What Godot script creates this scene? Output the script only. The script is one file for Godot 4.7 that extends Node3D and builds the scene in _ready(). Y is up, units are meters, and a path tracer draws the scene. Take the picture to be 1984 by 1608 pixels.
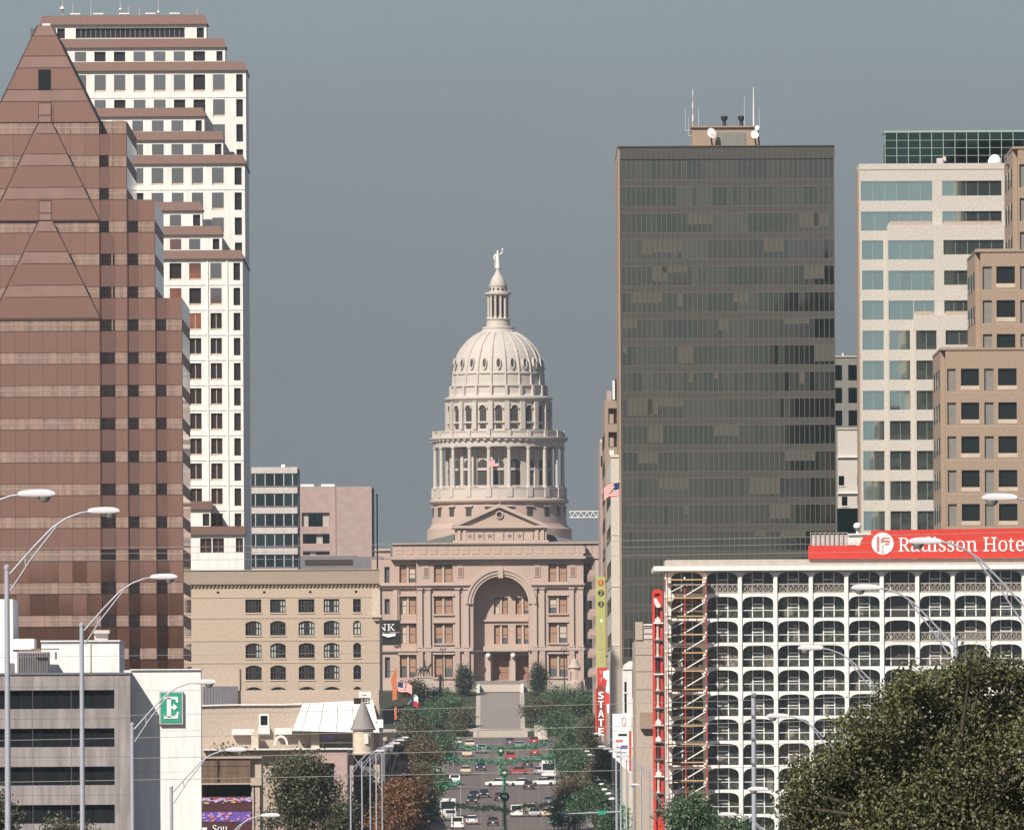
extends Node3D
# A long-lens view up a downtown avenue to a domed capitol. The camera stands on the avenue's axis (x = 0) and looks north (-z); metres, y up.
const F := 25560.0        # focal length in photograph pixels
const EYE := 20.0
var cb: Basis             # the camera's turn
var rx := 0.0
var ry := 0.0
var ax := 0.0
var ay := 0.0
var M := {}               # materials by name
var boxes := {}           # shared box meshes by size
var used := {}
var rng := RandomNumberGenerator.new()

# ---------- from the photograph's grid to metres at a known distance ----------
func anchor(px: float, py: float) -> void:
	var v := cb * Vector3((px - 992.0) / F, (804.0 - py) / F, -1.0)
	rx = v.x / -v.z
	ry = v.y / -v.z
	ax = px
	ay = py

func Q(px: float, py: float, d: float) -> Vector3:
	return Vector3(rx * d + (px - ax) * d / F, EYE + ry * d - (py - ay) * d / F, -d)

const LEVELS := [[-400, -1.0], [0, -1.6], [200, -4.0], [276, -5.0], [325, -5.6], [370, -7.9], [413, -9.7], [458, -11.9], [600, -12.6], [913, -11.3], [1151, -9.7], [1300, -10.5], [1600, -13.0], [1800, -11.6], [2080, -7.5], [2570, 7.3], [2600, 8.0], [2700, 17.6], [2725, 18.2], [2900, 18.2], [3300, 6.0], [9000, 0.0]]
func ground(d: float) -> float:
	for i in LEVELS.size() - 1:
		if d <= LEVELS[i + 1][0]:
			var t: float = clampf((d - LEVELS[i][0]) / (LEVELS[i + 1][0] - LEVELS[i][0]), 0.0, 1.0)
			return EYE + lerpf(LEVELS[i][1], LEVELS[i + 1][1], t)
	return EYE

func street_distance(row: float) -> float:
	var a := 1900.0
	var b := 2720.0
	for k in 40:
		var m := (a + b) / 2.0
		if 1507.0 - (ground(m) - EYE) * F / m > row:
			a = m
		else:
			b = m
	return (a + b) / 2.0

# ---------- things and parts ----------
func numbered(n: String) -> String:
	var k: int = used.get(n, 0)
	used[n] = k + 1
	return n if k == 0 else "%s_%03d" % [n, k]

func tag(o: Node, label: String, category: String, group := "") -> void:
	o.set_meta("label", label)
	o.set_meta("category", category)
	if group:
		o.set_meta("group", group)

func thing(n: String, label: String, category: String, at: Vector3, group := "", turn := 0.0) -> Node3D:
	var o := Node3D.new()
	o.name = numbered(n)
	add_child(o)
	o.position = at
	o.rotation.y = turn
	tag(o, label, category, group)
	return o

func gpos(n: Node) -> Vector3:
	var p := Vector3.ZERO
	while n is Node3D and n != self:
		p += n.position
		n = n.get_parent()
	return p

func part(parent: Node, n: String, mesh: Mesh, m: Material, at := Vector3.INF) -> MeshInstance3D:
	var o := MeshInstance3D.new()
	o.mesh = mesh
	o.material_override = m
	o.name = n
	if parent == self:
		o.name = numbered(n)
	parent.add_child(o, true)
	if at != Vector3.INF:
		o.position = at - gpos(parent)
	return o

func structure(o: Node) -> Node:
	o.set_meta("kind", "structure")
	return o

func stuff(o: Node) -> Node:
	o.set_meta("kind", "stuff")
	return o

func boxmesh(s: Vector3) -> BoxMesh:
	s = s.abs().max(Vector3(0.01, 0.01, 0.01))
	var k := s.snappedf(0.004)
	if not boxes.has(k):
		var b := BoxMesh.new()
		b.size = k
		boxes[k] = b
	return boxes[k]

func wbox(parent: Node, n: String, c: Vector3, s: Vector3, m: Material) -> MeshInstance3D:
	return part(parent, n, boxmesh(s), m, c)

# a box whose front face stands d metres off and covers that rectangle
func bx(parent: Node, n: String, x0: float, y0: float, x1: float, y1: float, d: float, depth: float, m: Material) -> MeshInstance3D:
	var a := Q(x0, y0, d)
	var b := Q(x1, y1, d)
	return wbox(parent, n, Vector3((a.x + b.x) / 2, (a.y + b.y) / 2, -d - depth / 2), Vector3(b.x - a.x, a.y - b.y, depth), m)

# the same box carried down to the ground
func bxg(parent: Node, n: String, x0: float, y0: float, x1: float, d: float, depth: float, m: Material) -> MeshInstance3D:
	var a := Q(x0, y0, d)
	var b := Q(x1, y0, d)
	var g := ground(d) - 0.6
	return wbox(parent, n, Vector3((a.x + b.x) / 2, (a.y + g) / 2, -d - depth / 2), Vector3(b.x - a.x, a.y - g, depth), m)

class Shape:
	var v := PackedVector3Array()
	var nn := PackedVector3Array()
	var uv := PackedVector2Array()
	var c := PackedColorArray()
	var i := PackedInt32Array()
	var o := Vector3.ZERO        # taken off every vertex
	var colored := false
	var col := Color.WHITE
	func tri(p: Vector3, q: Vector3, r: Vector3, n: Vector3) -> void:
		var k := v.size()
		if (q - p).cross(r - p).dot(n) > 0.0:
			var t := q
			q = r
			r = t
		v.append(p - o)
		v.append(q - o)
		v.append(r - o)
		for j in 3:
			nn.append(n)
			if colored:
				c.append(col)
			i.append(k + j)
	func quad(p: Vector3, q: Vector3, r: Vector3, s: Vector3, n: Vector3) -> void:
		tri(p, q, r, n)
		tri(p, r, s, n)
	func box(a: Vector3, b: Vector3) -> void:
		var lo := a.min(b)
		var hi := a.max(b)
		var x := [lo.x, hi.x]
		var y := [lo.y, hi.y]
		var z := [lo.z, hi.z]
		for k in 2:
			var f := k * 2.0 - 1.0
			quad(Vector3(x[k], y[0], z[0]), Vector3(x[k], y[1], z[0]), Vector3(x[k], y[1], z[1]), Vector3(x[k], y[0], z[1]), Vector3(f, 0, 0))
			quad(Vector3(x[0], y[k], z[0]), Vector3(x[1], y[k], z[0]), Vector3(x[1], y[k], z[1]), Vector3(x[0], y[k], z[1]), Vector3(0, f, 0))
			quad(Vector3(x[0], y[0], z[k]), Vector3(x[1], y[0], z[k]), Vector3(x[1], y[1], z[k]), Vector3(x[0], y[1], z[k]), Vector3(0, 0, f))
	# a round bar from p to q
	func bar(p: Vector3, q: Vector3, r0: float, r1: float, sides := 6) -> void:
		var along := (q - p).normalized()
		var u := along.cross(Vector3.UP if absf(along.y) < 0.9 else Vector3.RIGHT).normalized()
		var w := along.cross(u)
		for k in sides:
			var t0 := TAU * k / sides
			var t1 := TAU * (k + 1) / sides
			var d0 := u * cos(t0) + w * sin(t0)
			var d1 := u * cos(t1) + w * sin(t1)
			var b := v.size()
			for e in [[p + d0 * r0, d0], [p + d1 * r0, d1], [q + d1 * r1, d1], [q + d0 * r1, d0]]:
				v.append(e[0] - o)
				nn.append(e[1])
				if colored:
					c.append(col)
			i.append_array([b, b + 2, b + 1, b, b + 3, b + 2] if (v[b + 1] - v[b]).cross(v[b + 2] - v[b]).dot(d0) > 0 else [b, b + 1, b + 2, b, b + 2, b + 3])
			tri(p, p + d0 * r0, p + d1 * r0, -along)
			tri(q, q + d0 * r1, q + d1 * r1, along)
	func bars(pts: Array, r0: float, r1: float, sides := 6) -> void:
		for k in pts.size() - 1:
			bar(pts[k], pts[k + 1], lerpf(r0, r1, float(k) / (pts.size() - 1)), lerpf(r0, r1, float(k + 1) / (pts.size() - 1)), sides)
	# a turned shape: profile of (radius, height) round the upright axis through at
	func lathe(at: Vector3, profile: Array, sides := 40) -> void:
		if profile[0].y > profile[-1].y:
			profile = profile.duplicate()
			profile.reverse()
		for k in profile.size() - 1:
			var a: Vector2 = profile[k]
			var b: Vector2 = profile[k + 1]
			var tan2 := b - a
			if tan2.length() < 1e-5:
				continue
			var n2 := Vector2(-tan2.y, tan2.x).normalized() * -1.0
			for s in sides:
				var t0 := TAU * s / sides
				var t1 := TAU * (s + 1) / sides
				var e0 := Vector3(sin(t0), 0, cos(t0))
				var e1 := Vector3(sin(t1), 0, cos(t1))
				var k0 := v.size()
				for e in [[e0, a], [e1, a], [e1, b], [e0, b]]:
					v.append(at + e[0] * e[1].x + Vector3(0, e[1].y, 0) - o)
					nn.append((e[0] * n2.x + Vector3(0, n2.y, 0)).normalized())
					if colored:
						c.append(col)
				i.append_array([k0, k0 + 1, k0 + 2, k0, k0 + 2, k0 + 3] if tan2.y < 0 else [k0, k0 + 2, k0 + 1, k0, k0 + 3, k0 + 2])
	func mesh() -> ArrayMesh:
		var a := []
		a.resize(Mesh.ARRAY_MAX)
		a[Mesh.ARRAY_VERTEX] = v
		a[Mesh.ARRAY_NORMAL] = nn
		if colored:
			a[Mesh.ARRAY_COLOR] = c
		if uv.size() == v.size():
			a[Mesh.ARRAY_TEX_UV] = uv
		a[Mesh.ARRAY_INDEX] = i
		var m := ArrayMesh.new()
		m.add_surface_from_arrays(Mesh.PRIMITIVE_TRIANGLES, a)
		return m

func shape(parent: Node) -> Shape:
	var s := Shape.new()
	s.o = gpos(parent)
	return s

# an outline drawn through points of the photograph's grid, given a thickness going back from d
func prism(parent: Node, n: String, pts: Array, d: float, depth: float, m: Material) -> MeshInstance3D:
	var s := shape(parent)
	prism_into(s, pts, d, depth)
	return part(parent, n, s.mesh(), m)

func prism_into(s: Shape, pts: Array, d: float, depth: float) -> void:
	var flat := PackedVector2Array()
	for p in pts:
		var q := Q(p.x, p.y, d)
		flat.append(Vector2(q.x, q.y))
	if Geometry2D.is_polygon_clockwise(flat):
		flat.reverse()
	var idx := Geometry2D.triangulate_polygon(flat)
	for k in range(0, idx.size(), 3):
		var t := [flat[idx[k]], flat[idx[k + 1]], flat[idx[k + 2]]]
		s.tri(Vector3(t[0].x, t[0].y, -d), Vector3(t[1].x, t[1].y, -d), Vector3(t[2].x, t[2].y, -d), Vector3(0, 0, 1))
		s.tri(Vector3(t[0].x, t[0].y, -d - depth), Vector3(t[1].x, t[1].y, -d - depth), Vector3(t[2].x, t[2].y, -d - depth), Vector3(0, 0, -1))
	for k in flat.size():
		var a := flat[k]
		var b := flat[(k + 1) % flat.size()]
		var e := (b - a).normalized()
		s.quad(Vector3(a.x, a.y, -d), Vector3(b.x, b.y, -d), Vector3(b.x, b.y, -d - depth), Vector3(a.x, a.y, -d - depth), Vector3(e.y, -e.x, 0))

# a wall with rectangular openings: holes are Rect2 in the same grid; their reveals go back by thick
func holed(parent: Node, n: String, x0: float, y0: float, x1: float, y1: float, holes: Array, d: float, thick: float, m: Material, back := 0.0) -> MeshInstance3D:
	var s := shape(parent)
	var xs := [x0, x1]
	var ys := [y0, y1]
	for h in holes:
		for x in [h.position.x, h.end.x]:
			if x > x0 and x < x1 and not xs.has(x):
				xs.append(x)
		for y in [h.position.y, h.end.y]:
			if y > y0 and y < y1 and not ys.has(y):
				ys.append(y)
	xs.sort()
	ys.sort()
	for j in ys.size() - 1:
		var run := -1
		for k in xs.size():
			var open := true
			if k < xs.size() - 1:
				open = false
				var c := Vector2((xs[k] + xs[k + 1]) / 2.0, (ys[j] + ys[j + 1]) / 2.0)
				for h in holes:
					if h.has_point(c):
						open = true
						break
			if not open and run < 0:
				run = k
			if open and run >= 0:
				s.quad(Q(xs[run], ys[j], d), Q(xs[k], ys[j], d), Q(xs[k], ys[j + 1], d), Q(xs[run], ys[j + 1], d), Vector3(0, 0, 1))
				run = -1
	var t := Vector3(0, 0, -thick)
	for h in holes:
		var a := Q(h.position.x, h.position.y, d)
		var b := Q(h.end.x, h.position.y, d)
		var c := Q(h.end.x, h.end.y, d)
		var e := Q(h.position.x, h.end.y, d)
		s.quad(a, b, b + t, a + t, Vector3(0, -1, 0))
		s.quad(e, c, c + t, e + t, Vector3(0, 1, 0))
		s.quad(a, e, e + t, a + t, Vector3(1, 0, 0))
		s.quad(b, c, c + t, b + t, Vector3(-1, 0, 0))
	var w := Vector3(0, 0, -maxf(back, thick))
	var p := [Q(x0, y0, d), Q(x1, y0, d), Q(x1, y1, d), Q(x0, y1, d)]
	s.quad(p[0], p[1], p[1] + w, p[0] + w, Vector3(0, 1, 0))
	s.quad(p[1], p[2], p[2] + w, p[1] + w, Vector3(1, 0, 0))
	s.quad(p[3], p[0], p[0] + w, p[3] + w, Vector3(-1, 0, 0))
	s.quad(p[3], p[2], p[2] + w, p[3] + w, Vector3(0, -1, 0))
	if back > thick:
		s.quad(p[0] + w, p[1] + w, p[2] + w, p[3] + w, Vector3(0, 0, -1))
	return part(parent, n, s.mesh(), m)

# a pane of glass a hair out of true, as panes are
func pane(parent: Node, n: String, r: Rect2, d: float, m: Material, wob := 0.0012) -> MeshInstance3D:
	var o := bx(parent, n, r.position.x, r.position.y, r.end.x, r.end.y, d, 0.05, m)
	o.rotation = Vector3(rng.randfn(0, wob), rng.randfn(0, wob), 0)
	return o

# window bars as one mesh: a border and nx by ny lights
func bars_of(parent: Node, n: String, r: Rect2, d: float, nx: int, ny: int, w: float, m: Material, deep := 0.08) -> MeshInstance3D:
	var s := shape(parent)
	var a := Q(r.position.x, r.position.y, d)
	var b := Q(r.end.x, r.end.y, d)
	for k in nx + 1:
		var x := lerpf(a.x + w / 2, b.x - w / 2, float(k) / nx)
		s.box(Vector3(x - w / 2, a.y, -d), Vector3(x + w / 2, b.y, -d - deep))
	for k in ny + 1:
		var y := lerpf(a.y - w / 2, b.y + w / 2, float(k) / ny)
		s.box(Vector3(a.x, y - w / 2, -d + 0.003), Vector3(b.x, y + w / 2, -d - deep + 0.003))
	return part(parent, n, s.mesh(), m)

func text(parent: Node, n: String, words: String, x0: float, y0: float, x1: float, y1: float, d: float, m: Material, font := "Droid Serif") -> MeshInstance3D:
	var f := SystemFont.new()
	f.font_names = PackedStringArray([font])
	f.font_weight = 700 if font == "Droid Sans" else 400
	var t := TextMesh.new()
	t.text = words
	t.font = f
	t.font_size = 64
	t.pixel_size = 0.01
	t.depth = 0.05
	t.curve_step = 1.0
	var b := t.get_aabb()
	var a := Q(x0, y0, d)
	var c := Q(x1, y1, d)
	var o := part(parent, n, t, m)
	var sc := Vector3((c.x - a.x) / b.size.x, (a.y - c.y) / b.size.y, 1.0)
	o.scale = sc
	o.position = Vector3((a.x + c.x) / 2, (a.y + c.y) / 2, -d) - b.get_center() * sc - gpos(parent)
	return o

# ---------- materials ----------
func grain(seed_: int, freq: float, octaves: int, lo: float, speck: float, streak := 1) -> ImageTexture:
	var f := FastNoiseLite.new()
	f.seed = seed_
	f.noise_type = FastNoiseLite.TYPE_SIMPLEX_SMOOTH
	f.frequency = freq
	f.fractal_octaves = octaves
	var n := 512
	var im := f.get_seamless_image(n, n / streak)
	if streak > 1:
		im.resize(n, n, Image.INTERPOLATE_CUBIC)
	im.convert(Image.FORMAT_L8)
	var b := im.get_data()
	var r := RandomNumberGenerator.new()
	r.seed = seed_
	for k in b.size():
		b[k] = int(clampf(255.0 * lo + b[k] * (1.0 - lo) - r.randf() * speck * 255.0, 0.0, 255.0))
	return ImageTexture.create_from_image(Image.create_from_data(n, n, false, Image.FORMAT_L8, b))

func mat(n: String, c: Array, rough := 0.85, tex: Texture2D = null, size := 30.0, metal := 0.0) -> StandardMaterial3D:
	var m := StandardMaterial3D.new()
	m.resource_name = n
	m.albedo_color = Color(c[0], c[1], c[2]).linear_to_srgb()
	m.roughness = rough
	m.metallic = metal
	if tex:
		m.albedo_texture = tex
		m.uv1_triplanar = true
		m.uv1_world_triplanar = true
		m.uv1_scale = Vector3.ONE / size
	M[n] = m
	return m

func glass(n: String, c: Array, rough := 0.04) -> StandardMaterial3D:
	return mat(n, c, rough, null, 1.0, 1.0)

func materials() -> void:
	var fine := grain(11, 0.05, 5, 0.84, 0.10)
	var rough := grain(12, 0.02, 6, 0.74, 0.12)
	var soft := grain(13, 0.02, 5, 0.90, 0.06)
	var streaks := grain(14, 0.03, 4, 0.78, 0.07, 8)
	var grime := grain(16, 0.03, 4, 0.90, 0.05, 8)
	var blotch := grain(15, 0.02, 5, 0.45, 0.15)
	mat("capitol_granite", [0.60, 0.45, 0.385], 0.9, fine, 9.0)
	mat("capitol_trim", [0.65, 0.51, 0.445], 0.9, fine, 7.0)
	mat("capitol_iron", [0.68, 0.61, 0.55], 0.75, fine, 8.0)
	mat("capitol_terracotta", [0.38, 0.22, 0.155], 0.8, fine, 9.0)
	mat("capitol_roof", [0.16, 0.17, 0.17], 0.6, rough, 20.0)
	mat("capitol_dark", [0.06, 0.055, 0.05], 0.3)
	mat("capitol_glass", [0.10, 0.11, 0.12], 0.06)
	mat("blind", [0.40, 0.25, 0.175], 0.9, soft, 3.0)
	mat("blind_pale", [0.60, 0.52, 0.44], 0.9, soft, 3.0)
	mat("statue_stone", [0.78, 0.74, 0.66], 0.7)
	mat("brown_granite", [0.385, 0.255, 0.21], 0.75, streaks, 14.0)
	mat("brown_granite_b", [0.405, 0.268, 0.222], 0.75, streaks, 14.0)
	mat("brown_granite_c", [0.365, 0.246, 0.204], 0.75, streaks, 14.0)
	mat("granite_course", [0.43, 0.30, 0.25], 0.75, soft, 14.0)
	mat("bronze_spandrel", [0.30, 0.18, 0.152], 0.55, soft, 30.0)
	glass("bronze_glass", [1.0, 0.51, 0.37], 0.03)
	M.bronze_glass.metallic = 0.935
	mat("joint", [0.05, 0.03, 0.03], 0.8)
	mat("white_stone", [0.88, 0.86, 0.82], 0.85, grime, 12.0)
	mat("blind_grey", [0.082, 0.077, 0.063], 0.8)
	mat("brown_tile", [0.225, 0.125, 0.10], 0.7, fine, 8.0)
	glass("grey_glass", [0.72, 0.62, 0.57], 0.05)
	mat("grey_glass_b", [0.028, 0.025, 0.026], 0.08)
	mat("curtain", [0.42, 0.38, 0.35], 0.9)
	mat("panel_white", [0.62, 0.56, 0.54], 0.8, soft, 15.0)
	glass("green_glass", [0.16, 0.24, 0.25], 0.05)
	glass("green_glass_b", [0.22, 0.36, 0.36], 0.05)
	mat("pink_concrete", [0.46, 0.34, 0.31], 0.9, soft, 25.0)
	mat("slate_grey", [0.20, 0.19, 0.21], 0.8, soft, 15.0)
	mat("tan_brick", [0.63, 0.505, 0.40], 0.92, fine, 7.0)
	mat("tan_brick_dull", [0.44, 0.36, 0.285], 0.92, fine, 6.0)
	mat("terracotta_trim", [0.66, 0.56, 0.46], 0.8, soft, 8.0)
	mat("sash", [0.035, 0.030, 0.028], 0.6)
	mat("sash_glass", [0.46, 0.50, 0.48], 0.2)
	glass("sash_glass_dark", [0.10, 0.11, 0.12], 0.06)
	mat("stucco_tan", [0.60, 0.49, 0.41], 0.92, fine, 9.0)
	mat("stucco_pink", [0.52, 0.38, 0.36], 0.92, soft, 12.0)
	mat("stucco_cream", [0.72, 0.62, 0.50], 0.9, soft, 10.0)
	mat("roof_white", [0.84, 0.83, 0.80], 0.8, soft, 9.0)
	mat("turret_slate", [0.36, 0.33, 0.32], 0.8, fine, 5.0)
	mat("weathered_wood", [0.20, 0.13, 0.09], 0.9, streaks, 8.0)
	mat("hotel_grey", [0.40, 0.36, 0.36], 0.9, streaks, 12.0)
	mat("hotel_white", [0.89, 0.88, 0.87], 0.85, grime, 11.0)
	mat("strip_glass", [0.02, 0.022, 0.026], 0.12, fine, 6.0)
	mat("sign_green", [0.02, 0.30, 0.20], 0.5)
	mat("sign_white", [0.86, 0.86, 0.85], 0.6)
	mat("dark_spandrel", [0.074, 0.070, 0.062], 0.5, soft, 20.0)
	mat("dark_mullion", [0.105, 0.090, 0.076], 0.6)
	mat("dark_edge", [0.34, 0.25, 0.18], 0.7)
	glass("smoke_glass", [0.375, 0.335, 0.26], 0.05)
	glass("smoke_glass_b", [0.32, 0.315, 0.24], 0.05)
	glass("smoke_glass_c", [0.41, 0.37, 0.29], 0.08)
	glass("smoke_glass_d", [0.45, 0.41, 0.33], 0.15)
	mat("beige_stone", [0.69, 0.64, 0.58], 0.88, fine, 8.0)
	glass("teal_glass", [0.84, 1.0, 0.93], 0.03)
	M.teal_glass.metallic = 0.97
	glass("dark_green_glass", [0.11, 0.17, 0.15], 0.04)
	mat("green_mullion", [0.30, 0.38, 0.32], 0.5)
	mat("tan_precast", [0.44, 0.325, 0.24], 0.9, fine, 7.0)
	mat("tan_precast_pale", [0.62, 0.50, 0.40], 0.9, soft, 18.0)
	mat("grey_panel", [0.24, 0.23, 0.21], 0.5, soft, 10.0)
	mat("black_glass", [0.012, 0.016, 0.016], 0.06)
	mat("lattice_white", [0.91, 0.90, 0.88], 0.8, grime, 9.0)
	mat("room_glass", [0.12, 0.14, 0.125], 0.06, blotch, 5.0)
	mat("room_curtain", [0.30, 0.27, 0.23], 0.6, blotch, 5.0)
	mat("room_dark", [0.05, 0.046, 0.046], 0.1)
	mat("rail_grey", [0.32, 0.285, 0.255], 0.7)
	mat("hotel_beige", [0.52, 0.46, 0.40], 0.9, soft, 12.0)
	mat("sign_red", [0.72, 0.045, 0.025], 0.55, soft, 12.0)
	mat("mark_pink", [0.55, 0.16, 0.16], 0.6)
	mat("scaffold_red", [0.58, 0.03, 0.02], 0.6)
	mat("plank", [0.55, 0.36, 0.18], 0.9)
	mat("brace_white", [0.80, 0.79, 0.76], 0.7)
	mat("galvanised", [0.50, 0.51, 0.58], 0.45, soft, 3.0, 0.2)
	mat("luminaire", [0.58, 0.58, 0.61], 0.35)
	mat("lens_bowl", [0.30, 0.30, 0.28], 0.2)
	mat("cable", [0.34, 0.32, 0.30], 0.7)
	mat("black", [0.012, 0.012, 0.014], 0.6)
	mat("antenna_grey", [0.45, 0.45, 0.45], 0.6)
	mat("dish_white", [0.84, 0.84, 0.82], 0.5)
	mat("flag_red", [0.55, 0.03, 0.03], 0.9)
	mat("flag_white", [0.80, 0.78, 0.76], 0.9)
	mat("flag_blue", [0.02, 0.03, 0.12], 0.9)
	mat("banner_orange", [0.52, 0.15, 0.06], 0.9)
	mat("banner_olive", [0.42, 0.42, 0.14], 0.8)
	mat("theatre_maroon", [0.22, 0.03, 0.025], 0.6)
	mat("purple", [0.12, 0.07, 0.35], 0.6)
	mat("violet", [0.42, 0.30, 0.62], 0.6)
	mat("wine", [0.06, 0.012, 0.02], 0.7)
	mat("asphalt", [0.215, 0.175, 0.162], 0.95, rough, 18.0)
	mat("paving", [0.34, 0.295, 0.27], 0.95, fine, 8.0)
	mat("paving_pale", [0.60, 0.53, 0.46], 0.9, fine, 8.0)
	mat("kerb", [0.36, 0.33, 0.30], 0.95, fine, 5.0)
	mat("paint_white", [0.62, 0.60, 0.57], 0.9, blotch, 4.0)
	mat("lawn", [0.09, 0.095, 0.04], 1.0, blotch, 9.0)
	mat("earth", [0.13, 0.12, 0.085], 1.0, rough, 40.0)
	mat("bark", [0.09, 0.07, 0.055], 0.95, fine, 2.0)
	mat("bronze_statue", [0.05, 0.035, 0.03], 0.5)
	mat("tinsel", [0.01, 0.17, 0.07], 0.35, null, 1.0, 0.35)
	mat("bead", [0.30, 0.80, 0.52], 0.2, null, 1.0, 0.5)
	mat("tyre", [0.015, 0.015, 0.015], 0.9)
	mat("car_glass", [0.02, 0.025, 0.03], 0.05)
	mat("tail_red", [0.45, 0.02, 0.015], 0.3)
	mat("lamp_clear", [0.75, 0.75, 0.7], 0.2)
	for e in [["leaf_oak", [0.108, 0.112, 0.050]], ["leaf_green", [0.060, 0.108, 0.058]], ["leaf_dark", [0.080, 0.082, 0.048]], ["leaf_autumn", [0.155, 0.078, 0.036]], ["leaf_rust", [0.115, 0.085, 0.042]], ["leaf_cypress", [0.04, 0.055, 0.035]]]:
		var m := mat(e[0], [1, 1, 1], 0.55)
		m.vertex_color_use_as_albedo = true
		m.backlight_enabled = true
		m.backlight = Color(e[1][0], e[1][1], e[1][2]).linear_to_srgb() * 0.5
		m.set_meta("c", e[1])

# ---------- the setting ----------
func sheet(n: String, x0: float, x1: float, ds: Array, lift: float, m: Material) -> MeshInstance3D:
	var s := Shape.new()
	for k in ds.size() - 1:
		var a: float = ds[k]
		var b: float = ds[k + 1]
		var ya := ground(a) + lift
		var yb := ground(b) + lift
		var nrm := Vector3(0, b - a, yb - ya).normalized()
		s.quad(Vector3(x0, ya, -a), Vector3(x1, ya, -a), Vector3(x1, yb, -b), Vector3(x0, yb, -b), nrm)
	var o := part(self, n, s.mesh(), m)
	structure(o)
	return o

func steps(a: float, b: float) -> Array:
	var r := [a]
	for l in LEVELS:
		if l[0] > a and l[0] < b:
			r.append(float(l[0]))
	r.append(b)
	return r

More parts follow.
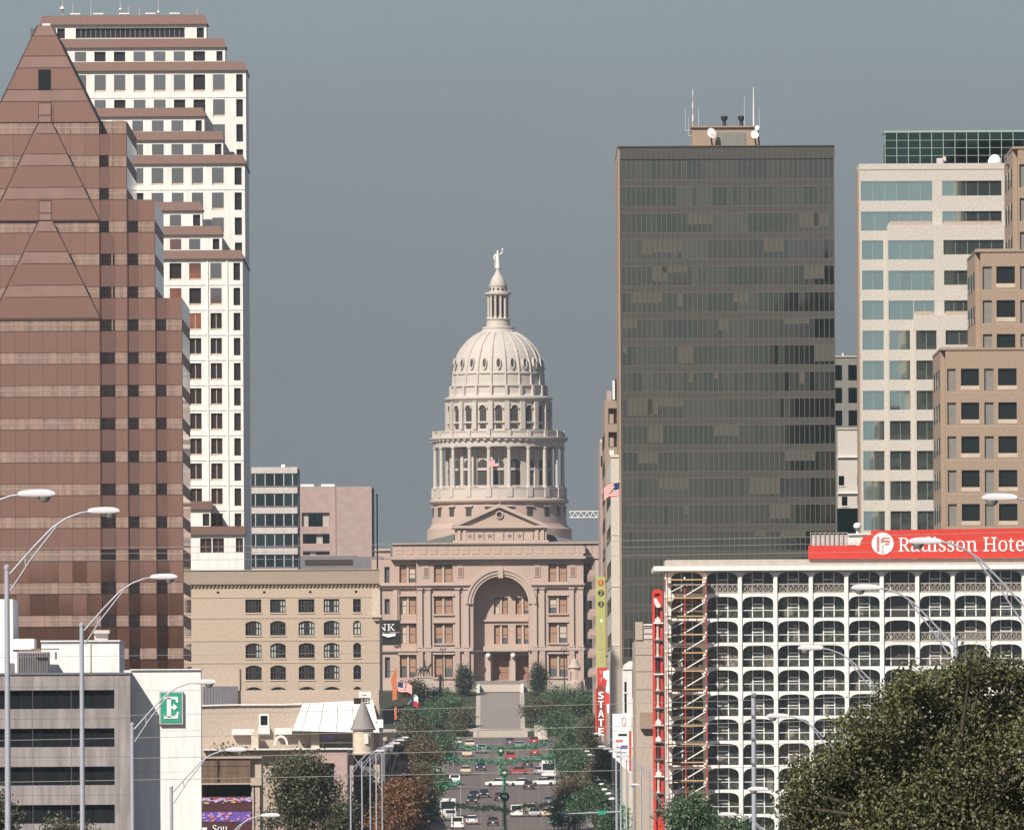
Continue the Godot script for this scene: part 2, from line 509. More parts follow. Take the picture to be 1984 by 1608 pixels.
func setting() -> void:
	sheet("ground", -2500, 2500, steps(-400, 9000), 0.0, M.earth)
	sheet("road", -10.5, 10.5, steps(-100, 2596), 0.02, M.asphalt)
	sheet("avenue_road", -13.6, 13.6, steps(1500, 2570), 0.03, M.asphalt)
	sheet("cross_street", -400, 400, steps(2570, 2596), 0.034, M.asphalt)
	for sx in [-1.0, 1.0]:
		# pavements with a real kerb
		var s := Shape.new()
		var ds := steps(1500, 2568)
		for k in ds.size() - 1:
			var a: float = ds[k]
			var b: float = ds[k + 1]
			var i0: float = sx * 13.6
			var i1: float = sx * 18.2
			var ya := ground(a)
			var yb := ground(b)
			s.quad(Vector3(i0, ya + 0.17, -a), Vector3(i1, ya + 0.17, -a), Vector3(i1, yb + 0.17, -b), Vector3(i0, yb + 0.17, -b), Vector3.UP)
			s.quad(Vector3(i0, ya, -a), Vector3(i0, ya + 0.17, -a), Vector3(i0, yb + 0.17, -b), Vector3(i0, yb, -b), Vector3(-sx, 0, 0))
		structure(part(self, "pavement", s.mesh(), M.paving))
	# crossings and stop lines at each block
	for d in [2075.0, 2172.0, 2270.0, 2368.0, 2466.0, 2560.0]:
		var o := Shape.new()
		for k in 13:
			var x := -12.6 + k * 2.1
			var ya := ground(d) + 0.036
			var yb := ground(d + 3.2) + 0.036
			o.quad(Vector3(x - 0.35, ya, -d), Vector3(x + 0.35, ya, -d), Vector3(x + 0.35, yb, -d - 3.2), Vector3(x - 0.35, yb, -d - 3.2), Vector3.UP)
		structure(part(self, "crosswalk_marking", o.mesh(), M.paint_white))
	var l := Shape.new()
	for x in [-9.6, -6.4, -3.2, 0.0, 3.2, 6.4, 9.6]:
		var d := 2060.0
		while d < 2560.0:
			l.quad(Vector3(x - 0.09, ground(d) + 0.036, -d), Vector3(x + 0.09, ground(d) + 0.036, -d), Vector3(x + 0.09, ground(d + 4) + 0.036, -d - 4), Vector3(x - 0.09, ground(d + 4) + 0.036, -d - 4), Vector3.UP)
			d += 12.0
	structure(part(self, "lane_marking", l.mesh(), M.paint_white))
	# the capitol grounds: lawns, the great walk with its low walls
	for sx in [-1.0, 1.0]:
		sheet("lawn", sx * 4.9 if sx > 0 else -160.0, 160.0 if sx > 0 else -4.9, [2600.0, 2640.0, 2700.0], 0.03, M.lawn)
		sheet("capitol_drive", sx * 4.9 if sx > 0 else -60.0, 60.0 if sx > 0 else -4.9, [2612.0, 2618.0], 0.06, M.paving_pale)
	sheet("great_walk", -4.0, 4.0, [2600.0, 2640.0, 2697.0], 0.05, M.paving)
	for sx in [-1.0, 1.0]:
		sheet("walk_border", sx * 4.0 if sx > 0 else -4.9, 4.9 if sx > 0 else -4.0, [2600.0, 2640.0, 2697.0], 0.07, M.paving_pale)
	for sx in [-1.0, 1.0]:
		sheet("forecourt_paving", sx * 4.9 if sx > 0 else -14.0, 14.0 if sx > 0 else -4.9, [2596.5, 2600.0], 0.05, M.paving_pale)
	# low stone walls at the gate and along the terrace
	anchor(968, 1420)
	var gw := thing("gate_wall", "low white stone wall across the foot of the grey walk", "wall", Vector3(0, ground(2598), -2598))
	wbox(gw, "wall_body", Vector3(0, ground(2598) + 0.75, -2598), Vector3(9.2, 1.5, 0.8), M.paving_pale)
	wbox(gw, "coping", Vector3(0, ground(2598) + 1.58, -2598), Vector3(9.6, 0.15, 1.0), M.terracotta_trim)
	for sx in [-1.0, 1.0]:
		var z := ground(2598)
		wbox(gw, "end_pier", Vector3(sx * 4.9, z + 0.9, -2598), Vector3(0.9, 1.9, 1.1), M.paving_pale)
	for e in [[-14.5, -4.6, "left"], [4.6, 17.6, "right"]]:
		var t := thing("terrace_wall", "pale balustraded terrace wall below the capitol front, %s of the steps" % e[2], "wall", Vector3((e[0] + e[1]) / 2, ground(2702), -2702), "pale walls of the capitol terrace")
		var y := ground(2702)
		wbox(t, "wall_body", Vector3((e[0] + e[1]) / 2, y + 0.4, -2702), Vector3(e[1] - e[0], 1.0, 0.7), M.paving_pale)
		wbox(t, "coping", Vector3((e[0] + e[1]) / 2, y + 0.98, -2702), Vector3(e[1] - e[0] + 0.2, 0.16, 0.9), M.terracotta_trim)
		var k := 0
		while e[0] + 0.6 + k * 2.4 < e[1]:
			wbox(t, "pier", Vector3(e[0] + 0.5 + k * 2.4, y + 0.5, -2702 + 0.4), Vector3(0.5, 1.2, 0.3), M.terracotta_trim)
			k += 1
	var st := thing("capitol_steps", "broad pale flight of steps climbing to the capitol door", "steps", Vector3(0, ground(2700), -2700))
	var y0 := ground(2698) - 0.3
	for k in 12:
		wbox(st, "step", Vector3(0, y0 + 0.17 * k + 0.085 - 0.4, -2698 - 0.9 * k - 0.45), Vector3(8.4, 0.17 + 0.8, 0.9), M.paving_pale)
	for sx in [-1.0, 1.0]:
		wbox(st, "side_block", Vector3(sx * 4.5, y0 + 0.9, -2703), Vector3(0.6, 2.4, 10.0), M.roof_white)

# ---------- the capitol ----------
const CD := 2760.0
func cy(row: float) -> float:
	return EYE + (1507.0 - row) * CD / F
func cr(px: float) -> float:
	return px * CD / F

func turned(parent: Node, n: String, rows: Array, m: Material, sides := 60) -> MeshInstance3D:
	var s := shape(parent)
	var prof := []
	for e in rows:
		prof.append(Vector2(cr(e[0]), cy(e[1])))
	s.lathe(Vector3(0, 0, -CD), prof, sides)
	return part(parent, n, s.mesh(), m)

func at_angle(t: float, r: float, y: float) -> Vector3:
	return Vector3(sin(t) * r, y, -CD + cos(t) * r)

# a window pair of the front: opening with two blinds-and-glass sashes
func sash_pair(cap: Node, x0: float, x1: float, y0: float, y1: float, d: float) -> void:
	var mid := (x0 + x1) / 2.0
	for side in 2:
		var r := Rect2(x0 + 1 if side == 0 else mid + 2.2, y0 + 1.5, (x1 - x0) / 2 - 3.2, y1 - y0 - 1.5)
		var w := pane(cap, "window", r, d + 0.7, M.capitol_glass)
		var cover := rng.randf_range(0.35, 1.0)
		if rng.randf() < 0.25:
			cover = 1.0
		bx(w, "blind", r.position.x, r.position.y, r.end.x, r.position.y + r.size.y * cover, d + 0.62, 0.03, M.blind if rng.randf() < 0.8 else M.blind_pale)
		bars_of(w, "sash_bars", r, d + 0.52, 1, 2, 0.09, M.capitol_terracotta)
	bx(cap, "mullion", mid - 2.0, y0, mid + 2.0, y1, d + 0.25, 0.6, M.capitol_trim)

func capitol() -> void:
	anchor(968.5, 1200)
	var cap := thing("capitol_building", "pink granite domed capitol with a great arched entrance at the avenue's end", "capitol", Vector3(0, ground(2725), -2725))
	var g: Material = M.capitol_granite
	var t: Material = M.capitol_trim
	var dp := 2722.0      # the middle pavilion's front
	var dw := 2730.0      # the wings
	var base := 1336.0
	# middle pavilion: side bays with openings, and the arched bay between
	var rows := [[1268, 1312], [1207, 1246], [1155, 1189], [1093, 1128]]
	for side in [[807.0, 909.0, 841.0, 877.0], [1030.0, 1131.0, 1063.0, 1099.0]]:
		var hs := []
		for r in rows:
			hs.append(Rect2(side[2], r[0], side[3] - side[2], r[1] - r[0]))
		holed(cap, "wall", side[0], 1083, side[1], base, hs, dp, 0.75, g, 20.0)
		for r in rows:
			sash_pair(cap, side[2], side[3], r[0], r[1], dp)
			bx(cap, "lintel", side[2] - 3, r[0] - 4, side[3] + 3, r[0] - 0.5, dp - 0.35, 0.34, t)
			bx(cap, "sill", side[2] - 2, r[1] + 0.5, side[3] + 2, r[1] + 3, dp - 0.4, 0.39, t)
	# wings, set back
	for side in [[720.0, 806.5, 774.0, 806.0], [1131.5, 1215.0, 1132.0, 1164.0]]:
		var hs := []
		for r in rows:
			hs.append(Rect2(side[2], r[0], side[3] - side[2], r[1] - r[0]))
			hs.append(Rect2(745 if side[0] < 900 else 1176, r[0] + 4, 10, r[1] - r[0] - 4))
		holed(cap, "wall", side[0], 1083 if side[0] > 900 else 1083, side[1], base, hs, dw, 0.75, g, 26.0)
		for r in rows:
			sash_pair(cap, side[2], side[3], r[0], r[1], dw)
			pane(cap, "window", Rect2(745 if side[0] < 900 else 1176, r[0] + 4, 10, r[1] - r[0] - 4), dw + 0.7, M.capitol_glass)
			bx(cap, "lintel", side[2] - 3, r[0] - 4, side[3] + 3, r[0] - 0.5, dw - 0.35, 0.34, t)
	# belts and cornices, each block its own run
	for e in [[806.0, 916.0, dp], [1023.5, 1132.5, dp], [718.0, 805.5, dw], [1133.0, 1217.0, dw]]:
		bx(cap, "belt_course", e[0], 1255, e[1], 1261, e[2] - 0.7, 0.69, t)
		bx(cap, "plinth", e[0], 1318, e[1], base + 6, e[2] - 0.5, 0.49, t)
	for e in [[805.0, 911.0, dp], [1028.5, 1133.5, dp], [718.0, 804.5, dw], [1134.0, 1217.0, dw]]:
		bx(cap, "cornice", e[0], 1131, e[1], 1134, e[2] - 1.1, 1.09, t)
		bx(cap, "cornice_bed", e[0] + 1, 1134.2, e[1] - 1, 1139, e[2] - 0.6, 0.59, t)
	for e in [[803.0, 1135.0, dp, 20.0], [757.0, 814.0, dw, 20.0], [1124.0, 1181.0, dw, 20.0]]:
		bx(cap, "main_cornice", e[0], 1078, e[1], 1083, e[2] - 1.5, e[3], t)
		bx(cap, "cornice_bed", e[0] + 3, 1083.2, e[1] - 3, 1087, e[2] - 0.7, 0.69, t)
		bx(cap, "parapet", e[0] + 4, 1054, e[1] - 4, 1077.8, e[2] - 0.2, e[3] - 2, g)
		bx(cap, "parapet_coping", e[0] + 2.5, 1051.5, e[1] - 2.5, 1053.8, e[2] - 0.7, e[3] - 1, t)
		var x: float = e[0] + 10
		while x < e[1] - 8:
			bx(cap, "parapet_panel", x, 1059, x + 14, 1073, e[2] - 0.3, 0.09, g)
			x += 20.5
	bx(cap, "wing_roof", 727, 1082, 757, 1110, dw + 14, 20.0, M.capitol_roof)
	bx(cap, "wing_cornice", 726, 1062, 757, 1066, dw + 22, 12.0, t)
	bx(cap, "wing_wall", 727, 1066.2, 757, 1082, dw + 22.5, 11.0, g)
	bx(cap, "wing_wall", 1181, 1060, 1240, 1336, dw + 10, 20.0, g)
	# pilasters in pairs
	for e in [[810, 818], [824, 834], [882, 890], [899, 908], [1031, 1040], [1046, 1055], [1103, 1112], [1121, 1130]]:
		bx(cap, "pilaster", e[0], 1142, e[1], 1250, dp - 0.55, 0.54, t)
		bx(cap, "capital", e[0] - 1.2, 1139.2, e[1] + 1.2, 1141.8, dp - 0.8, 0.79, t)
		bx(cap, "pilaster_base", e[0] - 1.2, 1250.2, e[1] + 1.2, 1254.8, dp - 0.8, 0.79, t)
		bx(cap, "pier", e[0] - 0.8, 1261.2, e[1] + 0.8, 1317.8, dp - 0.6, 0.59, g)
	for e in [[762, 770], [809 - 37, 778 - 4.5], [1135, 1143]]:
		if e[1] > e[0]:
			bx(cap, "pilaster", e[0], 1142, e[1], 1250, dw - 0.55, 0.54, t)
	for x in [825, 892, 1041, 1110]:
		bx(cap, "panel", x - 6, 1096, x + 6, 1118, dp - 0.18, 0.17, t)
		bx(cap, "panel_field", x - 4, 1099, x + 4, 1115, dp - 0.26, 0.07, M.capitol_terracotta)
	# the arched bay: a wall cut by a round-headed opening, archivolts round it
	var s := shape(cap)
	var c := Vector2(970.5, 1170)
	var inner := []
	var outer := []
	var n := 28
	inner.append(Vector2(c.x - 53.5, base))
	outer.append(Vector2(909, base))
	for k in n + 1:
		var a := PI - PI * k / n
		inner.append(Vector2(c.x + cos(a) * 53.5, c.y - sin(a) * 53.5))
		var ex := clampf(c.x + cos(a) * 130.0, 909, 1030)
		var ey := c.y - sin(a) * 130.0
		outer.append(Vector2(ex, clampf(ey, 1083, 1200)))
	inner.append(Vector2(c.x + 53.5, base))
	outer.append(Vector2(1030, base))
	for k in inner.size() - 1:
		s.quad(Q(outer[k].x, outer[k].y, dp), Q(outer[k + 1].x, outer[k + 1].y, dp), Q(inner[k + 1].x, inner[k + 1].y, dp), Q(inner[k].x, inner[k].y, dp), Vector3(0, 0, 1))
		var p := Q(inner[k].x, inner[k].y, dp)
		var q := Q(inner[k + 1].x, inner[k + 1].y, dp)
		var nr := Vector3(q.y - p.y, p.x - q.x, 0).normalized()
		s.quad(p, q, q + Vector3(0, 0, -4.2), p + Vector3(0, 0, -4.2), nr)
	part(cap, "arch_wall", s.mesh(), g)
	for ring in [[53.5, 58.0, 0.35], [58.3, 64.0, 0.6], [64.3, 69.0, 0.85]]:
		s = shape(cap)
		for k in n:
			var a0 := PI - PI * k / n
			var a1 := PI - PI * (k + 1) / n
			var e0 := Vector2(cos(a0), -sin(a0))
			var e1 := Vector2(cos(a1), -sin(a1))
			prism_into(s, [c + e0 * ring[0], c + e1 * ring[0], c + e1 * ring[1], c + e0 * ring[1]], dp - ring[2], ring[2] - 0.01)
		part(cap, "archivolt", s.mesh(), t)
	bx(cap, "keystone", 966, 1098, 975, 1120, dp - 1.0, 0.99, t)
	bx(cap, "frieze_band", 911, 1087.2, 1028, 1091, dp - 0.3, 0.29, t)
	# inside the arch
	var hs2 := []
	for r in [[1158, 1190], [1211, 1248]]:
		hs2.append(Rect2(957, r[0], 27, r[1] - r[0]))
		hs2.append(Rect2(999, r[0], 27, r[1] - r[0]))
	hs2.append(Rect2(954, 1266, 32, 52))
	hs2.append(Rect2(998, 1270, 28, 48))
	holed(cap, "porch_wall", 910, 1090, 1031, base, hs2, dp + 3.9, 0.7, g, 6.0)
	for r in [[1158, 1190], [1211, 1248]]:
		sash_pair(cap, 957, 984, r[0], r[1], dp + 3.9)
		sash_pair(cap, 999, 1026, r[0], r[1], dp + 3.9)
	var door := bx(cap, "door", 954, 1266, 986, 1318, dp + 5.2, 0.1, M.capitol_terracotta)
	bars_of(door, "door_panels", Rect2(954, 1266, 32, 52), dp + 5.1, 2, 3, 0.25, M.blind)
	door = bx(cap, "door", 998, 1270, 1026, 1318, dp + 5.2, 0.1, M.capitol_terracotta)
	bars_of(door, "door_panels", Rect2(998, 1270, 28, 48), dp + 5.1, 2, 3, 0.25, M.blind)
	bx(cap, "porch_belt", 918, 1200, 1023, 1204, dp + 3.4, 0.49, t)
	bx(cap, "balcony", 936, 1252, 1023, 1262, dp + 1.8, 2.05, t)
	for x in [941, 989]:
		bx(cap, "porch_pier", x, 1262.2, x + 9, 1319, dp + 2.3, 1.5, t)
		var gl := shape(cap)
		var gp := Q(x + 4.5, 1270, dp + 1.7)
		gl.lathe(gp - Vector3(0, 0.5, 0), [Vector2(0.02, 1.0), Vector2(0.35, 0.85), Vector2(0.5, 0.5), Vector2(0.35, 0.15), Vector2(0.02, 0)], 12)
		part(cap, "globe_lamp", gl.mesh(), M.dish_white)
	bx(cap, "porch_floor", 909, 1319, 1031, 1337, dp - 1.0, 6.0, M.paving)
	# attic block, pediment with its oculus
	holed(cap, "attic", 882, 1023, 1060, 1051.3, [], dp + 1.0, 0.1, g, 12.0)
	bx(cap, "attic_base", 878, 1047, 1064, 1051.2, dp + 0.3, 0.69, t)
	for k in 7:
		var x := 911.0 + k * 19.2
		bx(cap, "attic_panel", x - 7.5, 1031, x + 7.5, 1046.5, dp + 0.7, 0.29, t)
		var m2: Material = [M.capitol_terracotta, M.slate_grey, M.slate_grey, M.blind_pale, M.slate_grey, M.capitol_terracotta, M.blind_pale][k]
		var st := shape(cap)
		var star := []
		for j in 10:
			var a := -PI / 2 + TAU * j / 10
			var rr := 5.5 if j % 2 == 0 else 2.6
			star.append(Vector2(x + cos(a) * rr, 1038.5 + sin(a) * rr))
		prism_into(st, star, dp + 0.62, 0.07)
		part(cap, "star_medallion", st.mesh(), m2)
	for x in [890, 901, 1041, 1052]:
		bx(cap, "attic_pilaster", x - 3, 1027, x + 3, 1046.5, dp + 0.6, 0.39, t)
	bx(cap, "pediment_cornice", 875, 1018, 1063, 1023, dp + 0.1, 12.0, t)
	var ti := shape(cap)
	prism_into(ti, [Vector2(886, 1017.8), Vector2(1052, 1017.8), Vector2(969, 985)], dp + 1.1, 11.0)
	part(cap, "tympanum", ti.mesh(), g)
	prism(cap, "raking_cornice", [Vector2(876, 1017.5), Vector2(968.5, 975.5), Vector2(968.5, 983), Vector2(890, 1017.5)], dp + 0.2, 11.5, t)
	prism(cap, "raking_cornice", [Vector2(1062, 1017.5), Vector2(968.9, 975.5), Vector2(968.9, 983), Vector2(1048, 1017.5)], dp + 0.2, 11.5, t)
	var oc := shape(cap)
	var oq := Q(968.5, 997, dp + 1.05)
	for k in 20:
		var a0 := TAU * k / 20
		var a1 := TAU * (k + 1) / 20
		prism_into(oc, [Vector2(968.5 + cos(a0) * 5.2, 997 + sin(a0) * 5.2), Vector2(968.5 + cos(a1) * 5.2, 997 + sin(a1) * 5.2), Vector2(968.5 + cos(a1) * 7.6, 997 + sin(a1) * 7.6), Vector2(968.5 + cos(a0) * 7.6, 997 + sin(a0) * 7.6)], dp + 0.7, 0.39)
	var ring := part(cap, "oculus", oc.mesh(), t)
	oc = shape(ring)
	var circ := []
	for k in 20:
		circ.append(Vector2(968.5 + cos(TAU * k / 20) * 5.1, 997 + sin(TAU * k / 20) * 5.1))
	prism_into(oc, circ, dp + 1.06, 0.03)
	part(ring, "oculus_glass", oc.mesh(), M.capitol_dark)
	# hipped roofs beside the attic
	for sx in [-1.0, 1.0]:
		var rf := shape(cap)
		var e0 := Q(968.5 + sx * 87, 1034, dp + 8)
		var e1 := Q(968.5 + sx * 165, 1053, dp + 2)
		var e2 := Q(968.5 + sx * 90, 1053, dp + 2)
		rf.tri(e0, e1, e2, Vector3(0, 0.6, 0.8))
		rf.tri(e0, e1, Vector3(e1.x, e1.y, -dp - 20), Vector3(sx * 0.4, 0.9, 0))
		rf.tri(e0, Vector3(e1.x, e1.y, -dp - 20), e0 + Vector3(0, 0, -30), Vector3(sx * 0.4, 0.9, 0))
		part(cap, "roof", rf.mesh(), M.capitol_roof)
	# ---- the dome, turned on the capitol's axis ----
	var iron: Material = M.capitol_iron
	turned(cap, "drum_base", [[150, 1075], [150, 1052], [141, 1050], [140, 1026], [136, 1024], [131, 1016], [128, 978], [128, 977]], g, 72)
	turned(cap, "drum_cornice", [[128, 977.5], [133, 976], [135.5, 973], [135.5, 970], [132, 968], [131, 966]], t, 72)
	turned(cap, "gallery_base", [[131, 968], [130, 966], [130, 950], [131, 949], [131, 947], [100, 946]], iron, 72)
	for k in 20:
		var a := TAU * (k + 0.5) / 20
		# square windows low in the drum, set in the wall
		var o := wbox(cap, "drum_window", at_angle(a, cr(128.2), cy(993)), Vector3(1.25, 1.9, 0.5), M.capitol_dark)
		o.rotation.y = a
		var fr := wbox(cap, "drum_window_frame", at_angle(a, cr(128.6), cy(983)), Vector3(1.9, 0.25, 0.9), t)
		fr.rotation.y = a
	# colonnade
	turned(cap, "inner_drum", [[100, 948], [100, 868]], iron, 60)
	for k in 20:
		var a := TAU * (k + 0.5) / 20
		var col := shape(cap)
		var p := at_angle(a, cr(125), 0)
		col.lathe(p, [Vector2(0.02, cy(868)), Vector2(0.55, cy(868)), Vector2(0.55, cy(870)), Vector2(0.36, cy(873)), Vector2(0.36, cy(874)), Vector2(0.43, cy(920)), Vector2(0.43, cy(943)), Vector2(0.58, cy(945)), Vector2(0.58, cy(947))], 14)
		part(cap, "column", col.mesh(), iron)
		var pd := wbox(cap, "column_pedestal", at_angle(a, cr(128.3), cy(956)), Vector3(1.2, cy(947) - cy(966), 0.9), iron)
		pd.rotation.y = a
		# railing between the pedestals
		var a2 := TAU * (k + 1.0) / 20
		var rl := wbox(cap, "gallery_rail", at_angle(a2, cr(124.5), cy(944)), Vector3(2.7, 0.3, 0.2), iron)
		rl.rotation.y = a2
		# arched window in the inner drum
		var w := shape(cap)
		var cen := at_angle(a2, cr(100.4), 0)
		var side := Vector3(cos(a2), 0, -sin(a2))
		var outw := Vector3(sin(a2), 0, cos(a2))
		var pts := []
		for j in 11:
			var b := PI * j / 10
			pts.append(cen + side * cos(b) * 1.0 + Vector3(0, cy(901) + sin(b) * 1.0, 0))
		for j in 10:
			w.tri(cen + Vector3(0, cy(901), 0), pts[j], pts[j + 1], outw)
		w.quad(cen + side * 1.0 + Vector3(0, cy(901), 0), cen - side * 1.0 + Vector3(0, cy(901), 0), cen - side * 1.0 + Vector3(0, cy(942), 0), cen + side * 1.0 + Vector3(0, cy(942), 0), outw)
		var wn := part(cap, "drum_arched_window", w.mesh(), M.capitol_dark)
		var tr := wbox(wn, "transom", cen + outw * 0.1 + Vector3(0, cy(911), 0), Vector3(2.2, 0.5, 0.3), iron)
		tr.rotation.y = a2
		var pl := wbox(cap, "drum_pilaster", at_angle(a, cr(101), (cy(870) + cy(946)) / 2), Vector3(1.3, cy(870) - cy(946), 0.7), iron)
		pl.rotation.y = a
	turned(cap, "entablature", [[100, 868], [127, 868], [127.5, 866], [127.5, 857], [129, 856], [133, 853], [135, 851.5], [135, 849], [131, 848.5], [100, 848]], iron, 72)
	for k in 60:
		var a := TAU * k / 60
		var dn := wbox(cap, "modillion", at_angle(a, cr(130.5), cy(854.5)), Vector3(0.55, 0.35, 0.5), iron)
		dn.rotation.y = a
	turned(cap, "balustrade_base", [[128, 849], [128, 846.5], [126, 846.5], [126, 849]], iron, 72)
	turned(cap, "balustrade_rail", [[126, 839], [128, 839], [128, 836.5], [126, 836.5], [126, 839]], iron, 72)
	for k in 20:
		var a := TAU * (k + 0.5) / 20
		var b := wbox(cap, "balustrade_post", at_angle(a, cr(127), cy(842.3)), Vector3(0.8, cy(835) - cy(848), 0.7), iron)
		b.rotation.y = a
	turned(cap, "balustrade", [[126.7, 847], [126.7, 839]], iron, 72)
	# upper drum with arched windows
	turned(cap, "upper_drum", [[100, 849], [100, 836], [98.5, 834], [98.5, 779]], iron, 72)
	for k in 20:
		var a := TAU * k / 20
		var a2 := TAU * (k + 0.5) / 20
		var side := Vector3(cos(a), 0, -sin(a))
		var outw := Vector3(sin(a), 0, cos(a))
		var cen := at_angle(a, cr(98.9), 0)
		var w := shape(cap)
		var fr := shape(cap)
		for j in 10:
			var b0 := PI * j / 10
			var b1 := PI * (j + 1) / 10
			var e0 := side * cos(b0) + Vector3(0, sin(b0), 0)
			var e1 := side * cos(b1) + Vector3(0, sin(b1), 0)
			var h := Vector3(0, cy(794), 0)
			w.tri(cen + h, cen + h + e0 * 0.72, cen + h + e1 * 0.72, outw)
			fr.quad(cen + h + e0 * 0.72 + outw * 0.3, cen + h + e1 * 0.72 + outw * 0.3, cen + h + e1 * 1.02 + outw * 0.3, cen + h + e0 * 1.02 + outw * 0.3, outw)
			fr.quad(cen + h + e0 * 0.72, cen + h + e1 * 0.72, cen + h + e1 * 0.72 + outw * 0.3, cen + h + e0 * 0.72 + outw * 0.3, -e0)
			fr.quad(cen + h + e0 * 1.02, cen + h + e1 * 1.02, cen + h + e1 * 1.02 + outw * 0.3, cen + h + e0 * 1.02 + outw * 0.3, e0)
		w.quad(cen + side * 0.72 + Vector3(0, cy(794), 0), cen - side * 0.72 + Vector3(0, cy(794), 0), cen - side * 0.72 + Vector3(0, cy(818), 0), cen + side * 0.72 + Vector3(0, cy(818), 0), outw)
		var wn := part(cap, "arched_window", w.mesh(), M.capitol_dark)
		part(wn, "window_hood", fr.mesh(), iron)
		var low := wbox(cap, "low_window", at_angle(a, cr(98.7), cy(828)), Vector3(1.25, 0.75, 0.3), M.capitol_dark)
		low.rotation.y = a
		var sl := wbox(cap, "window_sill", at_angle(a, cr(99.5), cy(820.5)), Vector3(2.2, 0.3, 0.5), iron)
		sl.rotation.y = a
		var pl := wbox(cap, "upper_pilaster", at_angle(a2, cr(100.5), (cy(780) + cy(834)) / 2), Vector3(1.0, cy(780) - cy(834), 0.9), iron)
		pl.rotation.y = a2
		var br := wbox(cap, "attic_bracket", at_angle(a2, cr(92.5), cy(759)), Vector3(0.55, cy(749) - cy(770), 0.9), iron)
		br.rotation.y = a2
	turned(cap, "upper_cornice", [[98, 780], [101, 779], [102, 777], [105, 774.5], [105, 771.5], [101, 770.5], [99, 769], [90, 769]], iron, 72)
	turned(cap, "dome_attic", [[99, 770], [93, 767], [91, 764], [91, 751], [94, 750], [94, 747.5], [88, 747]], iron, 72)
	var prof := [[89, 748], [88.5, 740], [88, 730], [86.5, 716], [84, 704], [80.5, 692], [75, 680.5], [68, 670], [58.5, 660], [47, 651], [38, 646], [33, 644]]
	turned(cap, "dome_shell", prof, iron, 80)
	for k in 20:
		var a := TAU * (k + 0.5) / 20
		var rib := shape(cap)
		for j in prof.size() - 1:
			rib.bar(at_angle(a, cr(prof[j][0] + 0.4), cy(prof[j][1])), at_angle(a, cr(prof[j + 1][0] + 0.4), cy(prof[j + 1][1])), 0.26 if j < 7 else 0.18, 0.26 if j < 6 else 0.18, 6)
		part(cap, "dome_rib", rib.mesh(), iron)
		var a2 := TAU * k / 20
		var ov := shape(cap)
		var ovf := shape(cap)
		var cen := at_angle(a2, cr(85.5), cy(706))
		var side := Vector3(cos(a2), 0, -sin(a2))
		var outw := Vector3(sin(a2), 0.16, cos(a2)).normalized()
		var upw := outw.cross(side).normalized()
		upw = -upw if upw.y < 0 else upw
		for j in 14:
			var b0 := TAU * j / 14
			var b1 := TAU * (j + 1) / 14
			var e0 := side * cos(b0) * 0.38 + upw * sin(b0) * 0.95
			var e1 := side * cos(b1) * 0.38 + upw * sin(b1) * 0.95
			ov.tri(cen + outw * 0.12, cen + e0 + outw * 0.12, cen + e1 + outw * 0.12, outw)
			ovf.quad(cen + e0 + outw * 0.32, cen + e1 + outw * 0.32, cen + e1 * 1.4 + outw * 0.32, cen + e0 * 1.4 + outw * 0.32, outw)
			ovf.quad(cen + e0 * 1.4 - outw * 0.3, cen + e1 * 1.4 - outw * 0.3, cen + e1 * 1.4 + outw * 0.32, cen + e0 * 1.4 + outw * 0.32, e0.normalized())
			ovf.quad(cen + e0 - outw * 0.3, cen + e1 - outw * 0.3, cen + e1 + outw * 0.32, cen + e0 + outw * 0.32, -e0.normalized())
		var on := part(cap, "oval_window", ov.mesh(), M.capitol_dark)
		part(on, "oval_frame", ovf.mesh(), iron)
	turned(cap, "dome_band", [[88.6, 727], [90, 726], [90, 723.5], [87.6, 722.5]], iron, 72)
	turned(cap, "lantern_collar", [[34, 645], [33, 641], [30, 638], [31, 636], [31, 634], [28, 633], [24, 633]], iron, 48)
	turned(cap, "lantern_base", [[24, 634], [23, 632], [22, 620], [24, 619], [24, 617], [14, 616.5]], iron, 40)
	turned(cap, "lantern_core", [[13.5, 618], [13.5, 573]], iron, 32)
	for k in 12:
		var a := TAU * (k + 0.5) / 12
		var col := shape(cap)
		col.lathe(at_angle(a, cr(19), 0), [Vector2(0.01, cy(573)), Vector2(0.36, cy(573)), Vector2(0.25, cy(577)), Vector2(0.27, cy(614)), Vector2(0.38, cy(617))], 10)
		part(cap, "lantern_column", col.mesh(), iron)
		var lw := wbox(cap, "lantern_window", at_angle(TAU * k / 12, cr(13.4), cy(596)), Vector3(0.55, cy(582) - cy(612), 0.2), M.capitol_dark)
		lw.rotation.y = TAU * k / 12
	turned(cap, "lantern_cornice", [[14, 573.5], [21.5, 573], [25.5, 570], [25.5, 566.5], [19, 565.5], [17, 565]], iron, 40)
	turned(cap, "lantern_attic", [[17, 566], [16.5, 555], [18, 554], [18, 551.5], [15, 551]], iron, 40)
	for k in 12:
		var a := TAU * k / 12
		var o := wbox(cap, "lantern_vent", at_angle(a, cr(16.7), cy(560)), Vector3(0.4, 0.5, 0.2), M.capitol_dark)
		o.rotation.y = a
	turned(cap, "lantern_dome", [[15.5, 552], [15, 547], [13, 541], [9.5, 535], [6.2, 530], [4.5, 526], [3.6, 522], [4.2, 521.5], [4.2, 519.5], [0.1, 519.3]], iron, 36)
	goddess()

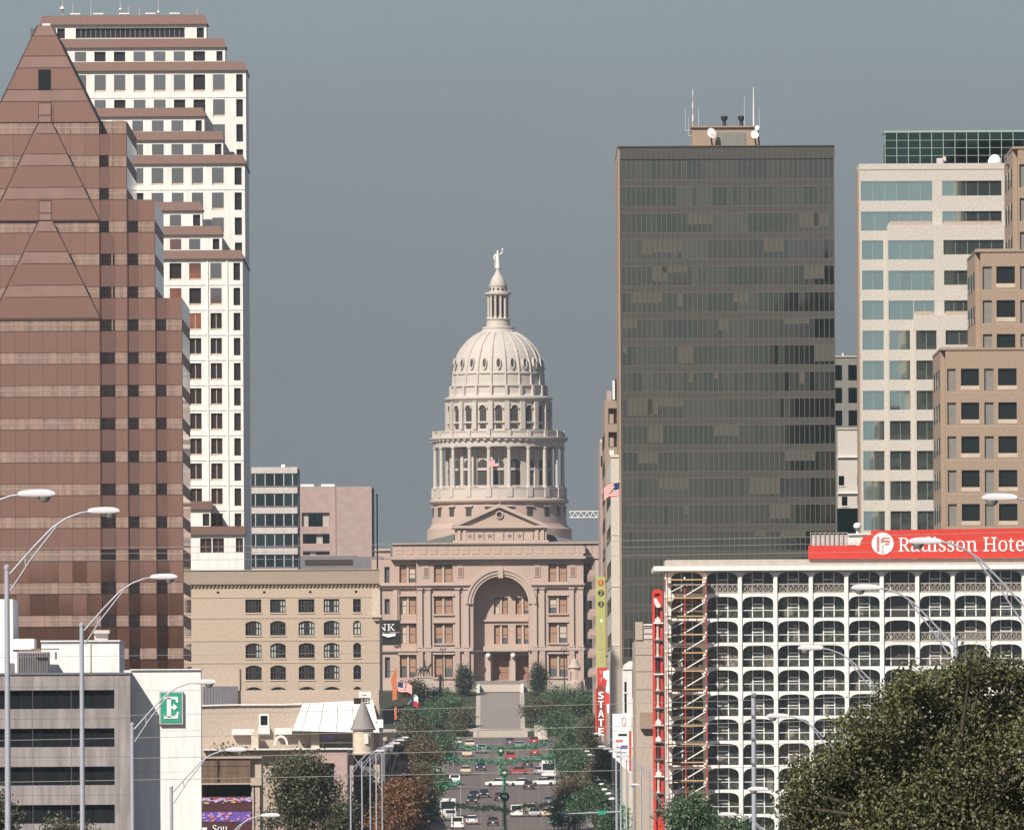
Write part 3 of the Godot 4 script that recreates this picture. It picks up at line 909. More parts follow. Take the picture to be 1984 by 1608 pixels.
# the robed figure on top, one continuous surface turned out of rings that shift and narrow
func goddess() -> void:
	var base := Vector3(0, cy(519.4), -CD)
	var o := thing("rooftop_statue", "pale robed statue raising one arm on top of the capitol dome", "statue", base)
	var rings := [[0.62, 0.50, 0.0, 0.0], [0.60, 0.50, 0.35, 0.0], [0.52, 0.44, 1.0, 0.02], [0.46, 0.40, 1.6, 0.02], [0.50, 0.42, 2.0, 0.0], [0.42, 0.34, 2.35, -0.02], [0.50, 0.38, 2.75, -0.02], [0.55, 0.34, 2.98, 0.0], [0.30, 0.26, 3.12, 0.0], [0.15, 0.15, 3.22, 0.0], [0.15, 0.16, 3.3, 0.0], [0.22, 0.25, 3.42, 0.0], [0.24, 0.27, 3.55, 0.0], [0.18, 0.2, 3.70, 0.0], [0.02, 0.02, 3.78, 0.0]]
	var s := shape(o)
	for k in rings.size() - 1:
		for j in 16:
			var q := []
			for e in [[k, j], [k, j + 1], [k + 1, j + 1], [k + 1, j]]:
				var r: Array = rings[e[0]]
				var a: float = TAU * e[1] / 16
				var fold: float = 1.0 + (0.09 * sin(a * 8.0) if r[2] < 2.2 else 0.0)
				q.append(base + Vector3(cos(a) * r[0] * fold + r[3], r[2], sin(a) * r[1] * fold))
			var nn: Vector3 = (q[0] + q[2]) / 2 - base
			nn.y = 0
			s.quad(q[0], q[1], q[2], q[3], nn.normalized())
	# the arm held high with a star, the other resting on a sword
	s.bars([base + Vector3(0.42, 2.92, 0), base + Vector3(0.85, 3.1, 0.1), base + Vector3(0.98, 3.75, 0.1)], 0.17, 0.09, 8)
	s.bars([base + Vector3(-0.45, 2.9, 0), base + Vector3(-0.85, 2.3, 0.1), base + Vector3(-0.62, 1.75, 0.25)], 0.17, 0.10, 8)
	part(o, "body", s.mesh(), M.statue_stone)
	s = shape(o)
	s.bar(base + Vector3(-0.62, 1.85, 0.3), base + Vector3(-0.6, 0.05, 0.4), 0.05, 0.04, 6)
	part(o, "sword", s.mesh(), M.statue_stone)
	s = shape(o)
	for j in 10:
		var a0 := PI / 2 + TAU * j / 10
		var a1 := PI / 2 + TAU * (j + 1) / 10
		var r0 := 0.28 if j % 2 == 0 else 0.12
		var r1 := 0.12 if j % 2 == 0 else 0.28
		var c := base + Vector3(0.98, 4.0, 0.1)
		for z in [-0.05, 0.05]:
			s.tri(c + Vector3(0, 0, z), c + Vector3(cos(a0) * r0, sin(a0) * r0, z), c + Vector3(cos(a1) * r1, sin(a1) * r1, z), Vector3(0, 0, signf(z)))
	part(o, "star", s.mesh(), M.statue_stone)

# ---------- west side of the avenue (left in the picture) ----------
func stepped_tower() -> void:
	anchor(194, 700)
	var d := 1567.0
	var o := thing("stepped_tower", "brown granite and bronze glass stepped tower with nested gables", "tower", Vector3(Q(150, 1300, d).x, ground(d), -d))
	var deep := 45.0
	# rows of bands: [top, bottom, is glass]
	var bands := []
	var y := 237.0
	while y < 1640.0:
		bands.append([y, y + 22.0, false])
		bands.append([y + 22.0, y + 63.7, true])
		y += 63.7
	var first := -140.0
	# the square shoulders: main body and three tiers, each set 1.7 m behind the last
	for col in [[first, 193.0, 237.0, 0.0], [193.0, 247.0, 237.0, 2.0], [247.0, 301.0, 430.0, 4.0], [301.0, 353.0, 621.0, 6.0]]:
		for b in bands:
			if b[1] <= col[2] - 8:
				continue
			var dd: float = d + col[3]
			if col[0] == first:
				dd -= 0.4 * (int(b[0] > 420) + int(b[0] > 612))
			var x0: float = col[0]
			var wide: bool = col[0] == first
			bx(o, "side_band", x0 if wide else col[0] + 0.4, b[0] + 0.3, col[1] - 0.4, b[1] - 0.3, dd + 0.45, d + deep - dd, M.bronze_glass if b[2] else M.brown_granite)
			# the front of the band in separate panels or panes, open joints between them
			var n := 2
			var pw: float = (col[1] - col[0]) / 2.0
			if wide:
				pw = 27.6
				n = 8
				bx(o, "end_panel", x0, b[0] + 0.3, col[1] - 8 * pw, b[1] - 0.3, dd + 0.05, 0.3, M.bronze_glass if b[2] else M.brown_granite)
			for k in n:
				var xa: float = col[1] - (n - k) * pw
				var r := Rect2(xa + 0.3, b[0] + 0.45, pw - 0.6, b[1] - b[0] - 0.9)
				if b[2]:
					pane(o, "glass_pane", r, dd + 0.14, M.bronze_glass, 0.0013)
				else:
					bx(o, "granite_panel", r.position.x, r.position.y, r.end.x, r.end.y, dd, 0.35, [M.brown_granite, M.brown_granite_b, M.brown_granite_c][rng.randi() % 3])
			if not b[2]:
				bx(o, "granite_course", x0, b[0] + 8.5, col[1], b[0] + 10.5, dd - 0.03, 0.029, M.granite_course)
		# upright joints where the panels meet
		if col[0] != first:
			bx(o, "corner_joint", col[1] - 1.2, col[2], col[1], 1600, d + col[3] - 0.06, 0.3, M.joint)
		else:
			bx(o, "corner_joint", col[1] - 1.0, 430, col[1], 1600, d - 0.86, 0.3, M.joint)
	# parapet fillers above the first granite band of each tier
	for e in [[193.0, 247.0, 237.0, 2.0], [247.0, 301.0, 430.0, 4.0], [301.0, 353.0, 621.0, 6.0]]:
		bx(o, "parapet", e[0], e[2] - 3, e[1], e[2], d + e[3] + 0.4, deep - e[3] - 0.5, M.brown_granite)
	# three gables, the lower ones proud of the upper
	var tops := [47.0, 237.0, 427.0]
	for k in 3:
		var t: float = tops[k]
		var dd := d - 0.4 * k
		var lines := [0.0, 21.0, 60.0, 83.0, 125.0, 148.0, 189.0]
		for j in lines.size() - 1:
			var a: float = lines[j] + 0.6
			var b: float = lines[j + 1] - 0.6
			var wa := 13.0 + a * 0.487
			var wb := 13.0 + b * 0.487
			var m: Material = M.bronze_spandrel if j % 2 == 0 else M.bronze_glass
			prism(o, "gable_panel", [Vector2(88 - wa, t + a), Vector2(88 + wa, t + a), Vector2(88 + wb, t + b), Vector2(88 - wb, t + b)], dd - 0.4 if k > 0 else dd, deep if k == 0 else 0.39, m)
		# dark edge trims along both slopes
		for sx in [-1.0, 1.0]:
			prism(o, "gable_edge", [Vector2(88 + sx * 13, t), Vector2(88 + sx * 14.5, t), Vector2(88 + sx * 106.5, t + 189), Vector2(88 + sx * 104.5, t + 189)], dd - 0.46 if k > 0 else dd - 0.05, 0.45 if k > 0 else deep, M.joint)
		if k > 0:
			bx(o, "niche_frame", 75, t - 40, 101, t - 1, d - 0.4 * k - 0.06, 0.05, M.joint)
			bx(o, "niche_panel", 76.5, t - 38, 99.5, t - 16, d - 0.4 * k - 0.1, 0.05, M.bronze_spandrel)
			bx(o, "niche_panel", 76.5, t - 14, 99.5, t - 2, d - 0.4 * k - 0.1, 0.05, M.bronze_spandrel)
	bx(o, "gable_window", 75.5, 133, 100, 172, d - 0.1, 0.09, M.black_glass)
	for e in [[first + 1, 246, 240], [246.4, 300, 434], [300.4, 352, 625]]:
		bx(o, "core", e[0], e[2], e[1], 1640, d + 7, deep - 8, M.joint)
	bx(o, "ridge_cap", 84, 44, 99, 47.5, d + 1, 4, M.dish_white)

func light_tower() -> void:
	anchor(430, 600)
	var o := thing("light_tower", "white stone tower stepping back under brown tiled bands", "tower", Vector3(Q(350, 1100, 1870).x, ground(1870), -1870))
	var w: Material = M.white_stone
	# [left, right, top of brown band, bottom of brown band, bottom of wall, distance, windows [[x0, x1]...], window rows [[y0, y1]...]]
	var cols_a := [[146, 168], [184, 206], [222, 244], [260, 283], [299, 322], [338, 360], [376, 399]]
	var tiers := [
		[80, 402, 27, 45, 73, 1912.0, [[60, 110], [112, 127], [148, 360], [383, 397]], [[52, 72]]],
		[70, 438, 73, 90, 118, 1906.0, cols_a + [[421, 433]], [[98, 117]]],
		[60, 478, 118, 135, 1105, 1900.0, cols_a + [[414, 437], [459, 472]], []],
		[50, 397, 207, 224, 254, 1894.0, [[180, 203], [218, 241], [257, 278], [295, 318], [333, 356], [380, 392]], [[232, 253]]],
		[50, 433, 253, 270, 300, 1891.0, [[218, 241], [257, 278], [295, 318], [333, 356], [372, 395], [417, 430]], [[278, 299]]],
		[50, 475, 299, 316, 1105, 1888.0, [[217, 240], [255, 278], [294, 317], [333, 356], [372, 394], [411, 434], [455, 469]], []],
		[50, 392, 390, 407, 438, 1880.0, [[251, 273], [289, 312], [329, 351], [374, 388]], [[415, 437]]],
		[50, 430, 437, 454, 485, 1875.0, [[251, 273], [290, 312], [329, 351], [366, 388], [412, 425]], [[462, 483]]],
		[50, 470, 484, 501, 1120, 1870.0, [[290, 312], [328, 351], [366, 389], [407, 429], [452, 465]], []]]
	for i in tiers.size():
		var t: Array = tiers[i]
		var back: float = t[5] + 8.0 if t[7].size() else (1921.0 if i < 8 else 1919.0)
		var rows: Array = t[7].duplicate()
		if rows.is_empty():
			var yy: float = t[3] + 8
			var last: float = [0, 0, 300, 0, 0, 490, 0, 0, 1100][i]
			while yy < last:
				rows.append([yy, yy + 34])
				yy += 48.6
		var holes := []
		for r in rows:
			for c in t[6]:
				holes.append(Rect2(c[0], r[0], c[1] - c[0], minf(r[1], t[4]) - r[0]))
		holed(o, "wall", t[0], t[3], t[1], t[4], holes, t[5], 0.45, w, back - t[5] - 0.2 * i)
		for h in holes:
			if h.position.x + h.size.x < 108:
				continue
			var g: Material = M.grey_glass_b if h.size.x < 15 or rng.randf() < 0.15 else M.grey_glass
			if h.size.x > 100 or h.position.y > 590 + rng.randf() * 60:
				g = M.grey_glass_b
			var win := pane(o, "window", h, t[5] + 0.42, g, 0.002)
			if h.size.y > 30 and h.size.x > 18:
				bx(win, "sill_panel", h.position.x, h.end.y - 4, h.end.x, h.end.y, t[5] + 0.2, 0.15, M.tan_precast_pale)
				if h.position.y > 590:
					bx(win, "mullion", h.get_center().x - 0.6, h.position.y, h.get_center().x + 0.9, h.end.y - 4, t[5] + 0.3, 0.1, M.curtain)
			elif h.size.x > 100:
				bars_of(win, "louvres", h, t[5] + 0.3, 22, 1, 0.12, M.slate_grey)
		# the tiled band: a small mansard standing proud
		var s := shape(o)
		var z0: float = t[5] - 0.5
		var a := Q(t[0] - 3, t[2], z0)
		var b := Q(t[1] + 3, t[3], z0)
		var q := [Vector3(a.x, b.y, -z0), Vector3(b.x, b.y, -z0), Vector3(b.x, b.y, -back + 0.3 * i), Vector3(a.x, b.y, -back + 0.3 * i)]
		var e := 0.5
		var u := [Vector3(a.x + e, a.y, -z0 - e), Vector3(b.x - e, a.y, -z0 - e), Vector3(b.x - e, a.y, -back + e + 0.3 * i), Vector3(a.x + e, a.y, -back + e + 0.3 * i)]
		s.quad(q[0], q[1], u[1], u[0], Vector3(0, 0.4, 0.9))
		s.quad(q[1], q[2], u[2], u[1], Vector3(0.9, 0.4, 0))
		s.quad(q[3], q[0], u[0], u[3], Vector3(-0.9, 0.4, 0))
		s.quad(u[0], u[1], u[2], u[3], Vector3.UP)
		s.quad(q[0], q[1], q[2], q[3], Vector3.DOWN)
		part(o, "tile_band", s.mesh(), M.brown_tile)
	# floor lines across the plain walls
	for yy in [186.0, 365.0, 550.0, 598.6, 647.2, 695.8, 744.4, 793.0, 841.6, 890.2, 938.8, 987.4]:
		var i := 2 if yy < 200 else (5 if yy < 480 else 8)
		bx(o, "string_course", tiers[i][0], yy, tiers[i][1], yy + 2.2, tiers[i][5] - 0.09, 0.08, w)
	for x in [400, 438]:
		bx(o, "pilaster", x, 502, x + 3, 1104, 1869.85, 0.1, w)
	# low end stages
	var hs := [Rect2(385, 1043, 22, 28), Rect2(409, 1043, 22, 28), Rect2(454, 1043, 14, 28)]
	holed(o, "wall", 300, 1036, 470, 1125, hs, 1864.0, 0.4, w, 5.0)
	for h in hs:
		var pw := pane(o, "window", h, 1864.38, M.grey_glass_b, 0.002)
		bx(pw, "mullion", h.get_center().x - 0.9, h.position.y, h.get_center().x + 0.9, h.end.y, 1864.3, 0.07, M.brown_tile)
	bx(o, "tile_band", 300, 1020, 473, 1036, 1863.5, 6.0, M.brown_tile)
	hs = [Rect2(390, 995, 13, 24)]
	holed(o, "wall", 300, 987, 405, 1020, hs, 1864.5, 0.4, w, 5.0)
	pane(o, "window", hs[0], 1864.9, M.grey_glass_b)
	bx(o, "tile_band", 300, 971, 408, 987, 1864.0, 5.7, M.brown_tile)
	# aerials on the top
	for e in [[123, -8, 20], [143, 2, 24], [178, -3, 24], [235, -6, 24], [252, 10, 24], [272, 12, 24], [309, -8, 24], [384, 13, 26]]:
		var s := shape(o)
		s.bar(Q(e[0], 28, 1914), Q(e[0], e[1], 1914), 0.09, 0.05, 5)
		part(o, "aerial", s.mesh(), M.antenna_grey)
	for e in [[122, 14, 0.42], [235, 16, 0.26], [309, 22, 0.26]]:
		var s := shape(o)
		var c := Q(e[0], e[1], 1913.5)
		s.lathe(c, [Vector2(0.02, -e[2]), Vector2(e[2], 0), Vector2(0.02, e[2])], 12)
		part(o, "dish_drum", s.mesh(), M.dish_white)
	for x in [137, 182, 232, 283, 330]:
		bx(o, "roof_rail", x, 23, x + 20, 25, 1913.4, 0.3, M.dish_white)

func glass_block() -> void:
	anchor(532, 1000)
	var d := 2600.0
	var o := thing("glass_office_block", "small office block of green glass floors between pale panel bands", "building", Vector3(Q(532, 1100, d).x, ground(d), -d))
	var rows := [905.0, 944.0, 983.0, 1022.0, 1062.0, 1101.0]
	for k in rows.size():
		var panel := 0
		for x in [[487, 513.4], [513.6, 548.4], [548.6, 576]]:
			bx(o, "band_panel", x[0], rows[k], x[1], rows[k] + 12, d, 22.0, M.panel_white)
			panel += 1
		if k < rows.size() - 1:
			for x in [[487, 494], [495, 513], [514, 531], [532, 549], [550, 566], [567.5, 576]]:
				pane(o, "window_pane", Rect2(x[0], rows[k] + 12, x[1] - x[0], 27), d + 0.5, M.green_glass if rng.randf() < 0.7 else M.green_glass_b, 0.003)
			for x in [494.5, 513.5, 531.5, 549.5, 566.7]:
				bx(o, "mullion", x - 0.8, rows[k] + 12.2, x + 0.8, rows[k + 1] - 0.2, d + 0.2, 0.3, M.panel_white)
			bx(o, "sill_rail", 487, rows[k + 1] - 3, 576, rows[k + 1] - 1.4, d - 0.02, 0.15, M.slate_grey)
	bx(o, "core", 486, 908, 578, 1200, d + 0.7, 20.0, M.slate_grey)
	bx(o, "roof_unit", 545, 900, 552, 905, d + 4, 2.0, M.dish_white)

func concrete_block() -> void:
	anchor(650, 1000)
	var d := 2850.0
	var o := thing("concrete_block", "pinkish concrete slab building with a dark slot and few windows", "building", Vector3(Q(650, 1100, d).x, ground(d), -d))
	var hs := [Rect2(584, 993, 54, 27), Rect2(586, 1034, 52, 19), Rect2(586, 1067, 52, 8)]
	holed(o, "wall", 578, 942, 650, 1150, hs, d + 3.0, 0.9, M.pink_concrete, 25.0)
	bx(o, "end_wall", 651, 943, 720, 1150, d, 28.0, M.pink_concrete)
	bx(o, "edge_fin", 720.2, 944, 723, 1150, d + 1.5, 25.0, M.slate_grey)
	for i in hs.size():
		var h: Rect2 = hs[i]
		var n := 4
		for k in n:
			var x: float = h.position.x + h.size.x * k / n
			pane(o, "window", Rect2(x + 0.5, h.position.y, h.size.x / n - 1.0, h.size.y), d + 3.8, M.green_glass if (k + i) % 3 else M.curtain)
	for x in [582, 622]:
		bx(o, "roof_curb", x, 938, x + 26, 942, d + 4, 3.0, M.dish_white)
	bx(o, "lower_roof", 580, 1077, 690, 1150, d - 110, 20.0, M.slate_grey)
	bx(o, "lower_roof", 690.3, 1079, 740, 1150, d - 110.5, 20.0, M.slate_grey)
	bx(o, "louvre_strip", 590, 1084, 682, 1094, d - 110.2, 0.15, M.joint)
	anchor(727, 1040)
	var p := thing("dark_pole", "thin dark pole standing beside the pinkish concrete building", "pole", Vector3(Q(727, 1100, 1955).x, ground(1960), -1985))
	var s := shape(p)
	s.bar(Vector3(p.position.x, ground(1985) - 0.2, -1985), Vector3(p.position.x, Q(727, 962, 1985).y, -1985), 0.14, 0.10, 8)
	part(p, "shaft", s.mesh(), M.black)
	s = shape(p)
	s.lathe(Vector3(p.position.x, Q(727, 962, 1985).y, -1985), [Vector2(0.02, 0.4), Vector2(0.2, 0.2), Vector2(0.02, 0.0)], 8)
	part(p, "finial", s.mesh(), M.black)

func brick_block() -> void:
	anchor(560, 1220)
	var d := 1800.0
	var o := thing("brick_block", "tan brick commercial block with five columns of arched windows", "building", Vector3(Q(560, 1330, d).x, ground(d), -d))
	var cols := [[475, 506], [523, 553], [578, 609], [627, 657], [684, 699]]
	var rows := [[1161, 1187], [1203, 1231], [1246, 1275], [1289, 1317], [1331, 1356]]
	var holes := []
	for r in rows:
		for c in cols:
			holes.append(Rect2(c[0], r[0], c[1] - c[0], r[1] - r[0]))
	for x in [422, 512, 601, 690]:
		holes.append(Rect2(x - 2.5, 1145, 5, 4.5))
	holed(o, "wall", 330, 1132, 735, 1500, holes, d, 0.35, M.tan_brick, 44.0)
	bx(o, "parapet", 330, 1105, 735, 1127, d - 0.25, 0.6, M.tan_brick_dull)
	bx(o, "parapet_cap", 330, 1103.5, 736, 1104.8, d - 0.4, 0.9, M.stucco_tan)
	bx(o, "cornice", 330, 1127.2, 736, 1131.5, d - 0.5, 0.9, M.tan_brick_dull)
	var x := 332.0
	while x < 732.0:
		bx(o, "dentil", x, 1132, x + 3.4, 1137, d - 0.28, 0.27, M.tan_brick_dull)
		x += 7.2
	for yy in [1156.0, 1196.0, 1240.0, 1283.0]:
		bx(o, "brick_course", 330, yy, 735, yy + 2, d - 0.07, 0.069, M.stucco_tan)
	for h in holes:
		if h.size.x < 10:
			bx(o, "scupper", h.position.x, h.position.y, h.end.x, h.end.y, d + 0.3, 0.04, M.black)
			continue
		# one or two sashes in each opening, two panes wide and two high, under a brick arch
		var two: bool = h.size.x > 20
		var lights := [h]
		if two:
			lights = [Rect2(h.position.x, h.position.y, 12.0, h.size.y), Rect2(h.end.x - 12.0, h.position.y, 12.0, h.size.y)]
			bx(o, "mullion", h.position.x + 12.0, h.position.y, h.end.x - 12.0, h.end.y, d + 0.22, 0.1, M.black)
		for l in lights:
			var bright: bool = rng.randf() < 0.2 + 0.5 * ((h.position.x - 475.0) / 210.0)
			var wn := pane(o, "window", l, d + 0.32, M.sash_glass if bright else M.sash_glass_dark, 0.004)
			bars_of(wn, "sash_bars", l, d + 0.24, 2, 2, 0.14, M.sash)
		if h.position.y > 1195:
			var hd := shape(o)
			for k in 8:
				var t0 := k / 8.0
				var t1 := (k + 1) / 8.0
				var xa := lerpf(h.position.x, h.end.x, t0)
				var xb := lerpf(h.position.x, h.end.x, t1)
				var rise := 4.5
				var ya: float = h.position.y + rise * pow(2 * t0 - 1, 2)
				var yb: float = h.position.y + rise * pow(2 * t1 - 1, 2)
				prism_into(hd, [Vector2(xa, h.position.y - 0.2), Vector2(xb, h.position.y - 0.2), Vector2(xb, yb + 0.05), Vector2(xa, ya + 0.05)], d + 0.02, 0.2)
			part(o, "window_arch", hd.mesh(), M.tan_brick)
		bx(o, "sill", h.position.x - 1, h.end.y + 0.2, h.end.x + 1, h.end.y + 2.2, d - 0.12, 0.119, M.terracotta_trim)
	# the pale corner pier
	bx(o, "corner_pier", 722, 1145, 736.5, 1192, d - 0.5, 0.6, M.terracotta_trim)
	bx(o, "corner_pier_base", 720, 1192.2, 739, 1197, d - 0.8, 0.9, M.terracotta_trim)
	bx(o, "corner_pier_drop", 724, 1197.2, 735, 1203, d - 0.5, 0.45, M.terracotta_trim)
	# dark shopfronts running on up the avenue behind it
	anchor(757, 1300)
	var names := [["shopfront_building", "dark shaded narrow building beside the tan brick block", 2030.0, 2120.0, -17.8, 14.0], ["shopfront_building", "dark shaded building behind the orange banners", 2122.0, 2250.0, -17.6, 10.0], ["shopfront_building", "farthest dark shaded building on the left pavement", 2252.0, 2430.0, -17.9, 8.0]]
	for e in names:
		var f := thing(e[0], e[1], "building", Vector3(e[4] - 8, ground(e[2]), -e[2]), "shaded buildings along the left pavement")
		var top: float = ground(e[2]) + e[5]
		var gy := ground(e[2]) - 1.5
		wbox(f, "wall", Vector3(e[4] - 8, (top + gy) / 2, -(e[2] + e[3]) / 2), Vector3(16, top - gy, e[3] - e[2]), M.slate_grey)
		wbox(f, "parapet", Vector3(e[4] - 7.9, top + 0.3, -(e[2] + e[3]) / 2), Vector3(16.4, 0.6, e[3] - e[2] + 0.2), M.stucco_tan)
		var z: float = e[2] + 4.0
		while z < e[3] - 5:
			for q in [3.6, 7.4]:
				if q + 1.5 < e[5]:
					wbox(f, "window", Vector3(e[4] + 0.02, ground(z) + q + 1.5, -z), Vector3(0.1, 2.1, 1.6), M.sash_glass_dark)
			wbox(f, "awning", Vector3(e[4] + 0.7, ground(z) + 3.0, -z), Vector3(1.5, 0.25, 4.0), M.stucco_tan)
			z += 9.0

func low_row() -> void:
	anchor(560, 1400)
	var d := 1760.0
	var a := thing("low_stucco_building", "low tan stucco building with a sloping white roof below the brick block", "building", Vector3(Q(560, 1440, d).x, ground(d), -d))
	bxg(a, "rear_wall", 300, 1337, 734, d, 20.0, M.stucco_tan)
	bx(a, "annex_wall", 388, 1295, 464, 1337, d + 6, 12.0, M.stucco_tan)
	bx(a, "corrugated_panel", 392, 1329, 461, 1365, d - 0.6, 0.55, M.slate_grey)
	for k in 12:
		bx(a, "corrugation", 393.5 + k * 5.7, 1329.5, 395.5 + k * 5.7, 1364.5, d - 0.68, 0.08, M.slate_grey)
	var holes := [Rect2(504, 1386, 15, 20)]
	holed(a, "front_wall", 300, 1367, 735, 1560, holes, d - 14, 0.3, M.stucco_tan, 13.0)
	var prev := Vector2(388, 1367)
	for x in [420.0, 460.0, 500.0, 545.0, 585.0]:
		var p := Vector2(x, 1367.0 - (x - 388) * 0.012 + rng.randf_range(-0.8, 0.8))
		prism(a, "coping", [prev + Vector2(0, -2), p + Vector2(0, -2), p + Vector2(0, 0.8), prev + Vector2(0, 0.8)], d - 14.4, 0.8, M.roof_white)
		prev = p
	var wn := pane(a, "window", holes[0], d - 13.8, M.black_glass)
	bars_of(wn, "window_frame", Rect2(501, 1383, 20.5, 25.5), d - 14.12, 1, 1, 0.24, M.roof_white, 0.1)
	bx(a, "window_ledge", 499, 1409, 522, 1422, d - 14.8, 0.7, M.roof_white)
	# the steep white roof
	var s := shape(a)
	var q := [Q(586, 1363, d - 14.2), Q(722, 1357, d - 14.2), Q(735, 1421, d - 18.5), Q(566, 1416, d - 18.5)]
	var n := Vector3(0, 0.7, 0.7)
	s.quad(q[0], q[1], q[2], q[3], n)
	s.tri(q[0], q[3], Vector3(q[3].x, q[3].y, -(d - 14.2)), Vector3(-1, 0, 0))
	s.tri(q[1], q[2], Vector3(q[2].x, q[2].y, -(d - 14.2)), Vector3(1, 0, 0))
	part(a, "sloping_roof", s.mesh(), M.roof_white)
	for k in 5:
		var t := (k + 0.5) / 5.0
		s = shape(a)
		s.bar(q[0].lerp(q[1], t) + Vector3(0, 0.04, 0.04), q[3].lerp(q[2], t) + Vector3(0, 0.04, 0.04), 0.035, 0.035, 5)
		part(a, "roof_seam", s.mesh(), M.roof_white)
	for e in [[448, 1412, 492, 1423], [531, 1410, 565, 1423]]:
		bx(a, "roof_vent", e[0], e[1], e[2], e[3], d - 15.4, 1.0, M.roof_white)
	for e in [[486, 1416, 500, 1452], [602, 1414, 618, 1454]]:
		bx(a, "chimney", e[0], e[1], e[2], e[3], d - 16.5, 1.2, M.stucco_cream)
	s = shape(a)
	for k in 12:
		var t0 := PI * k / 12
		var t1 := PI * (k + 1) / 12
		prism_into(s, [Vector2(543.5 - cos(t0) * 14, 1443 - sin(t0) * 19), Vector2(543.5 - cos(t1) * 14, 1443 - sin(t1) * 19), Vector2(543.5 - cos(t1) * 10, 1443 - sin(t1) * 14), Vector2(543.5 - cos(t0) * 10, 1443 - sin(t0) * 14)], d - 16.6, 0.6)
	part(a, "dormer_arch", s.mesh(), M.roof_white)
	bx(a, "ledge", 392, 1450, 690, 1453, d - 17.2, 3.0, M.roof_white)
	bx(a, "ledge", 620, 1438, 690, 1441, d - 15.0, 0.9, M.roof_white)
	bx(a, "blue_panel", 623, 1424, 646, 1437, d - 14.3, 0.2, M.violet)
	bx(a, "lower_wall", 392, 1453.2, 690, 1620, d - 15, 0.9, M.stucco_tan)
	# pink stucco front with one dark opening
	var b := thing("pink_stucco_front", "pink stucco shopfront with one wide dark opening behind the leafy tree", "building", Vector3(Q(630, 1500, 1695).x, ground(1695), -1695))
	holed(b, "wall", 565, 1453, 672, 1640, [Rect2(590, 1479, 57, 52)], 1695, 0.6, M.stucco_pink, 30.0)
	bx(b, "parapet_cap", 563, 1449.5, 674, 1452.8, 1694.6, 2.0, M.roof_white)
	bx(b, "dark_opening", 590, 1479, 647, 1531, 1695.55, 0.05, M.sash_glass_dark)
	bars_of(b, "opening_frame", Rect2(590, 1479, 57, 52), 1695.4, 3, 2, 0.1, M.sash)
	# corner turret
	var tq := Q(703, 1460, 1715)
	var t := thing("corner_turret", "cream corner turret with a grey pointed roof over the pavement", "turret", tq)
	s = shape(t)
	var u := 1715.0 / F
	var c := Vector3(tq.x, 0, -1715)
	s.lathe(c, [Vector2(20 * u, Q(0, 1463, 1715).y), Vector2(20 * u, Q(0, 1416, 1715).y)], 8)
	part(t, "turret_wall", s.mesh(), M.stucco_cream)
	s = shape(t)
	s.lathe(c, [Vector2(0.02, Q(0, 1466, 1715).y), Vector2(16 * u, Q(0, 1463, 1715).y), Vector2(21 * u, Q(0, 1461, 1715).y), Vector2(21 * u, Q(0, 1459, 1715).y), Vector2(20 * u, Q(0, 1458, 1715).y)], 8)
	part(t, "turret_base", s.mesh(), M.stucco_cream)
	s = shape(t)
	s.lathe(c, [Vector2(24 * u, Q(0, 1415.8, 1715).y), Vector2(25 * u, Q(0, 1413, 1715).y), Vector2(23 * u, Q(0, 1411, 1715).y), Vector2(0.25, Q(0, 1362, 1715).y), Vector2(0.02, Q(0, 1360, 1715).y)], 8)
	part(t, "turret_roof", s.mesh(), M.turret_slate)
	bx(t, "turret_window", 706, 1424, 713, 1442, 1715 - 21 * u, 0.3, M.roof_white)
	bx(t, "floor_support", 684, 1463.3, 722, 1640, 1715 + 0.5, 8.0, M.slate_grey)
	bx(t, "roof_mast", 704, 1352, 706, 1364, 1715, 0.15, M.black)
	var sg := thing("roof_sign", "dark lattice sign panel at the top of the pointed turret", "sign", Q(702, 1358, 1722))
	bars_of(sg, "frame", Rect2(685, 1353, 31, 12), 1722, 5, 2, 0.14, M.joint, 0.3)
	bx(sg, "backing", 687, 1355, 700, 1363, 1722.4, 0.1, M.slate_grey)
	var sw := thing("white_roof_box", "small white box unit on the roof edge above the turret", "roof unit", Q(706, 1352, 1750))
	bx(sw, "housing", 695, 1341, 719, 1355, 1746, 2.0, M.roof_white)
	bx(sw, "vent_line", 702, 1347, 710, 1348.4, 1745.95, 0.04, M.tail_red)
	bx(sw, "leg", 697, 1355.2, 699, 1367, 1746.3, 0.2, M.roof_white)
	bx(sw, "leg", 715, 1355.2, 717, 1367, 1746.3, 0.2, M.roof_white)
	var wb := thing("white_corner_box", "small white sign box at the right corner of the turret building", "sign", Q(737, 1400, 1726))
	bx(wb, "sign_box", 731, 1395, 742, 1411, 1722, 0.8, M.sign_white)
	bx(wb, "bracket", 727, 1400, 731, 1402, 1722.3, 0.2, M.black)

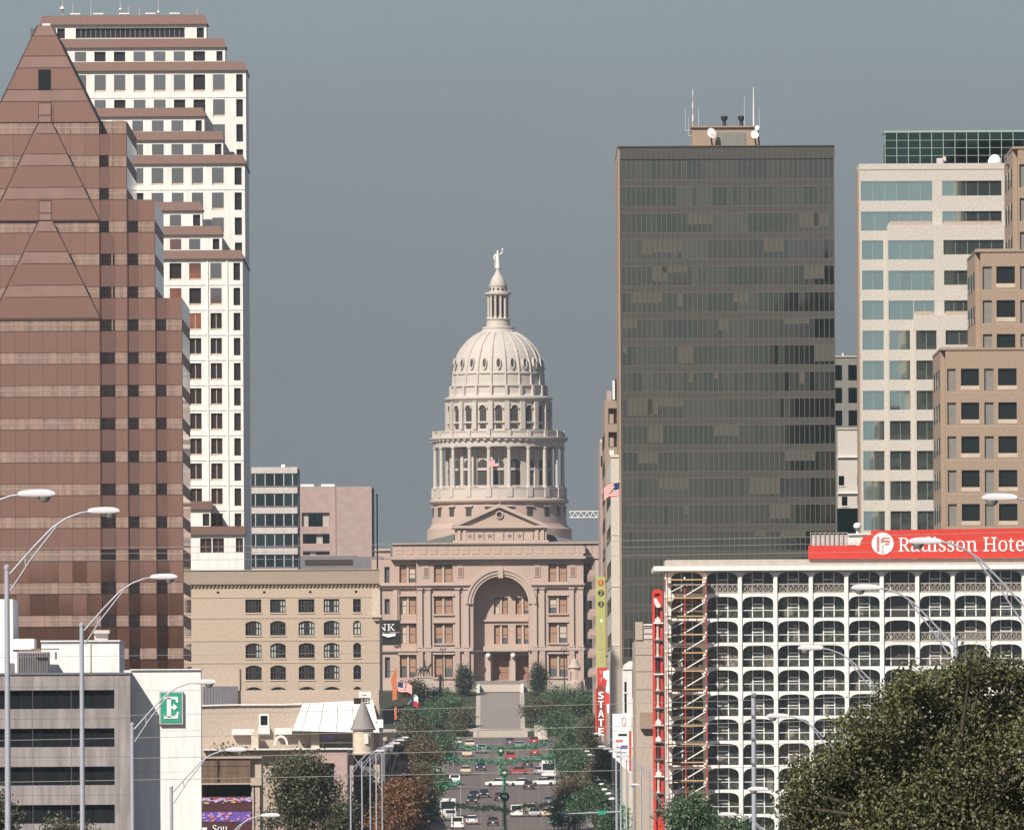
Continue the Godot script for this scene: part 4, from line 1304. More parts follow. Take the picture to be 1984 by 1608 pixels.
func shop_with_canopy() -> void:
	anchor(440, 1540)
	var d := 1210.0
	var o := thing("brown_canopy_shop", "weathered brown shop building with a dark opening and a bright purple painted band", "shop", Vector3(Q(440, 1600, d).x, ground(d), -d))
	var k := 0
	for y in [[1470, 1484], [1484.4, 1497], [1497.4, 1508], [1508.4, 1517]]:
		bx(o, "fascia_board", 340, y[0], 486, y[1], d + 0.06 * (k % 2), 10.0, M.weathered_wood)
		k += 1
	for x in [420.0, 484.0]:
		bx(o, "upright", x, 1470, x + 2.5, 1517, d - 0.15, 0.14, M.joint)
	bx(o, "gutter", 340, 1517.2, 486, 1520, d - 0.3, 0.6, M.stucco_tan)
	bx(o, "roof_edge", 340, 1466, 507, 1469.6, d - 0.2, 9.0, M.stucco_tan)
	bx(o, "back_wall", 340, 1520.3, 486, 1546, d + 6.0, 0.2, M.weathered_wood)
	bx(o, "inner_floor", 340, 1544, 486, 1546, d + 0.4, 5.5, M.weathered_wood)
	# the painted band: stripes of colour and a row of bright blobs
	bx(o, "painted_stripe", 340, 1546, 486, 1552, d - 0.05, 0.3, M.violet)
	bx(o, "painted_stripe", 340, 1552.2, 486, 1573, d, 0.3, M.wine)
	bx(o, "painted_stripe", 340, 1573.2, 486, 1592, d - 0.04, 0.3, M.purple)
	bx(o, "dark_base", 340, 1592.2, 486, 1660, d + 0.02, 0.3, M.wine)
	var tints := [M.banner_orange, M.banner_olive, M.sign_red, M.mark_pink, M.violet, M.wine, M.stucco_cream]
	for kk in 90:
		var low := kk % 2 == 0
		var fx := rng.randf_range(388, 484)
		var fy := rng.randf_range(1575, 1591) if low else rng.randf_range(1547, 1558) - (fx - 388) * 0.05
		var w := rng.randf_range(1.2, 4.5)
		var hh := rng.randf_range(0.7, 2.2)
		prism(o, "painted_fleck", [Vector2(fx - w, fy), Vector2(fx - w * 0.3, fy - hh), Vector2(fx + w * 0.8, fy - hh * 0.6), Vector2(fx + w, fy + hh * 0.5), Vector2(fx - w * 0.2, fy + hh)], d - 0.08 - 0.0006 * kk, 0.02, tints[(kk * 5 + kk / 3) % 7] if not low else [M.violet, M.purple, M.mark_pink, M.wine][kk % 4])
	text(o, "lettering", "Sou", 411, 1598, 440, 1612, d - 0.1, M.sign_white)
	bx(o, "lettering_stroke", 389, 1603, 400, 1609, d - 0.1, 0.05, M.sign_white)
	bx(o, "column", 488, 1515, 503, 1660, d - 0.6, 0.8, M.stucco_tan)
	bx(o, "column_cap", 485, 1508, 506, 1522, d - 0.8, 1.2, M.stucco_tan)
	bx(o, "column_strip", 491, 1524, 493, 1660, d - 0.66, 0.06, M.joint)
	bx(o, "side_wall", 486.3, 1470, 506, 1660, d + 0.4, 9.0, M.stucco_tan)

func suites_hotel() -> void:
	anchor(190, 1450)
	var d := 1000.0
	var o := thing("suites_hotel", "grey and white hotel with dark ribbon windows and a green letter sign", "hotel", Vector3(Q(190, 1600, d).x, ground(d), -d))
	var holes := []
	for y in [1337.0, 1411.0, 1485.0, 1559.0]:
		holes.append(Rect2(-60, y, 281, 36))
	var g0 := Q(0, 1303, d).y
	holed(o, "grey_wall", -200, 1307, 252, 1800, holes, d, 0.45, M.hotel_grey, 12.0)
	bx(o, "parapet_cap", -200, 1303, 253, 1306.8, d - 0.12, 12.2, M.slate_grey)
	for h in holes:
		var k := 0
		var x: float = h.position.x
		while x < h.end.x - 2:
			var w := minf(24.0, h.end.x - x)
			pane(o, "window_pane", Rect2(x + 0.3, h.position.y, w - 0.6, h.size.y), d + 0.42, M.strip_glass if k % 3 else M.black_glass, 0.002)
			x += 24.0
			k += 1
	for x in [62.0, 137.0, 229.0]:
		bx(o, "wall_joint", x, 1308, x + 0.6, 1800, d - 0.012, 0.011, M.slate_grey)
	for y in [1330.0, 1392.0, 1466.0, 1540.0]:
		bx(o, "wall_joint", -200, y, 252, y + 0.6, d - 0.01, 0.009, M.slate_grey)
	holed(o, "white_wall", 240, 1299, 389, 1800, [], d + 3.6, 0.1, M.hotel_white, 2.5)
	bx(o, "white_coping", 252, 1297, 390, 1299, d + 3.4, 2.9, M.hotel_white)
	for y in [1338.0, 1416.0, 1496.0]:
		bx(o, "wall_joint", 262, y, 389, y + 0.5, d + 3.585, 0.02, M.panel_white)
	# roof plant
	bx(o, "penthouse", 80, 1243, 231, 1303, d + 13, 14.0, M.hotel_white)
	bx(o, "penthouse_cap", 78, 1240.5, 233, 1243, d + 12.8, 14.4, M.hotel_white)
	bx(o, "penthouse", -60, 1160, 25, 1303, d + 16, 12.0, M.hotel_white)
	bx(o, "penthouse_step", 25.5, 1237, 66, 1258, d + 15, 6.0, M.hotel_white)
	bx(o, "plant_screen", 34, 1262, 94, 1303, d + 9, 3.0, M.panel_white)
	for k in 13:
		bx(o, "screen_louvre", 35 + k * 4.6, 1263, 37 + k * 4.6, 1302, d + 8.85, 0.14, M.slate_grey)
	bx(o, "roof_pipe", 60, 1256, 115, 1258.5, d + 8, 0.2, M.slate_grey)
	bx(o, "door_slot", 106, 1263, 109.5, 1276, d + 12.95, 0.05, M.slate_grey)
	bx(o, "downpipe", 174, 1244, 176, 1302, d + 12.9, 0.09, M.panel_white)
	bx(o, "plant_unit", -20, 1262, 33, 1303, d + 9.5, 3.0, M.hotel_white)
	bx(o, "unit_grille", 19, 1284, 27, 1301, d + 9.4, 0.1, M.slate_grey)
	bx(o, "exhaust_hood", 181, 1221, 212, 1227.5, d + 18, 2.5, M.panel_white)
	bx(o, "exhaust_neck", 183, 1227.7, 209, 1239.9, d + 18.4, 1.6, M.panel_white)
	# the sign
	var s := thing("letter_sign", "green square sign with a white letter E on the white hotel wall", "sign", Q(332, 1404, d + 3.4))
	bx(s, "sign_border", 308, 1340, 354, 1404, d + 3.25, 0.33, M.panel_white)
	bx(s, "sign_face", 310.5, 1343, 351, 1401, d + 3.2, 0.049, M.sign_green)
	# E with bracketed serifs and an arrowhead for its middle arm
	var e := shape(s)
	for pl in [
		[Vector2(323, 1353), Vector2(331, 1353), Vector2(331, 1391), Vector2(323, 1391)],
		[Vector2(317, 1351), Vector2(344, 1351), Vector2(345, 1362), Vector2(342, 1362), Vector2(339, 1355.5), Vector2(317, 1355.5)],
		[Vector2(317, 1388.5), Vector2(339, 1388.5), Vector2(343, 1380), Vector2(346, 1380), Vector2(344, 1393), Vector2(317, 1393)],
		[Vector2(331, 1369), Vector2(336, 1369), Vector2(336, 1364), Vector2(343, 1371), Vector2(336, 1378), Vector2(336, 1373.5), Vector2(331, 1373.5)]]:
		prism_into(e, pl, d + 3.15, 0.05)
	part(s, "letter", e.mesh(), M.sign_white)
	#part(s, "lettering_edge", boxmesh(Vector3(1.5, 0.05, 0.04)), M.sign_white, Q(330, 1402.3, d + 3.22))

# ---------- east side of the avenue (right in the picture) ----------
func dark_tower() -> void:
	anchor(1410, 700)
	var d := 1980.0
	var o := thing("dark_glass_tower", "tall dark brown glass office tower with a fine mullion grid", "tower", Vector3(Q(1410, 1280, d).x, ground(d), -d))
	var x0 := 1203.0
	var x1 := 1620.0
	var y := 309.0
	var floors := []
	while y < 1420.0:
		floors.append(y)
		y += 51.45
	var step := (x1 - x0 - 4.0) / 42.0
	bx(o, "parapet", x0, 283, x1, 307, d, 45.0, M.dark_spandrel)
	bx(o, "core", x0 + 1, 300, x1 - 1, 1640, d + 0.4, 44.5, M.dark_spandrel)
	var glasses := [M.smoke_glass, M.smoke_glass_b, M.smoke_glass_c, M.smoke_glass_d]
	# lower floors: too many panes to keep apart, joined by tint
	var joined := [shape(o), shape(o), shape(o), shape(o)]
	for f in floors.size():
		var top: float = floors[f]
		bx(o, "spandrel_panel", x0 + 2, top + 39.0, x1 - 2, top + 50.6, d + 0.01, 0.3, M.dark_spandrel)
		for yy in [top + 37.6, top + 50.6]:
			bx(o, "transom", x0, yy, x1, yy + 1.3, d - 0.005, 0.03, M.dark_mullion)
		var tint := 0
		var run := 0
		for k in 42:
			if run <= 0:
				run = rng.randi_range(1, 7)
				var q := rng.randf()
				tint = 0 if q < 0.36 else (1 if q < 0.66 else (2 if q < 0.9 else 3))
				if f > 11 and tint == 1:
					tint = 2
			run -= 1
			var g := tint
			if rng.randf() < 0.12:
				g = rng.randi_range(0, 2)
			var r := Rect2(x0 + 2 + k * step + 0.4, top, step - 0.8, 37.6)
			if f < 7:
				pane(o, "window_pane", r, d + 0.06, glasses[g], 0.0022)
			else:
				var s: Shape = joined[g]
				var a := Q(r.position.x, r.position.y, d + 0.1)
				var b := Q(r.end.x, r.end.y, d + 0.1)
				var t := Vector3(rng.randfn(0, 0.0022), rng.randfn(0, 0.0022), 1).normalized()
				var c := (a + b) / 2
				var q := []
				for e in [Vector2(a.x, a.y), Vector2(b.x, a.y), Vector2(b.x, b.y), Vector2(a.x, b.y)]:
					q.append(Vector3(e.x, e.y, c.z - (t.x * (e.x - c.x) + t.y * (e.y - c.y)) / t.z))
				s.quad(q[0], q[1], q[2], q[3], t)
	# drawn blinds close behind some runs of panes
	for k in 34:
		var bf := 2 + k % 13
		var b0 := rng.randi_range(0, 38)
		var bn := rng.randi_range(1, 6)
		var bh := rng.randf_range(9.0, 34.0)
		for q in mini(bn, 42 - b0):
			bx(o, "blind", x0 + 2 + (b0 + q) * step + 0.5, floors[bf] + 0.5, x0 + 2 + (b0 + q + 1) * step - 0.5, floors[bf] + bh, d + 0.02, 0.012, M.blind_grey)
	for k in 4:
		if joined[k].v.size():
			stuff(part(o, "lower_window_panes", joined[k].mesh(), glasses[k]))
	for k in 43:
		var x := x0 + 2 + k * step
		bx(o, "mullion", x - 0.55, 285, x + 0.55, 1420, d - 0.07, 0.075, M.dark_mullion)
	bx(o, "corner_edge", x0 - 3.4, 284, x0 - 0.2, 1500, d + 0.5, 44.0, M.dark_edge)
	bx(o, "roof_coping", x0 - 4, 281, x1 + 0.5, 282.8, d - 0.2, 45.4, M.dark_mullion)
	# roof house, vents, dishes and masts
	bx(o, "roof_house", 1344, 246, 1474, 281, d + 14, 12.0, M.tan_precast)
	bx(o, "roof_house_panel", 1392, 256, 1448, 281, d + 13.9, 0.09, M.grey_panel)
	bx(o, "roof_house_cap", 1342, 243, 1476, 246, d + 13.6, 12.8, M.tan_precast)
	for x in [1406.5, 1439.5]:
		var s := shape(o)
		var u := (d + 18) / F
		s.lathe(Vector3(Q(x, 0, d + 18).x, 0, -d - 18), [Vector2(4.6 * u, Q(0, 244, d + 18).y), Vector2(3.2 * u, Q(0, 239, d + 18).y), Vector2(3.2 * u, Q(0, 234, d + 18).y), Vector2(6.6 * u, Q(0, 230, d + 18).y), Vector2(6.8 * u, Q(0, 224.5, d + 18).y), Vector2(0.02, Q(0, 223.5, d + 18).y)], 14)
		part(o, "roof_vent", s.mesh(), M.black)
	for e in [[1380, 258, 10.5, 0.55], [1465, 261, 8.0, 0.2], [1471, 248, 5.0, -0.5]]:
		var s := shape(o)
		var c := Q(e[0], e[1], d + 12.5)
		var r: float = e[2] * d / F
		var ax2 := Vector3(sin(e[3]), 0.25, cos(e[3])).normalized()
		var u := ax2.cross(Vector3.UP).normalized()
		var w := ax2.cross(u)
		for k in 18:
			for j in 4:
				var q := []
				for m in [[k, j], [k + 1, j], [k + 1, j + 1], [k, j + 1]]:
					var rr: float = r * m[1] / 4.0
					var t: float = TAU * m[0] / 18
					q.append(c + (u * cos(t) + w * sin(t)) * rr + ax2 * (rr * rr / r * 0.35))
				s.quad(q[0], q[1], q[2], q[3], ax2)
		s.bar(c, c + ax2 * r * 0.7, 0.05, 0.05, 5)
		part(o, "satellite_dish", s.mesh(), M.dish_white)
		s = shape(o)
		s.bar(c - ax2 * 0.1, Q(e[0] + 3, 281.5, d + 13.2), 0.12, 0.14, 6)
		part(o, "dish_mount", s.mesh(), M.black)
	for e in [[1345.5, 172, 246, 0.13], [1463.5, 168, 244, 0.14]]:
		for k in 6:
			var ya := lerpf(e[2], e[1], k / 6.0)
			var yb := lerpf(e[2], e[1], (k + 1) / 6.0)
			var s := shape(o)
			s.bar(Q(e[0], ya, d + 20), Q(e[0], yb, d + 20), e[3] * (1 - k * 0.1), e[3] * (0.9 - k * 0.1), 6)
			part(o, "mast_section", s.mesh(), M.brace_white if k % 2 else (M.plank if e[0] < 1400 else M.brace_white))
	for e in [[1331, 208, 252], [1357, 205, 246], [1446, 186, 246], [1474.5, 212, 250], [1337, 225, 262]]:
		var s := shape(o)
		s.bar(Q(e[0], e[2], d + 17), Q(e[0], e[1], d + 17), 0.07, 0.05, 5)
		part(o, "whip_aerial", s.mesh(), M.antenna_grey)
		if e[0] < 1342 or e[0] > 1474.2:
			s = shape(o)
			s.bar(Q(e[0], e[2], d + 17), Q(1344 if e[0] < 1400 else 1474, e[2], d + 17), 0.06, 0.06, 5)
			part(o, "aerial_arm", s.mesh(), M.antenna_grey)

func avenue_slivers() -> void:
	anchor(1185, 1000)
	# buildings up the right pavement, seen end-on beside the dark tower
	var a := thing("cream_sliver_building", "tall cream building seen edge-on left of the dark tower", "building", Vector3(Q(1195, 1380, 1990).x, ground(1990), -1990), "buildings up the right pavement")
	bxg(a, "wall", 1184, 886, 1240, 1990, 75.0, M.beige_stone)
	bx(a, "parapet", 1183.5, 881, 1240, 885.8, 1989.8, 75.2, M.stucco_cream)
	bx(a, "roof_unit", 1182, 872, 1190, 881, 1998, 5.0, M.roof_white)
	for y in [1035.0, 1135.0, 1250.0]:
		bx(a, "string_course", 1183.3, y, 1240, y + 2, 1989.9, 60.0, M.stucco_cream)
	for k in 9:
		for y in [960.0, 1030.0, 1100.0, 1170.0, 1240.0]:
			var p := Q(1184, y, 1990)
			wbox(a, "side_window", Vector3(p.x - 0.02, p.y, -1996 - k * 7.6), Vector3(0.12, 2.4, 1.5), M.sash_glass_dark)
	var b := thing("tan_sliver_building", "tan tower with two dark balcony openings behind the cream sliver", "building", Vector3(Q(1195, 1380, 2140).x, ground(2140), -2140), "buildings up the right pavement")
	var hs := [Rect2(1180, 791, 19, 30), Rect2(1180, 837, 19, 29)]
	holed(b, "wall", 1173, 776, 1215, 1560, hs, 2140, 1.6, M.tan_precast, 55.0)
	for h in hs:
		bx(b, "balcony_back", h.position.x, h.position.y, h.end.x, h.end.y, 2141.6, 0.05, M.tan_precast)
		bx(b, "balcony_block", h.position.x + 0.5, h.position.y + 11, h.position.x + 10, h.end.y - 1, 2140.3, 1.2, M.pink_concrete)
	bx(b, "roof_block", 1177, 757, 1186, 776, 2144, 6.0, M.pink_concrete)
	bx(b, "roof_fin", 1188.5, 737, 1193, 774, 2143, 3.0, M.roof_white)
	bx(b, "roof_fin", 1193.5, 734, 1198, 776, 2143.4, 3.0, M.black)
	for k in 6:
		var p := Q(1173, 900, 2140)
		for y in [850.0, 905.0, 960.0, 1015.0, 1070.0, 1125.0, 1180.0]:
			wbox(b, "side_window", Vector3(p.x - 0.02, Q(0, y, 2140).y, -2146 - k * 8.0), Vector3(0.12, 2.2, 1.6), M.sash_glass_dark)
	var c := thing("far_sliver_building", "farthest pale building edge right of the capitol", "building", Vector3(Q(1170, 1380, 2300).x, ground(2300), -2300), "buildings up the right pavement")
	holed(c, "wall", 1163.5, 857, 1180, 1440, [Rect2(1165, 883, 4, 21)], 2300, 0.6, M.pink_concrete, 50.0)
	bx(c, "window", 1165, 883, 1169, 904, 2300.55, 0.05, M.black_glass)
	bx(c, "roof_cap", 1164, 851, 1178, 856.8, 2301, 20.0, M.stucco_cream)
	var f := thing("shaded_arcade_building", "shaded building with projecting balconies beside the olive banner", "building", Vector3(Q(1150, 1330, 2420).x, ground(2420), -2420), "buildings up the right pavement")
	bxg(f, "wall", 1153, 1085, 1200, 2420, 90.0, M.stucco_tan)
	for k in 5:
		for q in 6:
			var p := Q(1153, 1110 + q * 38, 2420)
			wbox(f, "balcony", Vector3(p.x - 0.5, p.y, -2424 - k * 15.0), Vector3(1.1, 1.2, 4.0), M.pink_concrete)
	# tan party wall and the low buildings between the dark tower and the arched hotel
	anchor(1245, 1350)
	var g := thing("tan_party_wall_building", "plain tan party wall with a narrow raised pier beside the red mast", "building", Vector3(Q(1250, 1400, 1700).x, ground(1700), -1700))
	bxg(g, "wall", 1232, 1240, 1275, 1700, 40.0, M.stucco_tan)
	bx(g, "pier", 1232, 1205, 1246, 1240, 1699.8, 3.0, M.stucco_tan)
	bx(g, "roof_tank", 1249, 1212, 1266, 1238, 1708, 5.0, M.panel_white)
	bx(g, "tank_rim", 1248, 1209, 1267, 1212, 1707.8, 5.4, M.roof_white)
	for y in [1216.0, 1227.0]:
		bx(g, "tank_hoop", 1249, y, 1266, y + 1.2, 1707.9, 0.1, M.slate_grey)
	for y in [1268.0, 1300.0, 1335.0]:
		bx(g, "wall_joint", 1232, y, 1275, y + 1, 1699.93, 0.06, M.tan_brick_dull)
	bx(g, "white_coping", 1240, 1377, 1275, 1380, 1756.6, 1.3, M.roof_white)
	bx(g, "lower_wall", 1240, 1380.2, 1275, 1412, 1699, 0.9, M.tan_precast)
	bx(g, "brick_wall", 1240, 1412.2, 1275, 1560, 1756.8, 1.1, M.brown_granite)
	bx(g, "rust_pipe", 1236, 1364, 1243, 1425, 1756, 0.6, M.banner_orange)
	var w := thing("white_frame_building", "narrow white framed building with dark slot windows on the right pavement", "building", Vector3(Q(1217, 1450, 1780).x, ground(1780), -1780))
	var wh := [Rect2(1210, 1321, 4.5, 60), Rect2(1225, 1300, 8, 52)]
	holed(w, "wall", 1207, 1297, 1232, 1600, wh, 1780, 0.5, M.roof_white, 25.0)
	prism(w, "gable_top", [Vector2(1207, 1297), Vector2(1209, 1288), Vector2(1219, 1281), Vector2(1231, 1280), Vector2(1231, 1297)], 1779.8, 6.0, M.roof_white)
	for h in wh:
		bx(w, "window", h.position.x, h.position.y, h.end.x, h.end.y, 1780.45, 0.05, M.black_glass)
	bx(w, "floor_bar", 1208, 1341, 1216, 1343.5, 1779.9, 0.3, M.roof_white)
	bx(w, "stucco_bay", 1222, 1390, 1243, 1560, 1778, 1.8, M.stucco_cream)
	bx(w, "white_bay", 1224, 1420, 1232, 1450, 1777.6, 0.39, M.roof_white)
	bx(w, "shop_wall", 1207, 1465, 1270, 1640, 1777, 0.9, M.stucco_cream)
	bx(w, "shop_pier", 1252, 1478, 1259, 1620, 1776.4, 0.55, M.roof_white)
	bx(w, "shop_pier", 1237, 1490, 1240, 1620, 1776.4, 0.55, M.brown_granite)
	bx(w, "shop_pier", 1262, 1490, 1267, 1620, 1776.4, 0.55, M.roof_white)
	bx(w, "shop_window", 1228, 1508, 1234, 1530, 1776.9, 0.08, M.black_glass)

func hotel() -> void:
	anchor(1640, 1300)
	var d := 1560.0
	var o := thing("arched_hotel", "white hotel with a lattice of arched balcony bays", "hotel", Vector3(Q(1640, 1600, d).x, ground(d), -d))
	var w: Material = M.lattice_white
	var pitch := 68.8
	var x0 := 1298.0
	var u := d / F
	var tall := 47.45
	# one bay of the screen: outer rectangle and an arched opening, with depth; shared by all bays
	var s := Shape.new()
	var W := pitch * u
	var H := tall * u
	var inner := []
	var outer := []
	var ow := 60.0 * u
	var bot := -H / 2 + 3.2 * u
	var top := H / 2 - 2.8 * u
	var spring := top - 15.0 * u
	inner.append(Vector2(-ow / 2, bot))
	outer.append(Vector2(-W / 2, -H / 2))
	var n := 20
	for k in n + 1:
		var a := PI - PI * k / n
		var c := cos(a)
		var sn := sin(a)
		# a flattened, almost basket-shaped arch
		inner.append(Vector2(signf(c) * pow(absf(c), 0.62) * ow / 2, spring + pow(sn, 0.72) * (top - spring)))
		outer.append(Vector2(-W / 2, lerpf(-H / 2, H / 2, 0.75)) if k == 0 else (Vector2(W / 2, lerpf(-H / 2, H / 2, 0.75)) if k == n else Vector2(lerpf(-W / 2, W / 2, float(k) / n), H / 2)))
	inner.append(Vector2(ow / 2, bot))
	outer.append(Vector2(W / 2, -H / 2))
	inner.append(inner[0])
	outer.append(outer[0])
	var back := Vector3(0, 0, -1.3)
	for k in inner.size() - 1:
		var a := Vector3(inner[k].x, inner[k].y, 0)
		var b := Vector3(inner[k + 1].x, inner[k + 1].y, 0)
		s.quad(Vector3(outer[k].x, outer[k].y, 0), Vector3(outer[k + 1].x, outer[k + 1].y, 0), b, a, Vector3(0, 0, 1))
		var nr := Vector3(b.y - a.y, a.x - b.x, 0).normalized()
		s.quad(a, b, b + back, a + back, nr)
	var bay := s.mesh()
	# window bars shared by the bays
	var bm := []
	for half in [10.5, 17.5]:
		s = Shape.new()
		for sx in [-1.0, 1.0]:
			s.box(Vector3(sx * half * u - 0.055, -H / 2 + 0.2, 0), Vector3(sx * half * u + 0.055, H / 2 - 0.2, 0.08))
		if half < 15:
			s.box(Vector3(-half * u, 6.0 * u - 0.06, 0.01), Vector3(half * u, 6.0 * u + 0.06, 0.07))
			s.box(Vector3(-half * u, -0.8 * u - 0.04, 0.01), Vector3(half * u, -0.8 * u + 0.04, 0.07))
		bm.append(s.mesh())
	var rail := Shape.new()
	rail.bar(Vector3(-ow / 2, -6.2 * u, 0), Vector3(ow / 2, -6.2 * u, 0), 0.05, 0.05, 6)
	var rail_mesh := rail.mesh()
	# pierced balcony panel: a grid of crossed ribs
	var panel := Shape.new()
	var ph := 17.0 * u
	for k in 6:
		var xa := lerpf(-ow / 2, ow / 2, k / 6.0)
		var xb := lerpf(-ow / 2, ow / 2, (k + 1) / 6.0)
		panel.bar(Vector3(xa, bot, 0), Vector3(xb, bot + ph, 0), 0.05, 0.05, 4)
		panel.bar(Vector3(xb, bot, 0), Vector3(xa, bot + ph, 0), 0.05, 0.05, 4)
		panel.bar(Vector3(xb, bot, 0), Vector3(xb, bot + ph, 0), 0.05, 0.05, 4)
	panel.bar(Vector3(-ow / 2, bot + ph, 0), Vector3(ow / 2, bot + ph, 0), 0.10, 0.10, 4)
	panel.bar(Vector3(-ow / 2, bot + 0.08, 0), Vector3(ow / 2, bot + 0.08, 0), 0.10, 0.10, 4)
	var panel_mesh := panel.mesh()
	var cols := 11
	var rows := 11
	for r in rows:
		for c in cols:
			var ctr := Q(x0 + pitch * (c + 0.5), 1104.5 + tall * (r + 0.5), d)
			part(o, "arch_bay", bay, w, ctr)
			var wide := c == 6
			var m: Material = M.room_dark if wide else (M.room_curtain if rng.randf() < 0.16 else M.room_glass)
			var wn := wbox(o, "window", ctr + Vector3(0, 0, -1.25), Vector3(W - 0.3, H - 0.15, 0.06), m)
			wn.rotation.y = rng.randfn(0, 0.004)
			part(wn, "window_bars", bm[1 if wide else 0], w, ctr + Vector3(0, 0, -1.2))
			if not wide and rng.randf() < 0.55:
				var cx := rng.randf_range(-0.32, 0.32) * W
				wbox(wn, "curtain", ctr + Vector3(cx, rng.randf_range(-0.1, 0.1) * H, -1.21), Vector3(W * rng.randf_range(0.14, 0.3), H * rng.randf_range(0.4, 0.85), 0.02), M.room_curtain)
			elif not wide:
				wbox(wn, "air_conditioner", ctr + Vector3(0, 2.6 * u, -1.19), Vector3(18 * u, 5.0 * u, 0.1), M.room_dark)
			if r == 0 or (r == 2 and c > 5):
				part(o, "balcony_panel", panel_mesh, M.rail_grey, ctr + Vector3(0, 0, -0.25))
			else:
				part(o, "balcony_rail", rail_mesh, w, ctr + Vector3(0, 0, -0.25))
			if c > 0:
				pass
	for c in cols + 1:
		var x := x0 + pitch * c
		bx(o, "pier", x - 3.0, 1105, x + 3.0, 1104.5 + tall * rows, d - 0.18, 0.17, w)
	bx(o, "left_return", x0 - 6.5, 1104.5, x0 - 3.8, 1640, d - 0.1, 18.0, w)
	bx(o, "body", x0 - 3, 1106, x0 + pitch * cols, 1640, d + 1.4, 18.0, M.hotel_beige)
	bx(o, "base_wall", x0 - 3.5, 1104.7 + tall * rows, x0 + pitch * cols, 1700, d - 0.1, 1.2, w)
	bx(o, "roof_slab", 1268, 1095, x0 + pitch * cols + 8, 1104.3, d - 1.0, 22.0, w)
	bx(o, "roof_soffit_beam", 1284, 1104.6, x0 + pitch * cols, 1107, d - 0.35, 0.16, M.hotel_beige)
	bx(o, "penthouse", 1291, 1083, x0 + pitch * cols, 1094.8, d + 0.6, 17.0, M.hotel_beige)
	# the red roof sign
	var e := thing("red_hotel_sign", "red rooftop sign with white lettering and a round emblem", "sign", Q(1780, 1083, d))
	var pts := [Vector2(1568, 1057), Vector2(1664, 1057)]
	for k in 9:
		var a := PI * 0.5 * k / 8.0
		pts.append(Vector2(1688 - cos(a) * 19.0, 1057 - 1 - sin(a) * 20.0))
	pts += [Vector2(1690, 1036), Vector2(1690, 1028), Vector2(2080, 1024), Vector2(2080, 1082.6), Vector2(1568, 1082.6)]
	prism(e, "sign_panel", pts, d + 0.1, 0.35, M.sign_red)
	bx(e, "sign_backing", 1645, 1034, 1690, 1056, d + 0.5, 0.2, M.roof_white)
	prism(e, "sign_backing", [Vector2(1645, 1034), Vector2(1690, 1033), Vector2(1690, 1036), Vector2(1645, 1037)], d + 0.2, 0.25, M.roof_white)
	for k in 9:
		bx(e, "rail_post", 1572 + k * 9.0, 1033, 1573.3 + k * 9.0, 1057, d + 0.6, 0.12, M.rail_grey)
	bx(e, "rail_screen", 1573, 1036, 1645, 1056.8, d + 0.8, 0.05, M.panel_white)
	bx(e, "rail_top", 1571, 1031.5, 1646, 1033, d + 0.6, 0.12, M.rail_grey)
	s = shape(e)
	pts = []
	for k in 28:
		pts.append(Vector2(1712.5 + cos(TAU * k / 28) * 21.3, 1053.5 + sin(TAU * k / 28) * 21.3))
	prism_into(s, pts, d + 0.03, 0.06)
	var disc := part(e, "emblem_disc", s.mesh(), M.sign_white)
	bx(disc, "emblem_bar", 1701, 1040, 1706, 1069, d - 0.01, 0.035, M.mark_pink)
	for q in [[Vector2(1709, 1045), Vector2(1713, 1041.5), Vector2(1726, 1041.5), Vector2(1726, 1044), Vector2(1714, 1045), Vector2(1711, 1053), Vector2(1709, 1053)], [Vector2(1713, 1047), Vector2(1726, 1047), Vector2(1726, 1050.5), Vector2(1713, 1050.5)], [Vector2(1716, 1053.5), Vector2(1726, 1052.5), Vector2(1726, 1055.5), Vector2(1716, 1056.5)]]:
		prism(disc, "emblem_stroke", q, d - 0.01, 0.035, M.mark_pink)
	bx(disc, "emblem_stem", 1710, 1055, 1714, 1073, d - 0.008, 0.033, M.panel_white)
	text(e, "lettering", "Radisson Hotel", 1743, 1040.5, 1999, 1070, d + 0.07, M.sign_white, "Droid Serif")
	var v := thing("roof_ventilator", "small white ball-topped ventilator left of the red roof sign", "ventilator", Q(1664, 1034, d + 3))
	s = shape(v)
	var vp := Q(1664, 1034, d + 3)
	s.lathe(vp, [Vector2(0.18, -3.0), Vector2(0.18, 0.5), Vector2(0.45, 0.7), Vector2(0.5, 1.0), Vector2(0.3, 1.25), Vector2(0.02, 1.3)], 12)
	part(v, "cowl", s.mesh(), M.dish_white)
	s = shape(v)
	s.lathe(vp, [Vector2(0.3, 0.35), Vector2(0.3, 0.48), Vector2(0.02, 0.5)], 12)
	part(v, "collar", s.mesh(), M.slate_grey)
	# scaffold on the end bay
	anchor(1330, 1330)
	var sc := thing("scaffold", "scaffold tower with red posts, planks and white braces on the end bay", "scaffold", Vector3(Q(1330, 1600, d - 3).x, ground(d - 3), -d + 3))
	for x in [1291.0, 1328.0, 1369.0]:
		for zz in [0.6, 2.4]:
			s = shape(sc)
			s.bar(Vector3(Q(x, 1600, d).x, ground(d) - 0.2, -d + zz), Vector3(Q(x, 1112 if x != 1328 else 1140, d).x, Q(x, 1112 if x != 1328 else 1140, d).y, -d + zz), 0.06, 0.06, 6)
			part(sc, "post", s.mesh(), M.scaffold_red if zz > 1 else M.brace_white)
	var y := 1122.0
	var k2 := 0
